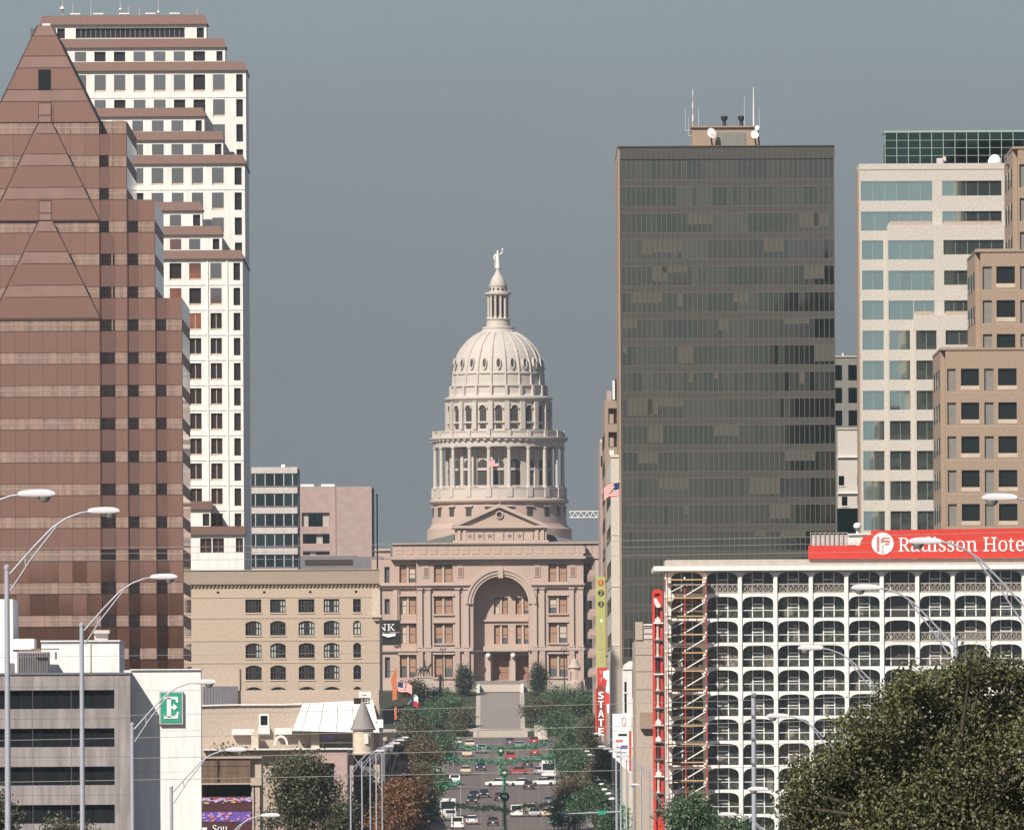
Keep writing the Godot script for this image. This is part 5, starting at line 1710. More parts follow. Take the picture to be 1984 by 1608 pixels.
	while y < 1620.0:
		var yy := y
		bx(sc, "plank", 1289, yy, 1371, yy + 2.2, d - 2.5, 1.9, M.plank)
		s = shape(sc)
		s.bar(Q(1296, yy + 28, d - 2.6), Q(1325, yy + 13, d - 2.6), 0.06, 0.06, 5)
		part(sc, "brace", s.mesh(), M.brace_white)
		s = shape(sc)
		s.bar(Q(1332, yy + 31, d - 2.6), Q(1367, yy + 10, d - 2.6), 0.075, 0.075, 5)
		part(sc, "brace", s.mesh(), M.brace_white)
		for x in [1291.0, 1328.0, 1369.0]:
			bx(sc, "coupler", x - 1.6, yy - 4, x + 1.6, yy - 1, d - 2.55, 0.2, M.brace_white)
		y += 35.4
		k2 += 1
	# the red hoist mast beside it
	anchor(1275, 1340)
	var h := thing("red_hoist_mast", "tall red hoist mast with white fittings left of the scaffold", "mast", Vector3(Q(1275, 1600, d - 6).x, ground(d - 6), -d + 6))
	var dm := d - 6.0
	bxg(h, "mast_rail", 1265, 1150, 1270, dm, 0.6, M.scaffold_red)
	bxg(h, "mast_rail", 1280, 1150, 1285, dm, 0.6, M.scaffold_red)
	bxg(h, "mast_panel", 1270.2, 1150, 1279.8, dm + 0.35, 0.1, M.scaffold_red)
	prism(h, "mast_head", [Vector2(1265, 1149.8), Vector2(1266, 1145), Vector2(1271, 1142), Vector2(1279, 1142), Vector2(1284, 1145), Vector2(1285, 1149.8)], dm, 0.6, M.scaffold_red)
	y = 1176.0
	var j := 0
	while y < 1560.0:
		bx(h, "platform", 1267, y + 30, 1286, y + 32.5, dm - 0.5, 0.49, M.slate_grey if j % 3 else M.brace_white)
		var ss := shape(h)
		var cc := Q(1275.3, y + 15, dm + 0.1)
		var hh := 15.0 * dm / F
		ss.lathe(Vector3(cc.x, cc.y, -dm - 0.02), [Vector2(0.28, -hh), Vector2(0.18, -hh * 0.75), Vector2(0.15, 0), Vector2(0.2, hh * 0.8), Vector2(0.28, hh)], 10)
		part(h, "spool", ss.mesh(), [M.joint, M.terracotta_trim, M.terracotta_trim, M.joint, M.terracotta_trim, M.terracotta_trim, M.rail_grey, M.brown_granite][j % 8])
		if j in [0, 6, 7, 9]:
			prism(h, "white_fitting", [Vector2(1270, y + 24), Vector2(1276, y + 18), Vector2(1281, y + 25), Vector2(1281, y + 29.5), Vector2(1270, y + 29.5)], dm - 0.4, 0.3, M.roof_white)
		y += 33.0
		j += 1
	prism(h, "top_fitting", [Vector2(1269, 1168), Vector2(1268, 1160), Vector2(1272, 1158), Vector2(1281, 1172), Vector2(1281, 1177), Vector2(1273, 1177)], dm - 0.45, 0.4, M.roof_white)

func beige_tower() -> void:
	anchor(1800, 650)
	var o := thing("beige_office_building", "beige stone office building with teal and dark ribbon windows", "building", Vector3(Q(1800, 1050, 1750).x, ground(1750), -1750))
	var b: Material = M.beige_stone
	var xr := 2120.0
	var deep := 10.0
	# window openings of each slab of the front
	var s0 := [Rect2(1670.5, 350, 138.5, 38), Rect2(1828.5, 350, 115, 29), Rect2(1957, 350, 90, 38), Rect2(1670.5, 409, 52, 37), Rect2(1722.6, 409, 86.4, 23), Rect2(1828.5, 409, 115, 24), Rect2(1957, 409, 90, 30)]
	var s1 := [Rect2(1723, 465, 88, 37), Rect2(1830, 465, 117, 28), Rect2(1960, 465, 90, 37), Rect2(1723, 524, 89, 38), Rect2(1831, 524, 54, 28), Rect2(1723, 582, 48, 37), Rect2(1772.5, 582, 39.5, 25), Rect2(1831, 582, 55, 25)]
	var s2 := []
	var y := 465.0
	while y < 1100.0:
		s0.append(Rect2(1672, y, 41, 37))
		if y > 630:
			s1.append(Rect2(1724, y, 40, 37))
			s2.append(Rect2(1776, y, 39.5, 37))
			s2.append(Rect2(1833, y, 53, 28))
		y += 58.35
	holed(o, "wall", 1667, 316, xr, 1700, s0, 1750.0, 0.4, b, deep)
	holed(o, "wall", 1722, 436, xr - 1, 1700, s1, 1748.6, 0.4, b, 1.2)
	holed(o, "wall", 1774, 612, xr - 2, 1700, s2, 1747.2, 0.4, b, 1.2)
	for e in [[s0, 1750.0], [s1, 1748.6], [s2, 1747.2]]:
		for h in e[0]:
			var n := maxi(1, int(round(h.size.x / 22.0)))
			for k in n:
				var r := Rect2(h.position.x + h.size.x * k / n + 0.3, h.position.y, h.size.x / n - 0.6, h.size.y)
				pane(o, "window_pane", r, e[1] + 0.34, M.teal_glass, 0.0016)
				if k > 0:
					bx(o, "mullion", r.position.x - 0.6, h.position.y, r.position.x, h.end.y, e[1] + 0.28, 0.08, M.green_mullion)
	for e in [[1726.0, 1808.0, 432.0, 1748.8], [1830.0, 1942.0, 432.5, 1748.8], [1774.0, 1811.0, 607.0, 1747.5], [1833.0, 1885.0, 607.0, 1747.5]]:
		bx(o, "terrace_rail", e[0], e[2] - 4, e[1], e[2] + 4, e[3], 0.1, M.stucco_tan)
	bx(o, "side_edge", 1664, 330, 1666.6, 1700, 1750.5, deep - 1, M.tan_precast)
	bx(o, "attic_joint", 1667, 327, xr, 328.2, 1749.95, 0.04, M.tan_precast)
	# shaded back with dark glazing: what the dark tower opposite mirrors
	var bd := 1750.0 + deep
	for k in 13:
		bx(o, "rear_glass", 1668, 322 + k * 58.35, xr - 4, 377 + k * 58.35, bd + 0.02, 0.1, M.dark_green_glass)
	# glazed roof storey
	var d := 1760.0
	bx(o, "roof_storey", 1718, 256, 2100, 316, d + 0.3, 7.0, M.black_glass)
	bx(o, "roof_storey_cap", 1716, 252.5, 2102, 255.8, d - 0.1, 7.6, M.green_mullion)
	for k in 17:
		for j in 4:
			pane(o, "roof_pane", Rect2(1718.5 + k * 22.6, 256.3 + j * 15, 21.8, 14.4), d + 0.1, M.dark_green_glass, 0.002)
	for k in 18:
		bx(o, "roof_mullion", 1717.4 + k * 22.6, 256, 1718.5 + k * 22.6, 316, d - 0.02, 0.15, M.green_mullion)
	for j in 3:
		bx(o, "roof_transom", 1718, 270.6 + j * 15, 2100, 271.3 + j * 15, d + 0.01, 0.1, M.green_mullion)
	var s := shape(o)
	var c := Q(1931, 316, 1756)
	var r := 13.5 * 1756 / F
	var prof := []
	for k in 9:
		prof.append(Vector2(maxf(0.02, r * cos(PI * 0.5 * k / 8)), r * 1.25 * sin(PI * 0.5 * k / 8)))
	s.lathe(c, prof, 20)
	part(o, "radome", s.mesh(), M.dish_white)
	bx(o, "roof_unit", 1818, 306, 1830, 316, 1757, 1.0, M.panel_white)
	bx(o, "roof_unit", 1830, 303, 1836, 312, 1757.5, 0.6, M.panel_white)

func tan_tower() -> void:
	anchor(1900, 750)
	var d := 1600.0
	var o := thing("tan_stepped_building", "tan concrete building stepping up at the right edge with square dark windows", "building", Vector3(Q(1940, 1050, d).x, ground(d), -d))
	var m: Material = M.tan_precast
	var p: Material = M.tan_precast_pale
	var tiers := [[1833.0, 678.0, d], [1902.0, 488.0, d + 0.6], [1976.0, 288.0, d + 1.2]]
	for i in 3:
		var t: Array = tiers[i]
		var holes := []
		var strips := []
		var y := 714.0 - 66.0 * (3 if i == 1 else (6 if i == 2 else 0))
		while y < 1060.0:
			if i == 0:
				holes.append(Rect2(1863, y, 35, 33))
				strips.append(Rect2(1836, y, 17, 43))
				holes.append(Rect2(1935, y, 36, 33))
				strips.append(Rect2(1908, y, 18, 43))
			elif i == 1 and y < 670.0:
				holes.append(Rect2(1933, y, 36, 33))
				strips.append(Rect2(1906, y, 18, 45))
				if y > 487:
					strips.append(Rect2(1979, y, 18, 45))
			elif i == 2 and y < 470.0:
				strips.append(Rect2(1979, y, 18, 45))
				holes.append(Rect2(2010, y, 36, 33))
			y += 65.6
		var bottom := 1700.0 if i == 0 else (676.0 if i == 1 else 486.0)
		holed(o, "wall", t[0], t[1], 2140, bottom, holes + strips, t[2], 0.4, m, 30.0 - (t[2] - d))
		bx(o, "coping", t[0] - 10, t[1] - 4.5, 2141, t[1] - 0.2, t[2] - 0.15, 29.0 - (t[2] - d), m)
		bx(o, "corner_block", t[0] - 10, t[1], t[0] - 0.3, bottom, t[2] + 2.0, 28.0 - (t[2] - d), m)
		for h in holes:
			var wn := pane(o, "window", h, t[2] + 0.36, M.black_glass)
			bx(wn, "sill_panel", h.position.x - 1, h.end.y + 0.3, h.end.x + 1, h.end.y + 8.5, t[2] - 0.04, 0.039, p)
		for h in strips:
			bx(o, "grey_strip", h.position.x, h.position.y, h.end.x, h.end.y, t[2] + 0.3, 0.06, M.grey_panel)
		y = 760.0 - 66.0 * (3 if i == 1 else (6 if i == 2 else 0))
		while y < bottom - 10:
			if y > t[1] + 5:
				bx(o, "panel_joint", t[0], y, 2139, y + 0.8, t[2] - 0.015, 0.014, M.stucco_tan)
			y += 65.6
		# the side that faces the avenue
		for k in 3:
			y = t[1] + 36
			while y < bottom - 30 and y < 1050:
				var c := Q(t[0] - 10, y + 16, t[2])
				wbox(o, "side_window", Vector3(c.x - 0.01, c.y, -t[2] - 6.5 - k * 8.4), Vector3(0.1, 2.0, 2.6), M.black_glass)
				y += 65.6
	# ribbon glazing on the back and the lift house, mirrored by the teal windows behind
	for k in 22:
		var gy: float = 300.0 + k * 65.6 / 2.0
		var gx := 1980.0 if gy < 480 else (1906.0 if gy < 670 else 1838.0)
		if k % 2 == 0:
			bx(o, "rear_glass", gx, gy, 2136, gy + 48, d + 30.1, 0.1, M.black_glass)
	bx(o, "lift_house", 2010, 60, 2138, 283, d + 6, 18.0, m)
	bx(o, "lift_house_glass", 2012, 66, 2136, 278, d + 24.05, 0.1, M.black_glass)
	bx(o, "roof_rail", 1892, 482, 1975, 483.5, d + 2, 0.1, M.rail_grey)
	bx(o, "roof_rail", 1822, 672, 1890, 673.4, d + 2, 0.1, M.rail_grey)
	bx(o, "stair_head", 1955, 300, 1975, 318, d + 14, 4.0, M.slate_grey)

func back_right() -> void:
	anchor(1645, 850)
	var d := 2120.0
	var a := thing("grey_back_building", "grey-brown building with square dark windows between two towers", "building", Vector3(Q(1645, 900, d).x, ground(d), -d))
	var hs := []
	for y in [707.0, 751.0, 795.0]:
		hs.append(Rect2(1645, y, 21, 30))
		hs.append(Rect2(1600, y, 33, 30))
	holed(a, "wall", 1560, 692, 1720, 1300, hs, d, 0.5, M.grey_panel, 30.0)
	for h in hs:
		pane(a, "window", h, d + 0.45, M.dark_green_glass)
	bx(a, "parapet", 1560, 689, 1720, 691.8, d - 0.2, 30.2, M.stucco_tan)
	bx(a, "roof_lamp", 1633, 684, 1636, 689, d, 0.4, M.roof_white)
	var b := thing("cream_back_building", "cream painted building with small windows below the grey-brown one", "building", Vector3(Q(1645, 980, 1940).x, ground(1940), -1940))
	hs = [Rect2(1625, 922, 11, 19), Rect2(1661, 922, 11, 19), Rect2(1631, 962, 11, 18), Rect2(1661, 962, 11, 18), Rect2(1663, 857, 8, 13)]
	holed(b, "wall", 1624, 832, 1720, 985, hs, 1940, 0.4, M.beige_stone, 4.0)
	for h in hs:
		var w := pane(b, "window", h, 1940.35, M.sash_glass_dark)
		bx(w, "sill", h.position.x - 1, h.end.y + 0.2, h.end.x + 1, h.end.y + 2, 1939.85, 0.14, M.roof_white)
	for y in [884.0, 954.0]:
		bx(b, "cornice", 1622, y, 1720, y + 2.5, 1939.6, 0.39, M.roof_white)
	bx(b, "coping", 1622, 829.5, 1720, 831.8, 1939.8, 4.0, M.stucco_cream)
	bx(b, "dark_base", 1622, 985.2, 1720, 1300, 1941.0, 3.0, M.dark_green_glass)

func crane() -> void:
	anchor(1130, 1000)
	var d := 2900.0
	var o := thing("crane_jib", "white lattice crane jib reaching out beside the capitol drum", "crane", Vector3(Q(1290, 1000, d).x, ground(d), -d))
	var s := shape(o)
	var n := 17
	for k in n:
		var xa := 1103.0 + k * 11.6
		var xb := xa + 11.6
		s.bar(Q(xa, 1003, d), Q(xb, 1003, d), 0.13, 0.13, 5)
		s.bar(Q(xa, 991, d), Q(xb, 991, d), 0.13, 0.13, 5)
		s.bar(Q(xa, 991, d), Q((xa + xb) / 2, 1003, d), 0.10, 0.10, 5)
		s.bar(Q((xa + xb) / 2, 1003, d), Q(xb, 991, d), 0.10, 0.10, 5)
	part(o, "jib", s.mesh(), M.roof_white)
	s = shape(o)
	for x in [1286.0, 1300.0]:
		s.bar(Vector3(Q(x, 0, d).x, ground(d) - 0.3, -d), Q(x, 985, d), 0.16, 0.16, 6)
	part(o, "tower", s.mesh(), M.roof_white)

# ---------- lamps, wires, signs, flags ----------
func street_lamp(label: String, pole_x: float, side: float, d: float, head_row: float) -> void:
	# the head stands over the road; pole at the kerb, two curved arms, a cobra head with a glass bowl
	anchor(pole_x, head_row + 60)
	var hp := Q(pole_x, head_row, d)
	var base := Vector3(hp.x, ground(d), -d)
	var o := thing("street_lamp", label, "street lamp", base, "cobra-head street lamps along the avenue")
	var top := hp.y - 1.22
	var s := shape(o)
	s.bar(base - Vector3(0, 0.3, 0), Vector3(base.x, top, -d), 0.075, 0.052, 12)
	s.lathe(Vector3(base.x, top, -d), [Vector2(0.066, 0.0), Vector2(0.066, 0.06), Vector2(0.02, 0.1)], 10)
	part(o, "pole", s.mesh(), M.galvanised)
	s = shape(o)
	s.box(base + Vector3(-0.25, -0.3, -0.25), base + Vector3(0.25, 0.25, 0.25))
	part(o, "base_block", s.mesh(), M.kerb)
	var arm := []
	var f := side
	for e in [[0.06, -0.10], [0.55, 0.45], [0.95, 0.86], [1.25, 1.06], [1.55, 1.17], [1.75, 1.20]]:
		arm.append(Vector3(base.x + f * e[0], top + e[1], -d))
	s = shape(o)
	s.bars(arm, 0.022, 0.019, 8)
	part(o, "arm", s.mesh(), M.galvanised)
	s = shape(o)
	s.bars([Vector3(base.x + f * 0.07, top - 0.45, -d), Vector3(base.x + f * 0.5, top + 0.2, -d), Vector3(base.x + f * 1.05, top + 0.90, -d)], 0.018, 0.016, 8)
	s.bar(Vector3(base.x + f * 0.38, top + 0.26, -d), Vector3(base.x + f * 0.40, top + 0.04, -d), 0.018, 0.018, 6)
	part(o, "brace", s.mesh(), M.galvanised)
	# the head: rings along its length, flattened below
	var h0 := Vector3(base.x + f * 1.70, top + 1.2, -d)
	var secs := [[0.0, 0.045, 0.05], [0.08, 0.075, 0.09], [0.22, 0.09, 0.13], [0.40, 0.095, 0.15], [0.55, 0.085, 0.14], [0.64, 0.05, 0.09], [0.67, 0.01, 0.02]]
	s = shape(o)
	for k in secs.size() - 1:
		for j in 12:
			var q := []
			for m in [[k, j], [k, j + 1], [k + 1, j + 1], [k + 1, j]]:
				var e: Array = secs[m[0]]
				var t: float = TAU * m[1] / 12
				var yy: float = sin(t) * e[1] * (1.0 if sin(t) > 0 else 0.55)
				q.append(h0 + Vector3(f * e[0], yy, cos(t) * e[2]))
			s.quad(q[0], q[1], q[2], q[3], ((q[0] + q[2]) / 2 - (h0 + Vector3(f * (secs[k][0] + secs[k + 1][0]) / 2, 0, 0))).normalized())
	part(o, "lamp_head", s.mesh(), M.luminaire)
	s = shape(o)
	s.lathe(h0 + Vector3(f * 0.47, -0.035, 0), [Vector2(0.02, -0.11), Vector2(0.08, -0.09), Vector2(0.125, -0.02), Vector2(0.13, 0.0)], 14)
	part(o, "lens_bowl", s.mesh(), M.lens_bowl)

func lamps() -> void:
	# west kerb, near to far: [pole x, distance, head row, what sets it apart]
	for e in [[-150, 236, 957, "street lamp whose head only pokes in at the left edge"], [12, 276, 990, "nearest whole street lamp at the left, before the brown tower"], [157, 325, 1118, "street lamp crossing the grey hotel block, second from the left"], [255, 370, 1322, "street lamp whose arm crosses the green letter sign"], [331, 413, 1453, "street lamp before the white hotel wall"], [410, 458, 1580, "low street lamp at the bottom below the leafy tree"]]:
		street_lamp(e[3], e[0], 1.0, e[1], e[2])
	var near := ["first and tallest-standing", "second", "third", "fourth", "fifth and farthest"]
	var k := 0
	for e in [[679, 913, 1455], [701, 972, 1446], [717, 1031, 1440], [728.5, 1091, 1434], [740, 1151, 1429]]:
		street_lamp("%s of the five bridge lamps in a row at the left" % near[k], e[0], 1.0, e[1], e[2])
		k += 1
	# east kerb, heads reaching left
	for e in [[2148, 247, 962, "street lamp whose head just enters at the right edge"], [1990, 264, 1047, "street lamp whose head covers the red sign's lettering"], [1852, 300, 1137, "street lamp standing behind the top of the big oak"], [1722, 345, 1254, "street lamp whose pole is lost behind the oak's crown"], [1640, 392, 1386, "street lamp head before the fifth balcony row"], [1590, 430, 1528, "street lamp head left of the oak's lowest edge"], [1520, 474, 1577, "low street lamp before the small tree at the bottom right"]]:
		street_lamp(e[3], e[0], -1.0, e[1], e[2])
	k = 0
	for e in [[1290, 880, 1520], [1258, 925, 1463], [1242, 972, 1455], [1227, 1031, 1450], [1214, 1091, 1446], [1203, 1151, 1421]]:
		street_lamp("%s of the bridge lamps in a row at the right" % ["nearest", "second", "third", "fourth", "fifth", "farthest"][k], e[0], -1.0, e[1], e[2])
		k += 1
	# avenue lamps farther up: short posts with flat white heads
	for side in [[-1.0, [[822, 1406], [820, 1418], [818, 1427], [817, 1435], [813, 1443], [810, 1450], [810, 1458], [807, 1466], [805, 1474], [804, 1482], [803, 1491]]], [1.0, [[1119, 1404], [1121, 1411], [1124, 1417], [1125, 1422], [1126, 1428], [1130, 1436], [1135, 1446], [1138, 1456], [1143, 1463], [1154, 1498], [1157, 1504], [1161, 1512], [1166, 1520], [1172, 1530], [1180, 1538], [1186, 1548]]]]:
		var n := 0
		for e in side[1]:
			anchor(e[0], e[1])
			var dd: float = 14.9 * F / absf(e[0] - 971.0)
			dd = clampf(dd, 1640.0, 2560.0)
			var p := Q(e[0], e[1], dd)
			var o := thing("avenue_lamp", "%s flat white lamp head from the far end, %s row up the avenue" % [["farthest", "second", "third", "fourth", "fifth", "sixth", "seventh", "eighth", "ninth", "tenth", "eleventh", "twelfth", "thirteenth", "fourteenth", "fifteenth", "sixteenth"][n], "left" if side[0] < 0 else "right"], "street lamp", Vector3(p.x + side[0] * 1.2, ground(dd), -dd), "white lamps up the avenue")
			var s := shape(o)
			s.bar(Vector3(p.x + side[0] * 1.2, ground(dd), -dd), Vector3(p.x + side[0] * 1.2, p.y - 0.15, -dd), 0.09, 0.06, 6)
			s.bar(Vector3(p.x + side[0] * 1.2, p.y - 0.15, -dd), Vector3(p.x, p.y - 0.05, -dd), 0.05, 0.04, 6)
			part(o, "post", s.mesh(), M.slate_grey)
			s = shape(o)
			s.lathe(p - Vector3(0, 0.12, 0), [Vector2(0.3, 0.0), Vector2(0.48, 0.06), Vector2(0.48, 0.2), Vector2(0.3, 0.3), Vector2(0.02, 0.32)], 10)
			part(o, "lamp_head", s.mesh(), M.dish_white)
			n += 1
	# plain wooden pole with fittings before the arched hotel
	anchor(1461, 1450)
	var u := thing("utility_pole", "grey utility pole standing before the arched hotel bays", "utility pole", Vector3(Q(1461, 1450, 560).x, ground(560), -560))
	var s2 := shape(u)
	var b := Vector3(u.position.x, 0, -560)
	s2.bar(Vector3(b.x, ground(560) - 0.3, -560), Vector3(b.x, Q(1461, 1342, 560).y, -560), 0.13, 0.10, 10)
	part(u, "shaft", s2.mesh(), M.galvanised)
	for y in [1345.0, 1385.0, 1430.0, 1478.0]:
		bx(u, "clamp", 1457, y, 1465.5, y + 5, 559.85, 0.3, M.slate_grey)

func cables() -> void:
	# wires strung across the avenue: [row at x=0, row at x=1984, distance, radius]
	var n := 0
	for e in [[1058, 1032, 620, 0.011, "highest wire, crossing the dark tower above the hotel roof"], [1068, 1047, 622, 0.010, "second wire from the top, just above the hotel roof"], [1080, 1066, 624, 0.010, "third wire from the top, level with the hotel's penthouse"], [1268, 1240, 640, 0.010, "wire crossing the tan brick block's middle windows"], [1388, 1340, 820, 0.016, "wire crossing the foot of the capitol front"], [1432, 1384, 900, 0.018, "wire over the grey walk's lower end"], [1471, 1428, 960, 0.022, "wire over the street above the red truck"], [1512, 1474, 980, 0.022, "wire over the street across the red car"]]:
		anchor(992, (e[0] + e[1]) / 2.0)
		var a := Q(-240, e[0] + 1, e[2])
		var b := Q(2240, e[1], e[2])
		var mid := (a + b) / 2
		var o := thing("overhead_wire", e[4], "wire", Vector3(a.x, ground(e[2]), -e[2]), "wires strung across the avenue")
		var pts := []
		for k in 25:
			var t := k / 24.0
			pts.append(a.lerp(b, t) - Vector3(0, sin(PI * t) * 0.14, 0))
		var s := shape(o)
		s.bars(pts, e[3], e[3], 5)
		part(o, "strand", s.mesh(), M.cable)
		s = shape(o)
		for q in [a, b]:
			s.bar(Vector3(q.x, ground(e[2]) - 0.3, q.z), q + Vector3(0, 0.4, 0), 0.14, 0.1, 8)
		part(o, "end_pole", s.mesh(), M.bark)
		n += 1

func flag(label: String, pole: Array, x0: float, y0: float, x1: float, y1: float, d: float, kind: String, droop: float) -> void:
	anchor((x0 + x1) / 2, (y0 + y1) / 2)
	var p0 := Q(pole[0], pole[1], d)
	var p1 := Q(pole[2], pole[3], d)
	var o := thing("flag", label, "flag", p0, "flags")
	var s := shape(o)
	s.bar(p0, p1, 0.06, 0.04, 6)
	part(o, "pole", s.mesh(), M.antenna_grey)
	# rippled cloth cut into its coloured fields
	var fields := {}
	var rows := 13
	var cols := 14
	for r in rows:
		for c in cols:
			var m: Material = M.flag_red if r % 2 == 0 else M.flag_white
			if kind == "us":
				if r < 7 and c < 5:
					m = M.flag_blue
			else:
				m = M.flag_blue if c < 5 else (M.flag_white if r < 7 else M.flag_red)
			if not fields.has(m):
				fields[m] = shape(o)
			var q := []
			for e in [[r, c], [r, c + 1], [r + 1, c + 1], [r + 1, c]]:
				var t: float = float(e[1]) / cols
				var v := Q(lerpf(x0, x1, t), lerpf(y0, y1, float(e[0]) / rows) + droop * t * t + sin(t * 7.0) * 0.06 * (y1 - y0), d)
				v.z += sin(t * 8.0 + e[0] * 0.12) * 0.12
				q.append(v)
			fields[m].quad(q[0], q[1], q[2], q[3], Vector3(0, 0, 1))
	for m in fields:
		part(o, "cloth", fields[m].mesh(), m)

func signs() -> void:
	flag("striped flag flying at the dark tower's left edge", [1203, 930, 1163, 975], 1200, 934, 1170, 960, 1898, "us", 10)
	flag("small striped flag above the capitol's pediment", [968, 976, 966.5, 886], 966, 890, 946, 903, 2722, "us", 4)
	flag("small striped flag over the left pavement", [783, 1335, 790, 1312], 771, 1321, 798, 1340, 2150, "us", 6)
	flag("lone star style flag over the left pavement, below the striped one", [790, 1365, 806, 1344], 797, 1346, 810, 1368, 2140, "state", 4)
	anchor(757, 1225)
	var d := 1858.0
	var o := thing("bank_sign", "black rounded sign with white letters projecting beside the brick block", "sign", Q(757, 1250, d))
	var pts := []
	for c in [[773.5, 1204, -PI / 2], [773.5, 1218, 0.0], [737, 1218, PI / 2], [737, 1204, PI]]:
		for k in 5:
			var a: float = c[2] + PI / 2 * k / 4.0
			pts.append(Vector2(c[0] - 2.5 + cos(a) * 4.5, c[1] + 2 + sin(a) * 4.5))
	prism(o, "sign_box", pts, d, 0.8, M.black)
	text(o, "lettering", "BANK", 702, 1209, 765, 1222, d - 0.06, M.sign_white)
	prism(o, "swoosh", [Vector2(740, 1228), Vector2(766, 1227.5), Vector2(766, 1232), Vector2(752, 1235), Vector2(740, 1231)], d - 0.02, 0.2, M.sign_white)
	bx(o, "lower_box", 734, 1226.5, 776, 1250, d + 0.2, 0.5, M.black)
	bx(o, "bracket", 722, 1206, 736, 1209, d + 0.3, 0.3, M.black)
	# orange banners
	anchor(765, 1330)
	for e in [[[Vector2(757, 1318), Vector2(763, 1303), Vector2(769, 1292), Vector2(768, 1326), Vector2(769, 1355), Vector2(760, 1357), Vector2(760, 1334)], "long orange banner hanging before the dark shopfronts"], [[Vector2(763, 1371), Vector2(768, 1369), Vector2(768, 1394), Vector2(764, 1395)], "short orange banner tip below the long orange banner"]]:
		var b := thing("banner", e[1], "banner", Q(765, 1357, 2100), "orange banners")
		prism(b, "cloth", e[0], 2100, 0.05, M.banner_orange)
		var s := shape(b)
		s.bar(Q(768.5, e[0][1].y - 2, 2100.2), Q(745, e[0][1].y - 2, 2100.2), 0.05, 0.05, 6)
		part(b, "rod", s.mesh(), M.black)
	# olive banner with numbered discs, and the theatre signs below it
	anchor(1165, 1250)
	d = 2080.0
	o = thing("olive_banner", "tall olive street-number banner with three discs at its top", "banner", Q(1165, 1295, d))
	bx(o, "panel", 1156, 1117, 1173.5, 1293, d, 0.15, M.banner_olive)
	for e in [[1129, M.sign_red, "8", M.banner_olive], [1149, M.black, "2", M.banner_olive], [1170.5, M.black, "3", M.banner_olive]]:
		var s := shape(o)
		var c := []
		for k in 18:
			c.append(Vector2(1165 + cos(TAU * k / 18) * 6, e[0] + sin(TAU * k / 18) * 6))
		prism_into(s, c, d - 0.04, 0.035)
		var disc := part(o, "disc", s.mesh(), e[1])
		text(disc, "numeral", e[2], 1162.3, e[0] - 4, 1167.7, e[0] + 4, d - 0.07, e[3], "Droid Sans")
	bx(o, "dot", 1163.5, 1200, 1168, 1205, d - 0.03, 0.028, M.sign_white)
	for k in 9:
		bx(o, "faded_stroke", 1163, 1215 + k * 8.0, 1163 + 2.5 + (k * 7 % 3), 1219 + k * 8.0, d - 0.03, 0.028, M.stucco_tan)
	bx(o, "bracket", 1173.6, 1125, 1180, 1128, d + 0.03, 0.1, M.black)
	bx(o, "bracket", 1173.6, 1270, 1180, 1273, d + 0.03, 0.1, M.black)
	d = 2065.0
	o = thing("theatre_sign", "tall maroon theatre sign reading STATE down its front", "sign", Q(1165, 1425, d))
	prism(o, "sign_box", [Vector2(1153, 1337), Vector2(1160, 1327), Vector2(1166, 1327), Vector2(1174, 1337), Vector2(1174, 1422), Vector2(1155, 1422)], d, 0.9, M.theatre_maroon)
	bx(o, "red_edge", 1153, 1338, 1156, 1422, d - 0.1, 0.09, M.sign_red)
	bx(o, "red_edge", 1171.5, 1338, 1174.5, 1422, d - 0.1, 0.09, M.sign_red)
	var y := 1340.0
	for c in ["S", "T", "A", "T", "E"]:
		text(o, "letter", c, 1158.5, y, 1169.5, y + 14, d - 0.06, M.sign_white, "Droid Sans")
		y += 17.6
	bx(o, "bracket", 1174.6, 1350, 1184, 1354, d + 0.3, 0.3, M.black)
	d = 2072.0
	o = thing("red_upper_sign", "short red vertical sign directly above the theatre sign", "sign", Q(1165, 1327, d))
	bx(o, "sign_box", 1157, 1294, 1176, 1330, d, 0.7, M.sign_red)
	y = 1298.0
	for c in 2:
		prism(o, "pale_stroke", [Vector2(1161, y), Vector2(1168, y + 1), Vector2(1166, y + 9), Vector2(1162, y + 10)], d - 0.04, 0.035, M.mark_pink)
		y += 14.0
	d = 2040.0
	o = thing("white_neon_sign", "white cut-out sign letters with a red lower edge beside the theatre sign", "sign", Q(1177, 1380, d))
	prism(o, "sign_shape", [Vector2(1169, 1300), Vector2(1184, 1298), Vector2(1186, 1310), Vector2(1179, 1316), Vector2(1183, 1334), Vector2(1181, 1344), Vector2(1173, 1340), Vector2(1176, 1318), Vector2(1168, 1312)], d, 0.4, M.sign_white)
	prism(o, "red_tail", [Vector2(1173, 1342), Vector2(1181, 1346), Vector2(1180, 1364), Vector2(1175, 1364)], d, 0.4, M.sign_red)
	prism(o, "white_tail", [Vector2(1175, 1364.3), Vector2(1180, 1364.3), Vector2(1179, 1382), Vector2(1176, 1382)], d, 0.4, M.sign_white)
	bx(o, "bracket", 1183, 1320, 1190, 1323, d + 0.1, 0.2, M.black)
	# white board with small coloured lines of print
	anchor(1205, 1420)
	d = 1750.0
	o = thing("white_sign_board", "white roadside sign board with a red oval and printed lines", "sign", Vector3(Q(1205, 1440, d).x, ground(d), -d))
	bx(o, "upper_board", 1187, 1383, 1223, 1416, d, 0.3, M.sign_white)
	bx(o, "lower_board", 1187, 1416.8, 1219, 1468, d, 0.3, M.sign_white)
	prism(o, "board_tail", [Vector2(1190, 1468.2), Vector2(1219, 1468.2), Vector2(1222, 1500), Vector2(1206, 1484)], d + 0.02, 0.25, M.sign_white)
	bx(o, "red_stripe", 1218.8, 1416, 1223.2, 1494, d - 0.05, 0.3, M.sign_red)
	var s3 := shape(o)
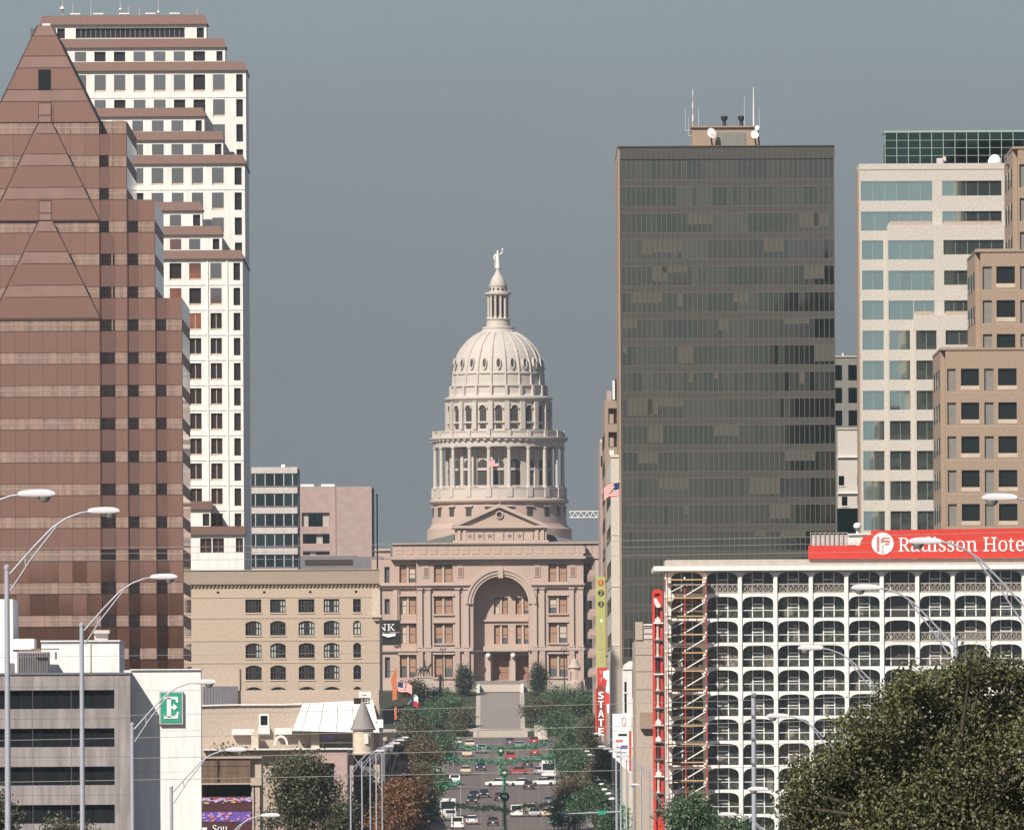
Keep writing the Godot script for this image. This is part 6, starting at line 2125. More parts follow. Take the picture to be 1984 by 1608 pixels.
	for k in 16:
		var a0 := TAU * k / 16
		var a1 := TAU * (k + 1) / 16
		prism_into(s3, [Vector2(1209 + cos(a0) * 4.4, 1398 + sin(a0) * 8.4), Vector2(1209 + cos(a1) * 4.4, 1398 + sin(a1) * 8.4), Vector2(1209 + cos(a1) * 3.2, 1398 + sin(a1) * 7), Vector2(1209 + cos(a0) * 3.2, 1398 + sin(a0) * 7)], d - 0.05, 0.04)
	part(o, "red_oval", s3.mesh(), M.sign_red)
	for e in [[1198, 1421.5, 1215, 1426, M.black], [1193, 1433, 1207, 1438, M.mark_pink], [1203, 1444, 1216, 1451, M.purple], [1194, 1447, 1201, 1449.5, M.slate_grey], [1195, 1457, 1214, 1458.6, M.slate_grey]]:
		bx(o, "printed_line", e[0], e[1], e[2], e[3], d - 0.03, 0.028, e[4])
	for x in [1192.0, 1215.0]:
		bxg(o, "post", x, 1468, x + 3, d + 0.1, 0.15, M.galvanised)

# ---------- trees ----------
# a crown of leaf-sized faces gathered in clumps along its limbs; colours vary from leaf to leaf
func crown_mesh(seed_: int, blobs: Array, leaves: int, size: float, base: Array, vary: float) -> ArrayMesh:
	var r := RandomNumberGenerator.new()
	r.seed = seed_
	var v := PackedVector3Array()
	var nn := PackedVector3Array()
	var cc := PackedColorArray()
	var ii := PackedInt32Array()
	var total := 0.0
	for b in blobs:
		total += b[1].x * b[1].y + b[1].z * b[1].y + b[1].x * b[1].z
	for b in blobs:
		var share: float = (b[1].x * b[1].y + b[1].z * b[1].y + b[1].x * b[1].z) / total
		var n := int(leaves * share)
		var tint := 1.0 + r.randf_range(-vary, vary) * 0.5
		var clump := Vector3.ZERO
		for k in n:
			if k % 14 == 0:
				var dir := Vector3(r.randfn(), r.randfn(), r.randfn()).normalized()
				clump = b[0] + dir * b[1] * pow(r.randf(), 0.42)
			var p := clump + Vector3(r.randfn(), r.randfn(), r.randfn()) * size * 1.7
			var a := Vector3(r.randfn(), r.randfn(), r.randfn()).normalized()
			var up := Vector3(r.randfn() * 0.7, r.randf_range(0.0, 1.0), r.randfn() * 0.7).normalized()
			var t := a.cross(up).normalized()
			var w := t.cross(up).normalized()
			var l := size * r.randf_range(0.6, 1.3)
			var i0 := v.size()
			v.append_array([p - t * l * 0.5, p + w * l * 0.28, p + t * l * 0.5, p - w * l * 0.28])
			var f := tint * (1.0 + r.randf_range(-vary, vary))
			var col := Color(base[0] * f * r.randf_range(0.9, 1.15), base[1] * f, base[2] * f * r.randf_range(0.8, 1.1))
			for j in 4:
				nn.append(up)
				cc.append(col)
			ii.append_array([i0, i0 + 2, i0 + 1, i0, i0 + 3, i0 + 2])
	var arr := []
	arr.resize(Mesh.ARRAY_MAX)
	arr[Mesh.ARRAY_VERTEX] = v
	arr[Mesh.ARRAY_NORMAL] = nn
	arr[Mesh.ARRAY_COLOR] = cc
	arr[Mesh.ARRAY_INDEX] = ii
	var m := ArrayMesh.new()
	m.add_surface_from_arrays(Mesh.PRIMITIVE_TRIANGLES, arr)
	return m

func blobs_of(seed_: int, h: float, w: float, low: float, n: int) -> Array:
	var r := RandomNumberGenerator.new()
	r.seed = seed_
	var out := [[Vector3(0, (h + low) / 2, 0), Vector3(w * 0.55, (h - low) * 0.36, w * 0.55)]]
	for k in n:
		var a := r.randf() * TAU
		var t := r.randf()
		var y := lerpf(low + (h - low) * 0.2, h * 0.88, t)
		var rad := w * sqrt(maxf(0.05, 1.0 - pow(2.0 * t - 0.75, 2) * 0.7)) * r.randf_range(0.45, 0.8)
		var s := w * r.randf_range(0.22, 0.4)
		out.append([Vector3(cos(a) * rad, y, sin(a) * rad), Vector3(s, s * r.randf_range(0.6, 0.95), s)])
	return out

func trunk_mesh(seed_: int, h: float, w: float, low: float, rad: float) -> ArrayMesh:
	var r := RandomNumberGenerator.new()
	r.seed = seed_
	var s := Shape.new()
	var fork := Vector3(r.randf_range(-0.1, 0.1) * w, low * 0.9, 0)
	s.bars([Vector3(0, -0.4, 0), Vector3(rad * 0.3, low * 0.4, 0), fork], rad, rad * 0.75, 9)
	for k in 6:
		var a := TAU * k / 6 + r.randf()
		var tip := Vector3(cos(a) * w * 0.7, lerpf(low, h, r.randf_range(0.45, 0.9)), sin(a) * w * 0.7)
		var mid := fork.lerp(tip, 0.5) + Vector3(0, (h - low) * 0.08, 0)
		s.bars([fork, mid, tip], rad * 0.55, rad * 0.12, 7)
	return s.mesh()

var crowns := {}
func tree(n: String, label: String, at: Vector3, h: float, w: float, low: float, leaf: String, leaves: int, size: float, seed_: int, group := "", vary := 0.45) -> Node3D:
	var o := thing(n, label, "tree", at, group)
	var m: StandardMaterial3D = M[leaf]
	part(o, "trunk", trunk_mesh(seed_, h, w, low, maxf(0.12, h * 0.028)), M.bark)
	part(o, "crown", crown_mesh(seed_ + 5, blobs_of(seed_ + 9, h, w, low, 14), leaves, size, m.get_meta("c"), vary), m)
	return o

# a tree that reaches from its foot on the ground to that row of the photograph
func tree_at(n: String, label: String, px: float, top: float, d: float, w: float, leaf: String, leaves: int, size: float, seed_: int, group := "") -> Node3D:
	anchor(px, top)
	var p := Q(px, top, d)
	var g := ground(d)
	return tree(n, label, Vector3(p.x, g, -d), p.y - g, w, (p.y - g) * 0.28, leaf, leaves, size, seed_, group)

func trees() -> void:
	# the big live oak at the lower right: its own spread of boughs
	anchor(1800, 1500)
	var d := 250.0
	var u := d / F
	var c := Q(1840, 1560, d)
	var g := ground(d)
	var o := thing("live_oak", "big glossy live oak filling the lower right corner", "tree", Vector3(c.x, g, -d))
	var bl := []
	for e in [[1850, 1500, 120, 100], [1730, 1500, 80, 70], [1650, 1530, 70, 55], [1590, 1570, 58, 50], [1565, 1600, 45, 50], [1545, 1530, 26, 24], [1580, 1490, 36, 26], [1615, 1470, 30, 22], [1660, 1450, 50, 40], [1700, 1410, 55, 42], [1740, 1375, 50, 36], [1770, 1340, 40, 30], [1765, 1312, 22, 14], [1730, 1352, 24, 14], [1820, 1350, 55, 40], [1860, 1315, 46, 28], [1905, 1300, 44, 26], [1880, 1290, 22, 12], [1950, 1310, 44, 30], [1985, 1330, 40, 40], [1900, 1390, 70, 55], [1975, 1420, 60, 70], [1800, 1430, 70, 50], [1920, 1500, 80, 70], [1780, 1570, 90, 60], [1690, 1590, 70, 45], [1870, 1600, 110, 60], [1990, 1560, 80, 80], [2050, 1450, 80, 130], [2090, 1330, 70, 50], [2110, 1590, 120, 100], [1640, 1400, 16, 10], [1530, 1560, 16, 20], [1548, 1488, 14, 9]]:
		var q := Q(e[0], e[1], d)
		bl.append([q - o.position + Vector3(0, 0, rng.randf_range(-1.0, 1.0)), Vector3(e[2] * u, e[3] * u, maxf(0.3, e[2] * u * 0.9))])
	var m: StandardMaterial3D = M.leaf_oak
	part(o, "crown", crown_mesh(71, bl, 90000, 0.085, m.get_meta("c"), 0.5), m)
	var s := shape(o)
	s.bars([o.position - Vector3(0, 0.4, 0), o.position + Vector3(0.1, 1.6, 0), Q(1840, 1640, d)], 0.34, 0.24, 10)
	for b in bl:
		var q: Vector3 = b[0] + o.position
		s.bars([Q(1840, 1640, d), Q(1840, 1640, d).lerp(q, 0.55) + Vector3(0, 0.15, 0), q], 0.085, 0.02, 6)
	part(o, "trunk", s.mesh(), M.bark)
	# left foreground
	tree_at("dark_tree", "dark tree against the left edge before the grey hotel", -25, 1478, 820.0, 2.2, "leaf_dark", 9000, 0.24, 101)
	tree_at("dark_tree", "low dark tree before the grey hotel's lowest windows", 120, 1558, 840.0, 3.6, "leaf_dark", 12000, 0.24, 102)
	tree_at("leafy_tree", "leafy olive-brown tree before the pink stucco front", 580, 1438, 1120.0, 3.6, "leaf_dark", 16000, 0.28, 103)
	tree_at("leafy_tree", "shrubby tree behind the brown canopy shop", 445, 1424, 1320.0, 3.2, "leaf_rust", 7000, 0.3, 104)
	tree_at("leafy_tree", "lower bush-like tree at the foot of the pink stucco front", 655, 1540, 1160.0, 2.3, "leaf_dark", 7000, 0.28, 105)
	tree_at("round_tree", "round dark green tree below the scaffold", 1345, 1517, 800.0, 3.0, "leaf_green", 16000, 0.2, 106)
	tree_at("round_tree", "lower round tree between the scaffold tree and the oak", 1430, 1555, 790.0, 2.4, "leaf_green", 9000, 0.2, 107)
	tree_at("autumn_tree", "rust-coloured autumn tree at the bottom left of the street", 775, 1502, 1600.0, 4.6, "leaf_autumn", 11000, 0.36, 108)
	tree_at("autumn_tree", "thin brown tree behind the row of bridge lamps at the left", 712, 1476, 1640.0, 2.6, "leaf_rust", 5000, 0.36, 109)
	# street trees, left then right, near to far
	var k := 0
	for e in [[795, 1547, 1860, 2.9, "leaf_rust", "brownish street tree just beyond the autumn tree"], [815, 1524, 1960, 2.9, "leaf_green", "green street tree before the first left crossing"], [806, 1470, 2060, 3.6, "leaf_rust", "brown-green street tree by the left lamp row's near end"], [830, 1480, 2160, 2.9, "leaf_green", "low green street tree left of the dark cars"], [815, 1427, 2260, 3.8, "leaf_rust", "reddish street tree beside the left lamp row"], [851, 1414, 2340, 3.6, "leaf_green", "dark green street tree at the left of the street's end"], [795, 1394, 2330, 3.6, "leaf_dark", "dark tree before the shaded left buildings"], [838, 1374, 2470, 4.1, "leaf_green", "tree at the left corner of the street's end"], [805, 1364, 2430, 3.4, "leaf_dark", "dark tree under the small flags"]]:
		tree_at("street_tree", e[5], e[0], e[1], e[2], e[3], e[4], 6500, 0.34, 200 + k, "street trees along the avenue")
		k += 1
	for e in [[1190, 1562, 1850, 3.2, "leaf_green", "nearest right street tree, at the bottom by the wrapped posts"], [1150, 1515, 1930, 4.3, "leaf_green", "right street tree hung with green lights"], [1112, 1507, 2040, 3.9, "leaf_rust", "brown-topped right street tree beside the white bus"], [1100, 1542, 1980, 3.2, "leaf_green", "low right street tree at the kerb by the parked cars"], [1165, 1464, 2060, 4.1, "leaf_rust", "brownish right street tree below the theatre sign"], [1128, 1460, 2150, 3.8, "leaf_green", "green right street tree right of the white bus"], [1090, 1434, 2290, 3.8, "leaf_green", "green right street tree by the pale truck"], [1120, 1400, 2380, 3.9, "leaf_green", "right street tree beside the right lamp row's far end"], [1142, 1384, 2320, 3.8, "leaf_dark", "dark right street tree left of the theatre sign"], [1085, 1380, 2500, 4.8, "leaf_green", "big green tree at the right corner of the street's end"], [1175, 1427, 2010, 2.7, "leaf_rust", "thin russet tree before the white sign board"]]:
		tree_at("street_tree", e[5], e[0], e[1], e[2], e[3], e[4], 6500, 0.34, 240 + k, "street trees along the avenue")
		k += 1
	# capitol grounds
	for e in [[870, 1352, 2640, 5.0, "leaf_green", "green tree on the lawn left of the grey walk"], [838, 1340, 2650, 4.6, "leaf_green", "green tree on the lawn below the horse statue"], [898, 1378, 2620, 3.2, "leaf_dark", "low dark tree beside the grey walk's left edge"], [1090, 1335, 2650, 6.0, "leaf_green", "broad green tree on the lawn right of the grey walk"], [1128, 1350, 2630, 4.4, "leaf_green", "green tree on the lawn nearest the right pavement"], [1048, 1360, 2630, 3.8, "leaf_dark", "dark tree close to the grey walk's right edge"], [800, 1325, 2690, 3.2, "leaf_dark", "dark tree at the capitol's left corner"], [1060, 1415, 2602, 2.4, "leaf_dark", "low dark bush right of the gate wall"], [884, 1416, 2602, 2.6, "leaf_dark", "low dark bush left of the gate wall"]]:
		tree_at("lawn_tree", e[5], e[0], e[1], e[2], e[3], e[4], 6000, 0.36, 280 + k, "trees on the capitol grounds")
		k += 1
	for e in [[900, 1288, "left"], [1043, 1284, "right"]]:
		anchor(e[0], 1330)
		var p := Q(e[0], e[1], 2690)
		var gg := ground(2690)
		var h := p.y - gg
		var t := thing("columnar_tree", "dark upright columnar tree standing %s of the capitol door" % e[2], "tree", Vector3(p.x, gg, -2690), "columnar trees before the capitol")
		var b2 := []
		for j in 9:
			var f := (j + 0.5) / 9.0
			b2.append([Vector3(rng.randf_range(-0.2, 0.2), h * lerpf(0.12, 0.95, f), 0), Vector3(1.75 * (1.0 - pow(absf(f - 0.4) / 0.66, 2)) + 0.25, h * 0.08, 1.75 * (1.0 - pow(absf(f - 0.4) / 0.66, 2)) + 0.25)])
		m = M.leaf_cypress
		part(t, "crown", crown_mesh(300 + int(e[0]), b2, 7000, 0.3, m.get_meta("c"), 0.4), m)
		var ts := Shape.new()
		ts.bar(Vector3(0, -0.4, 0), Vector3(0, h * 0.8, 0), 0.16, 0.04, 8)
		part(t, "trunk", ts.mesh(), M.bark)

# strings of green festive lights in the right-hand street trees: beads hung over the crowns
func tree_lights() -> void:
	var r := RandomNumberGenerator.new()
	r.seed = 900
	for o in get_children():
		if o.name.begins_with("street_tree"):
			var c: MeshInstance3D = o.get_node("crown")
			var b := c.mesh.get_aabb()
			var s := Shape.new()
			for k in 26:
				var t := r.randf() * PI
				var y := r.randf_range(0.15, 0.95)
				var w := b.size.x * 0.42 * sqrt(maxf(0.05, 1.0 - pow(2 * y - 1, 2)))
				s.lathe(b.get_center() + Vector3(cos(t) * w, (y - 0.5) * b.size.y, sin(t) * w * 0.95 + 0.2), [Vector2(0.01, -0.10), Vector2(0.10, 0.0), Vector2(0.01, 0.10)], 6)
			part(o, "light_string_beads", s.mesh(), M.bead)

# a tree-covered rise south of the river, left of the frame: its crowns are the dark blots mirrored low in the brown tower's glass
func wooded_hill() -> void:
	var r := RandomNumberGenerator.new()
	r.seed = 77
	var c := Vector3(-82, 0, -600)
	var s := Shape.new()
	var g := ground(600) - 1.0
	s.lathe(c, [Vector2(46, g), Vector2(42, EYE + 6), Vector2(34, EYE + 20), Vector2(18, EYE + 29), Vector2(0.1, EYE + 32)], 28)
	structure(part(self, "hill", s.mesh(), M.earth))
	var bl := []
	for k in 46:
		var a := r.randf() * TAU
		var rad := sqrt(r.randf()) * 40.0
		var top := EYE + lerpf(32.0, 8.0, pow(rad / 42.0, 1.5))
		var h := r.randf_range(3.0, 9.0)
		bl.append([c + Vector3(cos(a) * rad, top + h * 0.7, sin(a) * rad), Vector3(h * 0.75, h, h * 0.75)])
	var m: StandardMaterial3D = M.leaf_dark
	var o := part(self, "hill_woods", crown_mesh(78, bl, 26000, 1.3, m.get_meta("c"), 0.5), m)
	stuff(o)
	tag(o, "dark woods mirrored as blots low in the brown tower's glass", "woods")

# ---------- vehicles, monuments, street decorations ----------
# side outline of a car body and of its glasshouse, both drawn nose towards -z; extruded across the width with tumblehome
func hull(profile: Array, w0: float, w1: float, y_split: float) -> ArrayMesh:
	var s := Shape.new()
	var pts := PackedVector2Array(profile)
	if Geometry2D.is_polygon_clockwise(pts):
		pts.reverse()
	var idx := Geometry2D.triangulate_polygon(pts)
	var lift := func(p: Vector2, side: float) -> Vector3:
		var t := clampf((p.y - y_split) / 0.6, 0.0, 1.0)
		return Vector3(side * lerpf(w0, w1, t) / 2, p.y, p.x)
	for side in [-1.0, 1.0]:
		for k in range(0, idx.size(), 3):
			s.tri(lift.call(pts[idx[k]], side), lift.call(pts[idx[k + 1]], side), lift.call(pts[idx[k + 2]], side), Vector3(side, 0.1, 0).normalized())
	for k in pts.size():
		var a := pts[k]
		var b := pts[(k + 1) % pts.size()]
		var e := (b - a).normalized()
		s.quad(lift.call(a, -1.0), lift.call(b, -1.0), lift.call(b, 1.0), lift.call(a, 1.0), Vector3(0, -e.x, e.y))
	return s.mesh()

var wheel_mesh: ArrayMesh
func wheels(o: Node3D, w: float, za: float, zb: float, r: float) -> void:
	if wheel_mesh == null:
		var s := Shape.new()
		s.bar(Vector3(-0.5, 0, 0), Vector3(0.5, 0, 0), 1.0, 1.0, 14)
		wheel_mesh = s.mesh()
	for sx in [-1.0, 1.0]:
		for z in [za, zb]:
			var p := part(o, "wheel", wheel_mesh, M.tyre)
			p.position = Vector3(sx * (w / 2 - 0.12), r, z)
			p.scale = Vector3(0.24, r, r)

func paint(c: Array) -> StandardMaterial3D:
	var k := "paint_%s" % str(c)
	if not M.has(k):
		mat(k, c, 0.3)
		M[k].clearcoat_enabled = true
		M[k].clearcoat = 0.6
	return M[k]

func lights(o: Node3D, w: float, y: float, front: float, rear: float) -> void:
	for sx in [-1.0, 1.0]:
		var a := part(o, "headlight", boxmesh(Vector3(0.34, 0.16, 0.06)), M.lamp_clear)
		a.position = Vector3(sx * (w / 2 - 0.28), y, front)
		a = part(o, "tail_light", boxmesh(Vector3(0.32, 0.18, 0.06)), M.tail_red)
		a.position = Vector3(sx * (w / 2 - 0.26), y + 0.1, rear)

func vehicle(kind: String, label: String, px: float, row: float, turn: float, color: Array) -> void:
	var d := street_distance(row)
	anchor(px, row)
	var p := Q(px, row, d)
	var o := thing({"car": "car", "van": "van", "truck": "pickup_truck", "bus": "city_bus", "lorry": "box_truck"}[kind], label, {"car": "car", "van": "van", "truck": "truck", "bus": "bus", "lorry": "truck"}[kind], Vector3(p.x, ground(d) + 0.035, -d), "vehicles on the avenue", turn)
	var m := paint(color)
	var w := 1.8
	match kind:
		"car":
			part(o, "body", hull([Vector2(-2.2, 0.3), Vector2(-2.25, 0.62), Vector2(-2.1, 0.78), Vector2(-1.1, 0.9), Vector2(1.35, 0.92), Vector2(2.2, 0.86), Vector2(2.28, 0.6), Vector2(2.2, 0.3)], 1.8, 1.78, 0.9), m)
			part(o, "glasshouse", hull([Vector2(-1.05, 0.9), Vector2(-0.4, 1.34), Vector2(0.8, 1.36), Vector2(1.45, 0.92)], 1.66, 1.2, 0.9), M.car_glass)
			part(o, "roof", hull([Vector2(-0.42, 1.33), Vector2(-0.3, 1.42), Vector2(0.7, 1.43), Vector2(0.84, 1.35)], 1.3, 1.2, 1.2), m)
			wheels(o, 1.8, -1.35, 1.35, 0.32)
			lights(o, 1.8, 0.64, -2.24, 2.27)
		"van":
			part(o, "body", hull([Vector2(-2.4, 0.3), Vector2(-2.45, 0.8), Vector2(-1.9, 1.05), Vector2(-1.2, 1.9), Vector2(2.4, 1.95), Vector2(2.45, 0.3)], 1.95, 1.8, 1.1), m)
			var g := part(o, "windscreen", boxmesh(Vector3(1.6, 0.75, 0.05)), M.car_glass)
			g.position = Vector3(0, 1.45, -1.62)
			g.rotation.x = 0.7
			g = part(o, "rear_window", boxmesh(Vector3(1.5, 0.6, 0.05)), M.car_glass)
			g.position = Vector3(0, 1.5, 2.45)
			wheels(o, 1.95, -1.5, 1.55, 0.36)
			lights(o, 1.95, 0.8, -2.46, 2.46)
		"truck":
			part(o, "body", hull([Vector2(-2.6, 0.45), Vector2(-2.65, 0.95), Vector2(-2.5, 1.08), Vector2(-1.3, 1.14), Vector2(-0.8, 1.7), Vector2(0.4, 1.72), Vector2(0.5, 1.05), Vector2(2.7, 1.05), Vector2(2.7, 0.45)], 1.9, 1.7, 1.15), m)
			var g := part(o, "rear_window", boxmesh(Vector3(1.4, 0.42, 0.05)), M.car_glass)
			g.position = Vector3(0, 1.42, 0.47)
			g = part(o, "windscreen", boxmesh(Vector3(1.45, 0.62, 0.05)), M.car_glass)
			g.position = Vector3(0, 1.42, -1.08)
			g.rotation.x = 0.75
			wheels(o, 1.9, -1.6, 1.7, 0.38)
			lights(o, 1.9, 0.85, -2.66, 2.71)
		"bus", "lorry":
			var h := 3.0 if kind == "bus" else 3.2
			part(o, "body", hull([Vector2(-5.5, 0.4), Vector2(-5.6, 1.2), Vector2(-5.45, h - 0.15), Vector2(-5.2, h), Vector2(5.3, h), Vector2(5.5, h - 0.15), Vector2(5.5, 0.4)] if kind == "bus" else [Vector2(-3.4, 0.5), Vector2(-3.5, 1.4), Vector2(-3.0, 2.2), Vector2(-1.9, 2.3), Vector2(-1.8, h), Vector2(3.4, h), Vector2(3.4, 0.5)], 2.5, 2.45, 1.5), m)
			for z in ([-5.62, 5.52] if kind == "bus" else [-3.4]):
				var g := part(o, "windscreen" if z < 0 else "rear_window", boxmesh(Vector3(2.1, 1.15 if kind == "bus" else 0.8, 0.06)), M.car_glass)
				g.position = Vector3(0, 1.95 if kind == "bus" else 1.8, z)
			if kind == "bus":
				for sx in [-1.0, 1.0]:
					for k in 6:
						var g := part(o, "side_window", boxmesh(Vector3(0.05, 0.9, 1.35)), M.car_glass)
						g.position = Vector3(sx * 1.25, 1.95, -4.0 + k * 1.6)
			wheels(o, 2.5, -3.6 if kind == "bus" else -2.3, 3.4 if kind == "bus" else 2.2, 0.48)
			lights(o, 2.5, 0.9, -5.6 if kind == "bus" else -3.5, 5.52 if kind == "bus" else 3.42)
	if kind != "lorry":
		var pl := part(o, "number_plate", boxmesh(Vector3(0.32, 0.16, 0.03)), M.sign_white)
		pl.position = Vector3(0, 0.5, 2.3 if kind == "car" else (5.55 if kind == "bus" else 2.74))

func vehicles() -> void:
	var white := [0.75, 0.75, 0.74]
	var silver := [0.42, 0.42, 0.45]
	var dark := [0.02, 0.025, 0.035]
	var red := [0.32, 0.04, 0.035]
	var cream := [0.66, 0.52, 0.36]
	for e in [
		["bus", "dark-windowed bus with a white roof at the bottom left of the street", 868, 1583, PI, [0.70, 0.72, 0.70]],
		["car", "silver-white car at the bottom of the street, right of the white-roofed bus", 914, 1597, 0.0, white],
		["van", "white van cut by the bottom edge below the white-roofed bus", 886, 1606, 0.0, white],
		["car", "cream car at the bottom left beside the autumn tree", 846, 1590, 0.0, cream],
		["van", "white van on the right lanes near the bottom", 1001, 1583, 0.0, white],
		["car", "silver car with a pale roof right of the white van", 1035, 1583, PI, silver],
		["car", "dark car at the bottom edge left of the garland post", 955, 1600, 0.0, dark],
		["car", "dark blue car in the left lanes below the lowest garland", 918, 1548, PI, dark],
		["car", "black car beside the middle garland post", 938, 1545, PI, [0.015, 0.02, 0.018]],
		["car", "dark car just right of the middle garland post", 968, 1552, 0.0, [0.03, 0.03, 0.035]],
		["bus", "white bus with a wide white roof on the right of the street", 1063, 1508, 0.0, white],
		["car", "long red car turned across the right lanes", 1003, 1501, PI * 0.5, red],
		["truck", "red truck in the middle of the street", 989, 1475, 0.0, red],
		["car", "dark purple car near the far end of the street", 988, 1444, 0.0, [0.10, 0.08, 0.12]],
		["lorry", "pale boxy truck at the right near the street's end", 1048, 1438, 0.0, [0.66, 0.58, 0.52]],
		["car", "first of the white cars turned across the street, leftmost", 965, 1524, PI * 0.5, white],
		["car", "long white car turned across the street", 1009, 1524, PI * 0.5, white],
		["car", "white car turned across the street, right end of the row", 1052, 1523, PI * 0.5, white],
		["car", "tan taxi in the left lanes level with the red car", 902, 1499, PI, cream],
		["car", "tan car in the left lanes level with the red truck", 905, 1466, PI, cream],
		["car", "tan car at the left near the street's end", 910, 1447, PI, cream],
		["car", "pale car parked at the left kerb by the dark bush", 885, 1444, PI, [0.6, 0.55, 0.5]],
		["car", "small red car at the right far kerb", 1035, 1442, 0.0, red],
		["car", "red car tail in the right lane below the pale boxy truck", 1036, 1464, 0.0, red],
		["car", "dark car in the left lanes level with the white bus", 880, 1482, PI, dark],
		["car", "dark blue car in the left lanes right of the level dark car", 930, 1486, PI, [0.03, 0.04, 0.08]],
		["car", "dark car at the right lanes before the white bus", 1022, 1487, 0.0, dark],
		["car", "white car parked at the right kerb near the bottom", 1071, 1572, 0.0, white],
		["car", "teal car at the bottom right of the street", 1091, 1601, PI * 0.45, [0.12, 0.36, 0.34]],
		["car", "tan car crossing at the bottom right under the street-name bar", 1060, 1583, PI * 0.5, cream],
		["car", "dark car parked under the right street trees", 1110, 1592, 0.0, dark],
		["car", "dark parked car at the left kerb by the second garland", 868, 1524, PI, dark]]:
		vehicle(e[0], e[1], e[2], e[3], e[4], e[5])
	# traffic in the lanes
	var lane := 0
	for q in [["grey pickup in the lane beside the left parked row, lower third of the street", -8.0, 2103.0, PI, silver], ["dark green car behind the grey pickup in the outer left lane", -8.0, 2150.0, PI, [0.02, 0.05, 0.035]], ["black car in the inner left lane above the lowest garland", -4.8, 2185.0, PI, dark], ["beige car in the inner right lane above the lowest garland", 4.8, 2142.0, 0.0, cream], ["grey-blue car in the outer right lane below the white bus", 8.0, 2178.0, 0.0, [0.12, 0.15, 0.2]], ["white pickup in the outer left lane, mid street", -8.0, 2290.0, PI, white], ["dark car in the inner right lane just above the white cars turned across", 4.8, 2262.0, 0.0, dark], ["silver car in the middle right lane above the red car", 6.9, 2346.0, 0.0, silver], ["dark blue car in the inner left lane above the tan taxi", -3.6, 2372.0, PI, [0.03, 0.04, 0.08]], ["white car in the outer right lane beyond the white bus", 8.0, 2385.0, 0.0, white], ["grey pickup in the inner left lane close to the street's end", -3.6, 2482.0, PI, silver], ["dark car in the outer left lane close to the street's end", -8.0, 2500.0, PI, dark], ["pale green car in the inner right lane close to the street's end", 3.6, 2510.0, 0.0, [0.3, 0.4, 0.33]]]:
		vehicle("car" if lane % 5 else "truck", q[0], 970.0 + q[1] * F / q[2], 1507.0 - (ground(q[2]) - EYE) * F / q[2], q[3], q[4])
		lane += 1
	# kerbside rows of parked cars, each at its own place along the kerb
	var tints := [["dark grey", [0.05, 0.05, 0.055]], ["white", white], ["silver", silver], ["maroon", [0.12, 0.02, 0.025]], ["dark green", [0.02, 0.05, 0.035]], ["tan", cream], ["blue", [0.03, 0.05, 0.14]]]
	var spots := ["nearest", "second", "third", "fourth", "fifth", "sixth", "seventh", "eighth", "ninth"]
	for side in [-1.0, 1.0]:
		for k in 9:
			var d := 2092.0 + k * 52.0 + (14.0 if side > 0 else 0.0)
			var row := 1507.0 - (ground(d) - EYE) * F / d
			var t: Array = tints[(k * 3 + (2 if side > 0 else 0)) % 7]
			vehicle("car" if k % 4 else "van", "%s of the cars parked along the %s kerb, %s" % [spots[k], "left" if side < 0 else "right", t[0]], 970.0 + side * 11.9 * F / d, row, PI if side < 0 else 0.0, t[1])

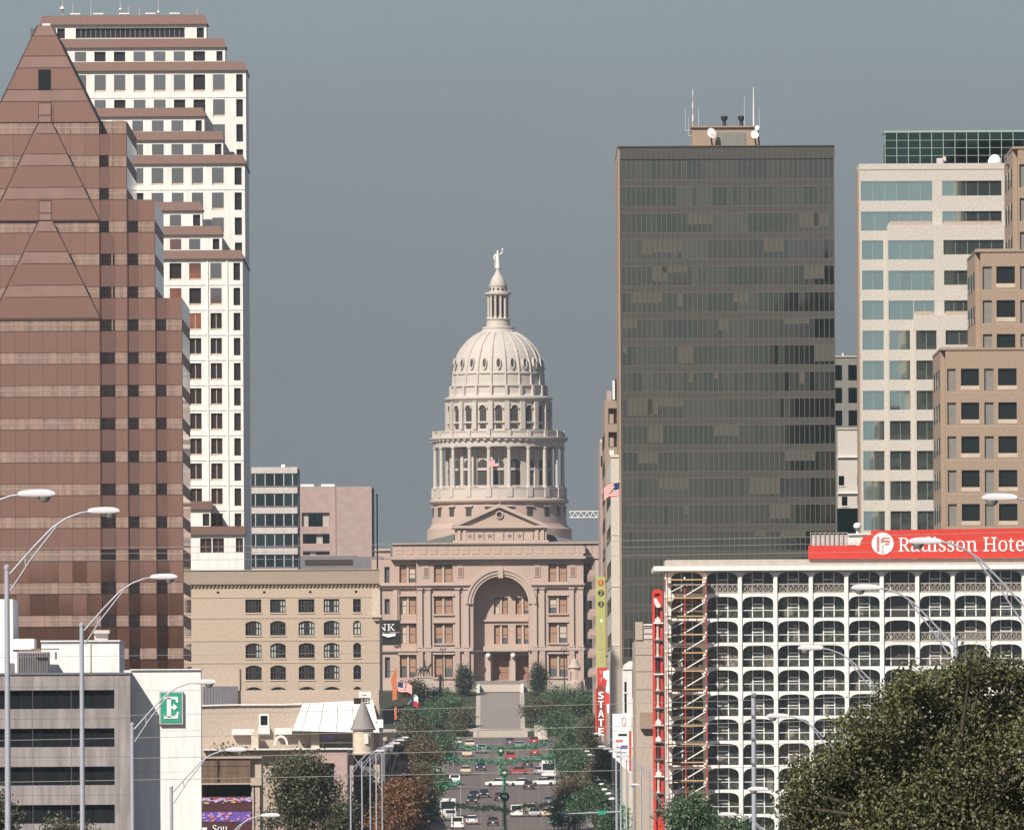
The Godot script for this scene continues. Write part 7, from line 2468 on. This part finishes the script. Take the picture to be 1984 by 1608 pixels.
func garlands() -> void:
	# tinsel ropes strung over the avenue, each a swag of green needles with shiny beads
	var n := 0
	for e in [[2000.0, 878, 1082, 1562, 4.0, "lowest green garland strung over the street, level with the parked cars"], [2130.0, 832, 892, 1519, 2.0, "short green garland at the left behind the dark parked cars"], [2260.0, 860, 1075, 1472, 3.0, "green garland over the street above the red car"], [2400.0, 878, 1060, 1447, 2.0, "farthest green garland near the street's end"]]:
		anchor(970, e[3])
		var a := Q(e[1], e[3] - 4, e[0])
		var b := Q(e[2], e[3] - 7, e[0])
		var o := thing("garland", e[5], "garland", Vector3((a.x + b.x) / 2, a.y, -e[0]), "green garlands over the street")
		var r := RandomNumberGenerator.new()
		r.seed = 500 + n
		var s := shape(o)
		var beads := shape(o)
		var cnt := int((b.x - a.x) * 55)
		for k in cnt:
			var t := r.randf()
			var p := a.lerp(b, t) - Vector3(0, (0.35 + 0.3 * absf(sin(t * 9.0))) * (1.0 - pow(2 * t - 1, 2)) * 1.6, 0)
			p += Vector3(r.randfn() * 0.1, r.randfn() * 0.22, r.randfn() * 0.2)
			var q := Vector3(r.randfn(), r.randfn(), r.randfn()).normalized() * 0.22
			s.bar(p - q, p + q, 0.05, 0.01, 3)
			if k % 7 == 0:
				beads.lathe(p + Vector3(0, 0, 0.2), [Vector2(0.01, -0.13), Vector2(0.13, 0.0), Vector2(0.01, 0.13)], 6)
		part(o, "tinsel", s.mesh(), M.tinsel)
		part(o, "beads", beads.mesh(), M.bead)
		s = shape(o)
		s.bar(a, b, 0.02, 0.02, 4)
		for q in [a, b]:
			s.bar(Vector3(q.x, ground(e[0]) - 0.2, q.z), q + Vector3(0, 0.3, 0), 0.08, 0.06, 6)
		part(o, "posts_and_line", s.mesh(), M.galvanised)
		n += 1
	# posts wrapped in tinsel
	for e in [[724, 1575, 1690.0, "first wrapped green post at the bottom left"], [734, 1568, 1740.0, "second wrapped green post at the bottom left"], [744, 1566, 1790.0, "third wrapped green post at the bottom left"], [978, 1541, 2030.0, "tall green garland post in the middle of the street"], [977, 1495, 2170.0, "green garland post in mid-street beside the red car"], [970, 1452, 2330.0, "green wreath post far up the street"], [1206, 1560, 1700.0, "first wrapped green post at the bottom right"], [1216, 1566, 1720.0, "second wrapped green post at the bottom right"], [1228, 1574, 1745.0, "third wrapped green post at the bottom right"], [1243, 1580, 1760.0, "last wrapped green post at the bottom right"]]:
		anchor(e[0], e[1])
		var top := Q(e[0], e[1], e[2])
		var g := ground(e[2])
		var o := thing("wrapped_post", e[3], "post", Vector3(top.x, g, -e[2]), "posts wrapped in green tinsel")
		var s := shape(o)
		s.bar(Vector3(top.x, g - 0.2, -e[2]), top, 0.09, 0.07, 8)
		part(o, "post", s.mesh(), M.galvanised)
		var r := RandomNumberGenerator.new()
		r.seed = 600 + n
		s = shape(o)
		var beads := shape(o)
		for k in int((top.y - g) * (160 if e[0] > 900 and e[0] < 1000 else 80)):
			var t := r.randf()
			var p := Vector3(top.x, lerpf(g + 0.2, top.y, t), -e[2])
			var dir := Vector3(r.randfn(), r.randfn() * 0.5, r.randfn()).normalized()
			s.bar(p, p + dir * (r.randf_range(0.15, 0.32) if e[0] > 900 and e[0] < 1000 else r.randf_range(0.25, 0.5)), 0.05, 0.01, 3)
			if k % 11 == 0:
				beads.lathe(p + dir * 0.42, [Vector2(0.01, -0.11), Vector2(0.11, 0.0), Vector2(0.01, 0.11)], 6)
		part(o, "tinsel", s.mesh(), M.tinsel)
		part(o, "beads", beads.mesh(), M.bead)
		if e[0] in [978, 977, 970]:
			# a wreath with a pale bow in its middle
			s = shape(o)
			for k in 320:
				var t := r.randf() * TAU
				var p := top + Vector3(cos(t) * 0.55, sin(t) * 0.55 - 0.2, 0.35)
				var q := Vector3(r.randfn(), r.randfn(), r.randfn()).normalized() * 0.2
				s.bar(p - q, p + q, 0.05, 0.01, 3)
			part(o, "wreath", s.mesh(), M.tinsel)
			part(o, "bow", boxmesh(Vector3(0.4, 0.35, 0.1)), M.sign_white, top + Vector3(0, -0.2, 0.35))
		n += 1
	# bar with a green street-name plate at the bottom right
	anchor(1150, 1577)
	var d := 1690.0
	var o := thing("signal_arm", "pale horizontal bar with a small green street-name plate at the bottom right", "street sign", Vector3(Q(1202, 1577, d).x, ground(d), -d))
	var s := shape(o)
	s.bar(Q(1084, 1577, d), Q(1203, 1573, d), 0.07, 0.11, 8)
	s.bar(Vector3(Q(1203, 1577, d).x, ground(d) - 0.2, -d), Q(1203, 1562, d), 0.14, 0.12, 8)
	part(o, "arm_and_post", s.mesh(), M.galvanised)
	bx(o, "name_plate", 1158, 1570.5, 1174, 1578.5, d - 0.15, 0.05, M.sign_green)

func monuments() -> void:
	# the rider on horseback left of the capitol door
	anchor(822, 1300)
	var d := 2690.0
	var q := Q(822, 1313, d)
	var o := thing("equestrian_statue", "dark bronze rider on horseback on a pale plinth before the capitol", "statue", Vector3(q.x, ground(d), -d))
	var g := ground(d)
	var f := q.y
	wbox(o, "plinth", Vector3(q.x, (g + f) / 2, -d), Vector3(3.6, f - g + 0.4, 1.8), M.paving_pale)
	wbox(o, "plinth_cap", Vector3(q.x, f + 0.1, -d), Vector3(4.0, 0.25, 2.1), M.paving_pale)
	var s := shape(o)
	var b := Vector3(q.x, f + 0.22, -d)
	# trunk, neck, head, four jointed legs, tail; all one cast surface
	s.bars([b + Vector3(-0.95, 1.55, 0), b + Vector3(-0.3, 1.5, 0), b + Vector3(0.5, 1.55, 0), b + Vector3(0.95, 1.7, 0)], 0.42, 0.36, 12)
	s.bars([b + Vector3(0.8, 1.75, 0), b + Vector3(1.2, 2.25, 0), b + Vector3(1.35, 2.6, 0)], 0.32, 0.16, 10)
	s.bars([b + Vector3(1.25, 2.6, 0), b + Vector3(1.75, 2.35, 0)], 0.2, 0.11, 10)
	for sz in [-0.25, 0.25]:
		s.bars([b + Vector3(0.75, 1.5, sz), b + Vector3(0.8 + sz, 0.8, sz), b + Vector3(0.72 + sz, 0.0, sz)], 0.19, 0.07, 8)
		s.bars([b + Vector3(-0.9, 1.5, sz), b + Vector3(-0.72 + sz, 1.0, sz), b + Vector3(-1.05 + sz, 0.6, sz), b + Vector3(-0.98 + sz, 0.0, sz)], 0.26, 0.07, 8)
	s.bars([b + Vector3(-1.25, 1.7, 0), b + Vector3(-1.55, 1.3, 0), b + Vector3(-1.5, 0.7, 0)], 0.12, 0.05, 8)
	part(o, "horse", s.mesh(), M.bronze_statue)
	s = shape(o)
	s.bars([b + Vector3(0.0, 1.75, 0), b + Vector3(-0.02, 2.35, 0), b + Vector3(0.0, 2.75, 0)], 0.27, 0.2, 10)
	s.lathe(b + Vector3(0.02, 2.9, 0), [Vector2(0.02, -0.1), Vector2(0.13, 0.02), Vector2(0.15, 0.14), Vector2(0.26, 0.2), Vector2(0.14, 0.23), Vector2(0.12, 0.36), Vector2(0.02, 0.38)], 10)
	for sz in [-0.3, 0.3]:
		s.bars([b + Vector3(0.0, 1.8, sz * 0.6), b + Vector3(0.25, 1.35, sz * 1.4), b + Vector3(0.15, 0.85, sz * 1.4)], 0.16, 0.09, 8)
		s.bars([b + Vector3(0.0, 2.6, sz * 0.8), b + Vector3(0.15, 2.2, sz * 1.1), b + Vector3(0.5, 2.1, sz * 0.5)], 0.1, 0.07, 8)
	part(o, "rider", s.mesh(), M.bronze_statue)
	s = shape(o)
	s.bar(b + Vector3(0.35, 1.9, 0.3), b + Vector3(0.15, 3.7, 0.3), 0.04, 0.03, 5)
	part(o, "rifle", s.mesh(), M.bronze_statue)
	# pale stone monument at the right
	anchor(1113, 1300)
	q = Q(1113, 1300, d)
	o = thing("stone_monument", "pale rough stone monument with a pointed top right of the capitol door", "monument", Vector3(q.x, ground(d), -d))
	var u := d / F
	var gy := ground(d)
	s = shape(o)
	s.lathe(Vector3(q.x, 0, -d), [Vector2(19 * u, gy - 0.3), Vector2(18 * u, Q(0, 1322, d).y), Vector2(12 * u, Q(0, 1318, d).y), Vector2(11 * u, Q(0, 1296, d).y), Vector2(14 * u, Q(0, 1294, d).y), Vector2(9 * u, Q(0, 1288, d).y), Vector2(6 * u, Q(0, 1280, d).y), Vector2(2 * u, Q(0, 1276, d).y), Vector2(0.02, Q(0, 1272, d).y)], 8)
	part(o, "shaft", s.mesh(), M.capitol_trim)
	for k in 4:
		var a := PI / 4 + PI / 2 * k
		wbox(o, "corner_pier", Vector3(q.x + cos(a) * 14 * u, (gy + Q(0, 1300, d).y) / 2, -d + sin(a) * 14 * u), Vector3(0.5, Q(0, 1300, d).y - gy, 0.5), M.capitol_trim)
	# small dark statues on posts, urn lamps on the terrace
	for e in [[853, 1304, 2694.0, "slim dark statue left of the capitol door on the terrace"], [1103, 1308, 2696.0, "slim dark statue beside the pale stone monument"]]:
		anchor(e[0], e[1])
		var t := Q(e[0], e[1], e[2])
		var gg := ground(e[2])
		var st := thing("terrace_statue", e[3], "statue", Vector3(t.x, gg, -e[2]), "slim statues on the terrace")
		wbox(st, "pedestal", Vector3(t.x, gg + 0.5, -e[2]), Vector3(1.0, 1.3, 1.0), M.paving_pale)
		s = shape(st)
		var y0 := gg + 1.15
		var h := t.y - y0
		s.lathe(Vector3(t.x, y0, -e[2]), [Vector2(0.3, 0), Vector2(0.26, h * 0.25), Vector2(0.22, h * 0.5), Vector2(0.3, h * 0.72), Vector2(0.3, h * 0.8), Vector2(0.09, h * 0.85), Vector2(0.14, h * 0.92), Vector2(0.02, h)], 12)
		s.bars([Vector3(t.x + 0.25, y0 + h * 0.78, -e[2]), Vector3(t.x + 0.36, y0 + h * 0.6, -e[2]), Vector3(t.x + 0.25, y0 + h * 0.46, -e[2] + 0.15)], 0.09, 0.06, 8)
		s.bars([Vector3(t.x - 0.25, y0 + h * 0.78, -e[2]), Vector3(t.x - 0.36, y0 + h * 0.6, -e[2]), Vector3(t.x - 0.3, y0 + h * 0.44, -e[2])], 0.09, 0.06, 8)
		part(st, "figure", s.mesh(), M.bronze_statue)
	var k := 0
	for e in [[858, 1252, "left"], [1093, 1252, "right"]]:
		anchor(e[0], e[1])
		var dd := 2700.0
		var t := Q(e[0], e[1], dd)
		var gg := ground(dd)
		var st := thing("globe_lamppost", "dark multi-globe lamppost before the capitol, %s of the arch" % e[2], "street lamp", Vector3(t.x, gg, -dd), "globe lampposts before the capitol")
		s = shape(st)
		s.bars([Vector3(t.x, gg - 0.2, -dd), Vector3(t.x, t.y - 0.4, -dd)], 0.13, 0.08, 8)
		s.bar(Vector3(t.x - 0.5, t.y - 0.9, -dd), Vector3(t.x + 0.5, t.y - 0.9, -dd), 0.05, 0.05, 6)
		part(st, "post", s.mesh(), M.black)
		for off in [Vector3(-0.5, -0.8, 0), Vector3(0.5, -0.8, 0), Vector3(-0.3, -0.2, 0), Vector3(0.3, -0.2, 0)]:
			s = shape(st)
			s.lathe(t + off, [Vector2(0.02, 0.0), Vector2(0.2, 0.1), Vector2(0.25, 0.28), Vector2(0.18, 0.45), Vector2(0.02, 0.5)], 10)
			part(st, "globe", s.mesh(), M.slate_grey)
		k += 1

# air only: a dusky haze at the horizon, paler above it, deepening to the zenith; even all the way round but for faint drifts
func sky_picture() -> ImageTexture:
	var w := 2048
	var h := 1024
	var im := Image.create(w, h, false, Image.FORMAT_RGBF)
	var t := [[-90.0, 0.12, 0.11, 0.10], [-2.0, 0.17, 0.17, 0.17], [0.0, 0.19, 0.212, 0.23], [1.0, 0.197, 0.222, 0.238], [1.8, 0.207, 0.235, 0.252], [2.6, 0.235, 0.270, 0.290], [3.4, 0.272, 0.315, 0.348], [6.0, 0.30, 0.35, 0.40], [12.0, 0.28, 0.34, 0.42], [30.0, 0.15, 0.205, 0.32], [90.0, 0.06, 0.10, 0.20]]
	var n := FastNoiseLite.new()
	n.seed = 3
	n.frequency = 1.0
	n.fractal_octaves = 3
	for y in h:
		var e := 90.0 - (y + 0.5) * 180.0 / h
		var c := Color.BLACK
		for k in t.size() - 1:
			if e >= t[k][0] and e <= t[k + 1][0]:
				var f: float = smoothstep(0.0, 1.0, (e - t[k][0]) / (t[k + 1][0] - t[k][0])) if e > 3.0 else (e - t[k][0]) / (t[k + 1][0] - t[k][0])
				c = Color(lerpf(t[k][1], t[k + 1][1], f), lerpf(t[k][2], t[k + 1][2], f), lerpf(t[k][3], t[k + 1][3], f))
		im.fill_rect(Rect2i(0, y, w, 1), c)
		if e > -0.2 and e < 14.0:
			for x in w:
				var a := TAU * x / w
				var v := 1.0 + 0.035 * n.get_noise_3d(cos(a) * 24.0, e * 1.1, sin(a) * 24.0)
				im.set_pixel(x, y, Color(c.r * v, c.g * v, c.b * v))
	return ImageTexture.create_from_image(im)

func _ready() -> void:
	rng.seed = 7
	# camera: on the avenue's axis, long lens, tipped up a little and rolled a hair
	var cam := Camera3D.new()
	cam.name = "camera"
	cam.fov = rad_to_deg(2.0 * atan(804.0 / F))
	cam.near = 1.0
	cam.far = 20000.0
	cam.rotation_order = EULER_ORDER_YXZ
	cam.rotation = Vector3(atan(702.9 / F), -atan(25.9 / F), -0.0055)
	add_child(cam)
	cam.position = Vector3(0, EYE, 0)
	cam.current = true
	cb = cam.basis
	# sky, sun, exposure
	var env := Environment.new()
	env.background_mode = Environment.BG_SKY
	var sky := PanoramaSkyMaterial.new()
	sky.panorama = sky_picture()
	sky.energy_multiplier = 0.86
	env.sky = Sky.new()
	env.sky.sky_material = sky
	env.tonemap_mode = Environment.TONE_MAPPER_LINEAR
	env.tonemap_exposure = 1.2
	env.sdfgi_enabled = true
	env.ssao_enabled = true
	env.ssil_enabled = true
	env.fog_enabled = true
	env.fog_density = 0.00003
	env.fog_light_color = Color(0.80, 0.86, 0.92)
	var we := WorldEnvironment.new()
	we.name = "world_environment"
	we.environment = env
	add_child(we)
	var sun := DirectionalLight3D.new()
	sun.name = "sun"
	sun.light_energy = 1.6
	sun.light_color = Color(1.0, 0.965, 0.91)
	sun.light_angular_distance = 0.5
	sun.shadow_enabled = true
	add_child(sun)
	var el := deg_to_rad(39.0)
	var az := deg_to_rad(31.0)
	sun.look_at_from_position(Vector3(-cos(el) * sin(az), sin(el), cos(el) * cos(az)) * 100.0, Vector3.ZERO)
	materials()
	setting()
	capitol()
	stepped_tower()
	light_tower()
	glass_block()
	concrete_block()
	brick_block()
	low_row()
	shop_with_canopy()
	suites_hotel()
	dark_tower()
	avenue_slivers()
	hotel()
	beige_tower()
	tan_tower()
	back_right()
	crane()
	trees()
	wooded_hill()
	vehicles()
	monuments()
	garlands()
	tree_lights()
	signs()
	lamps()
	cables()
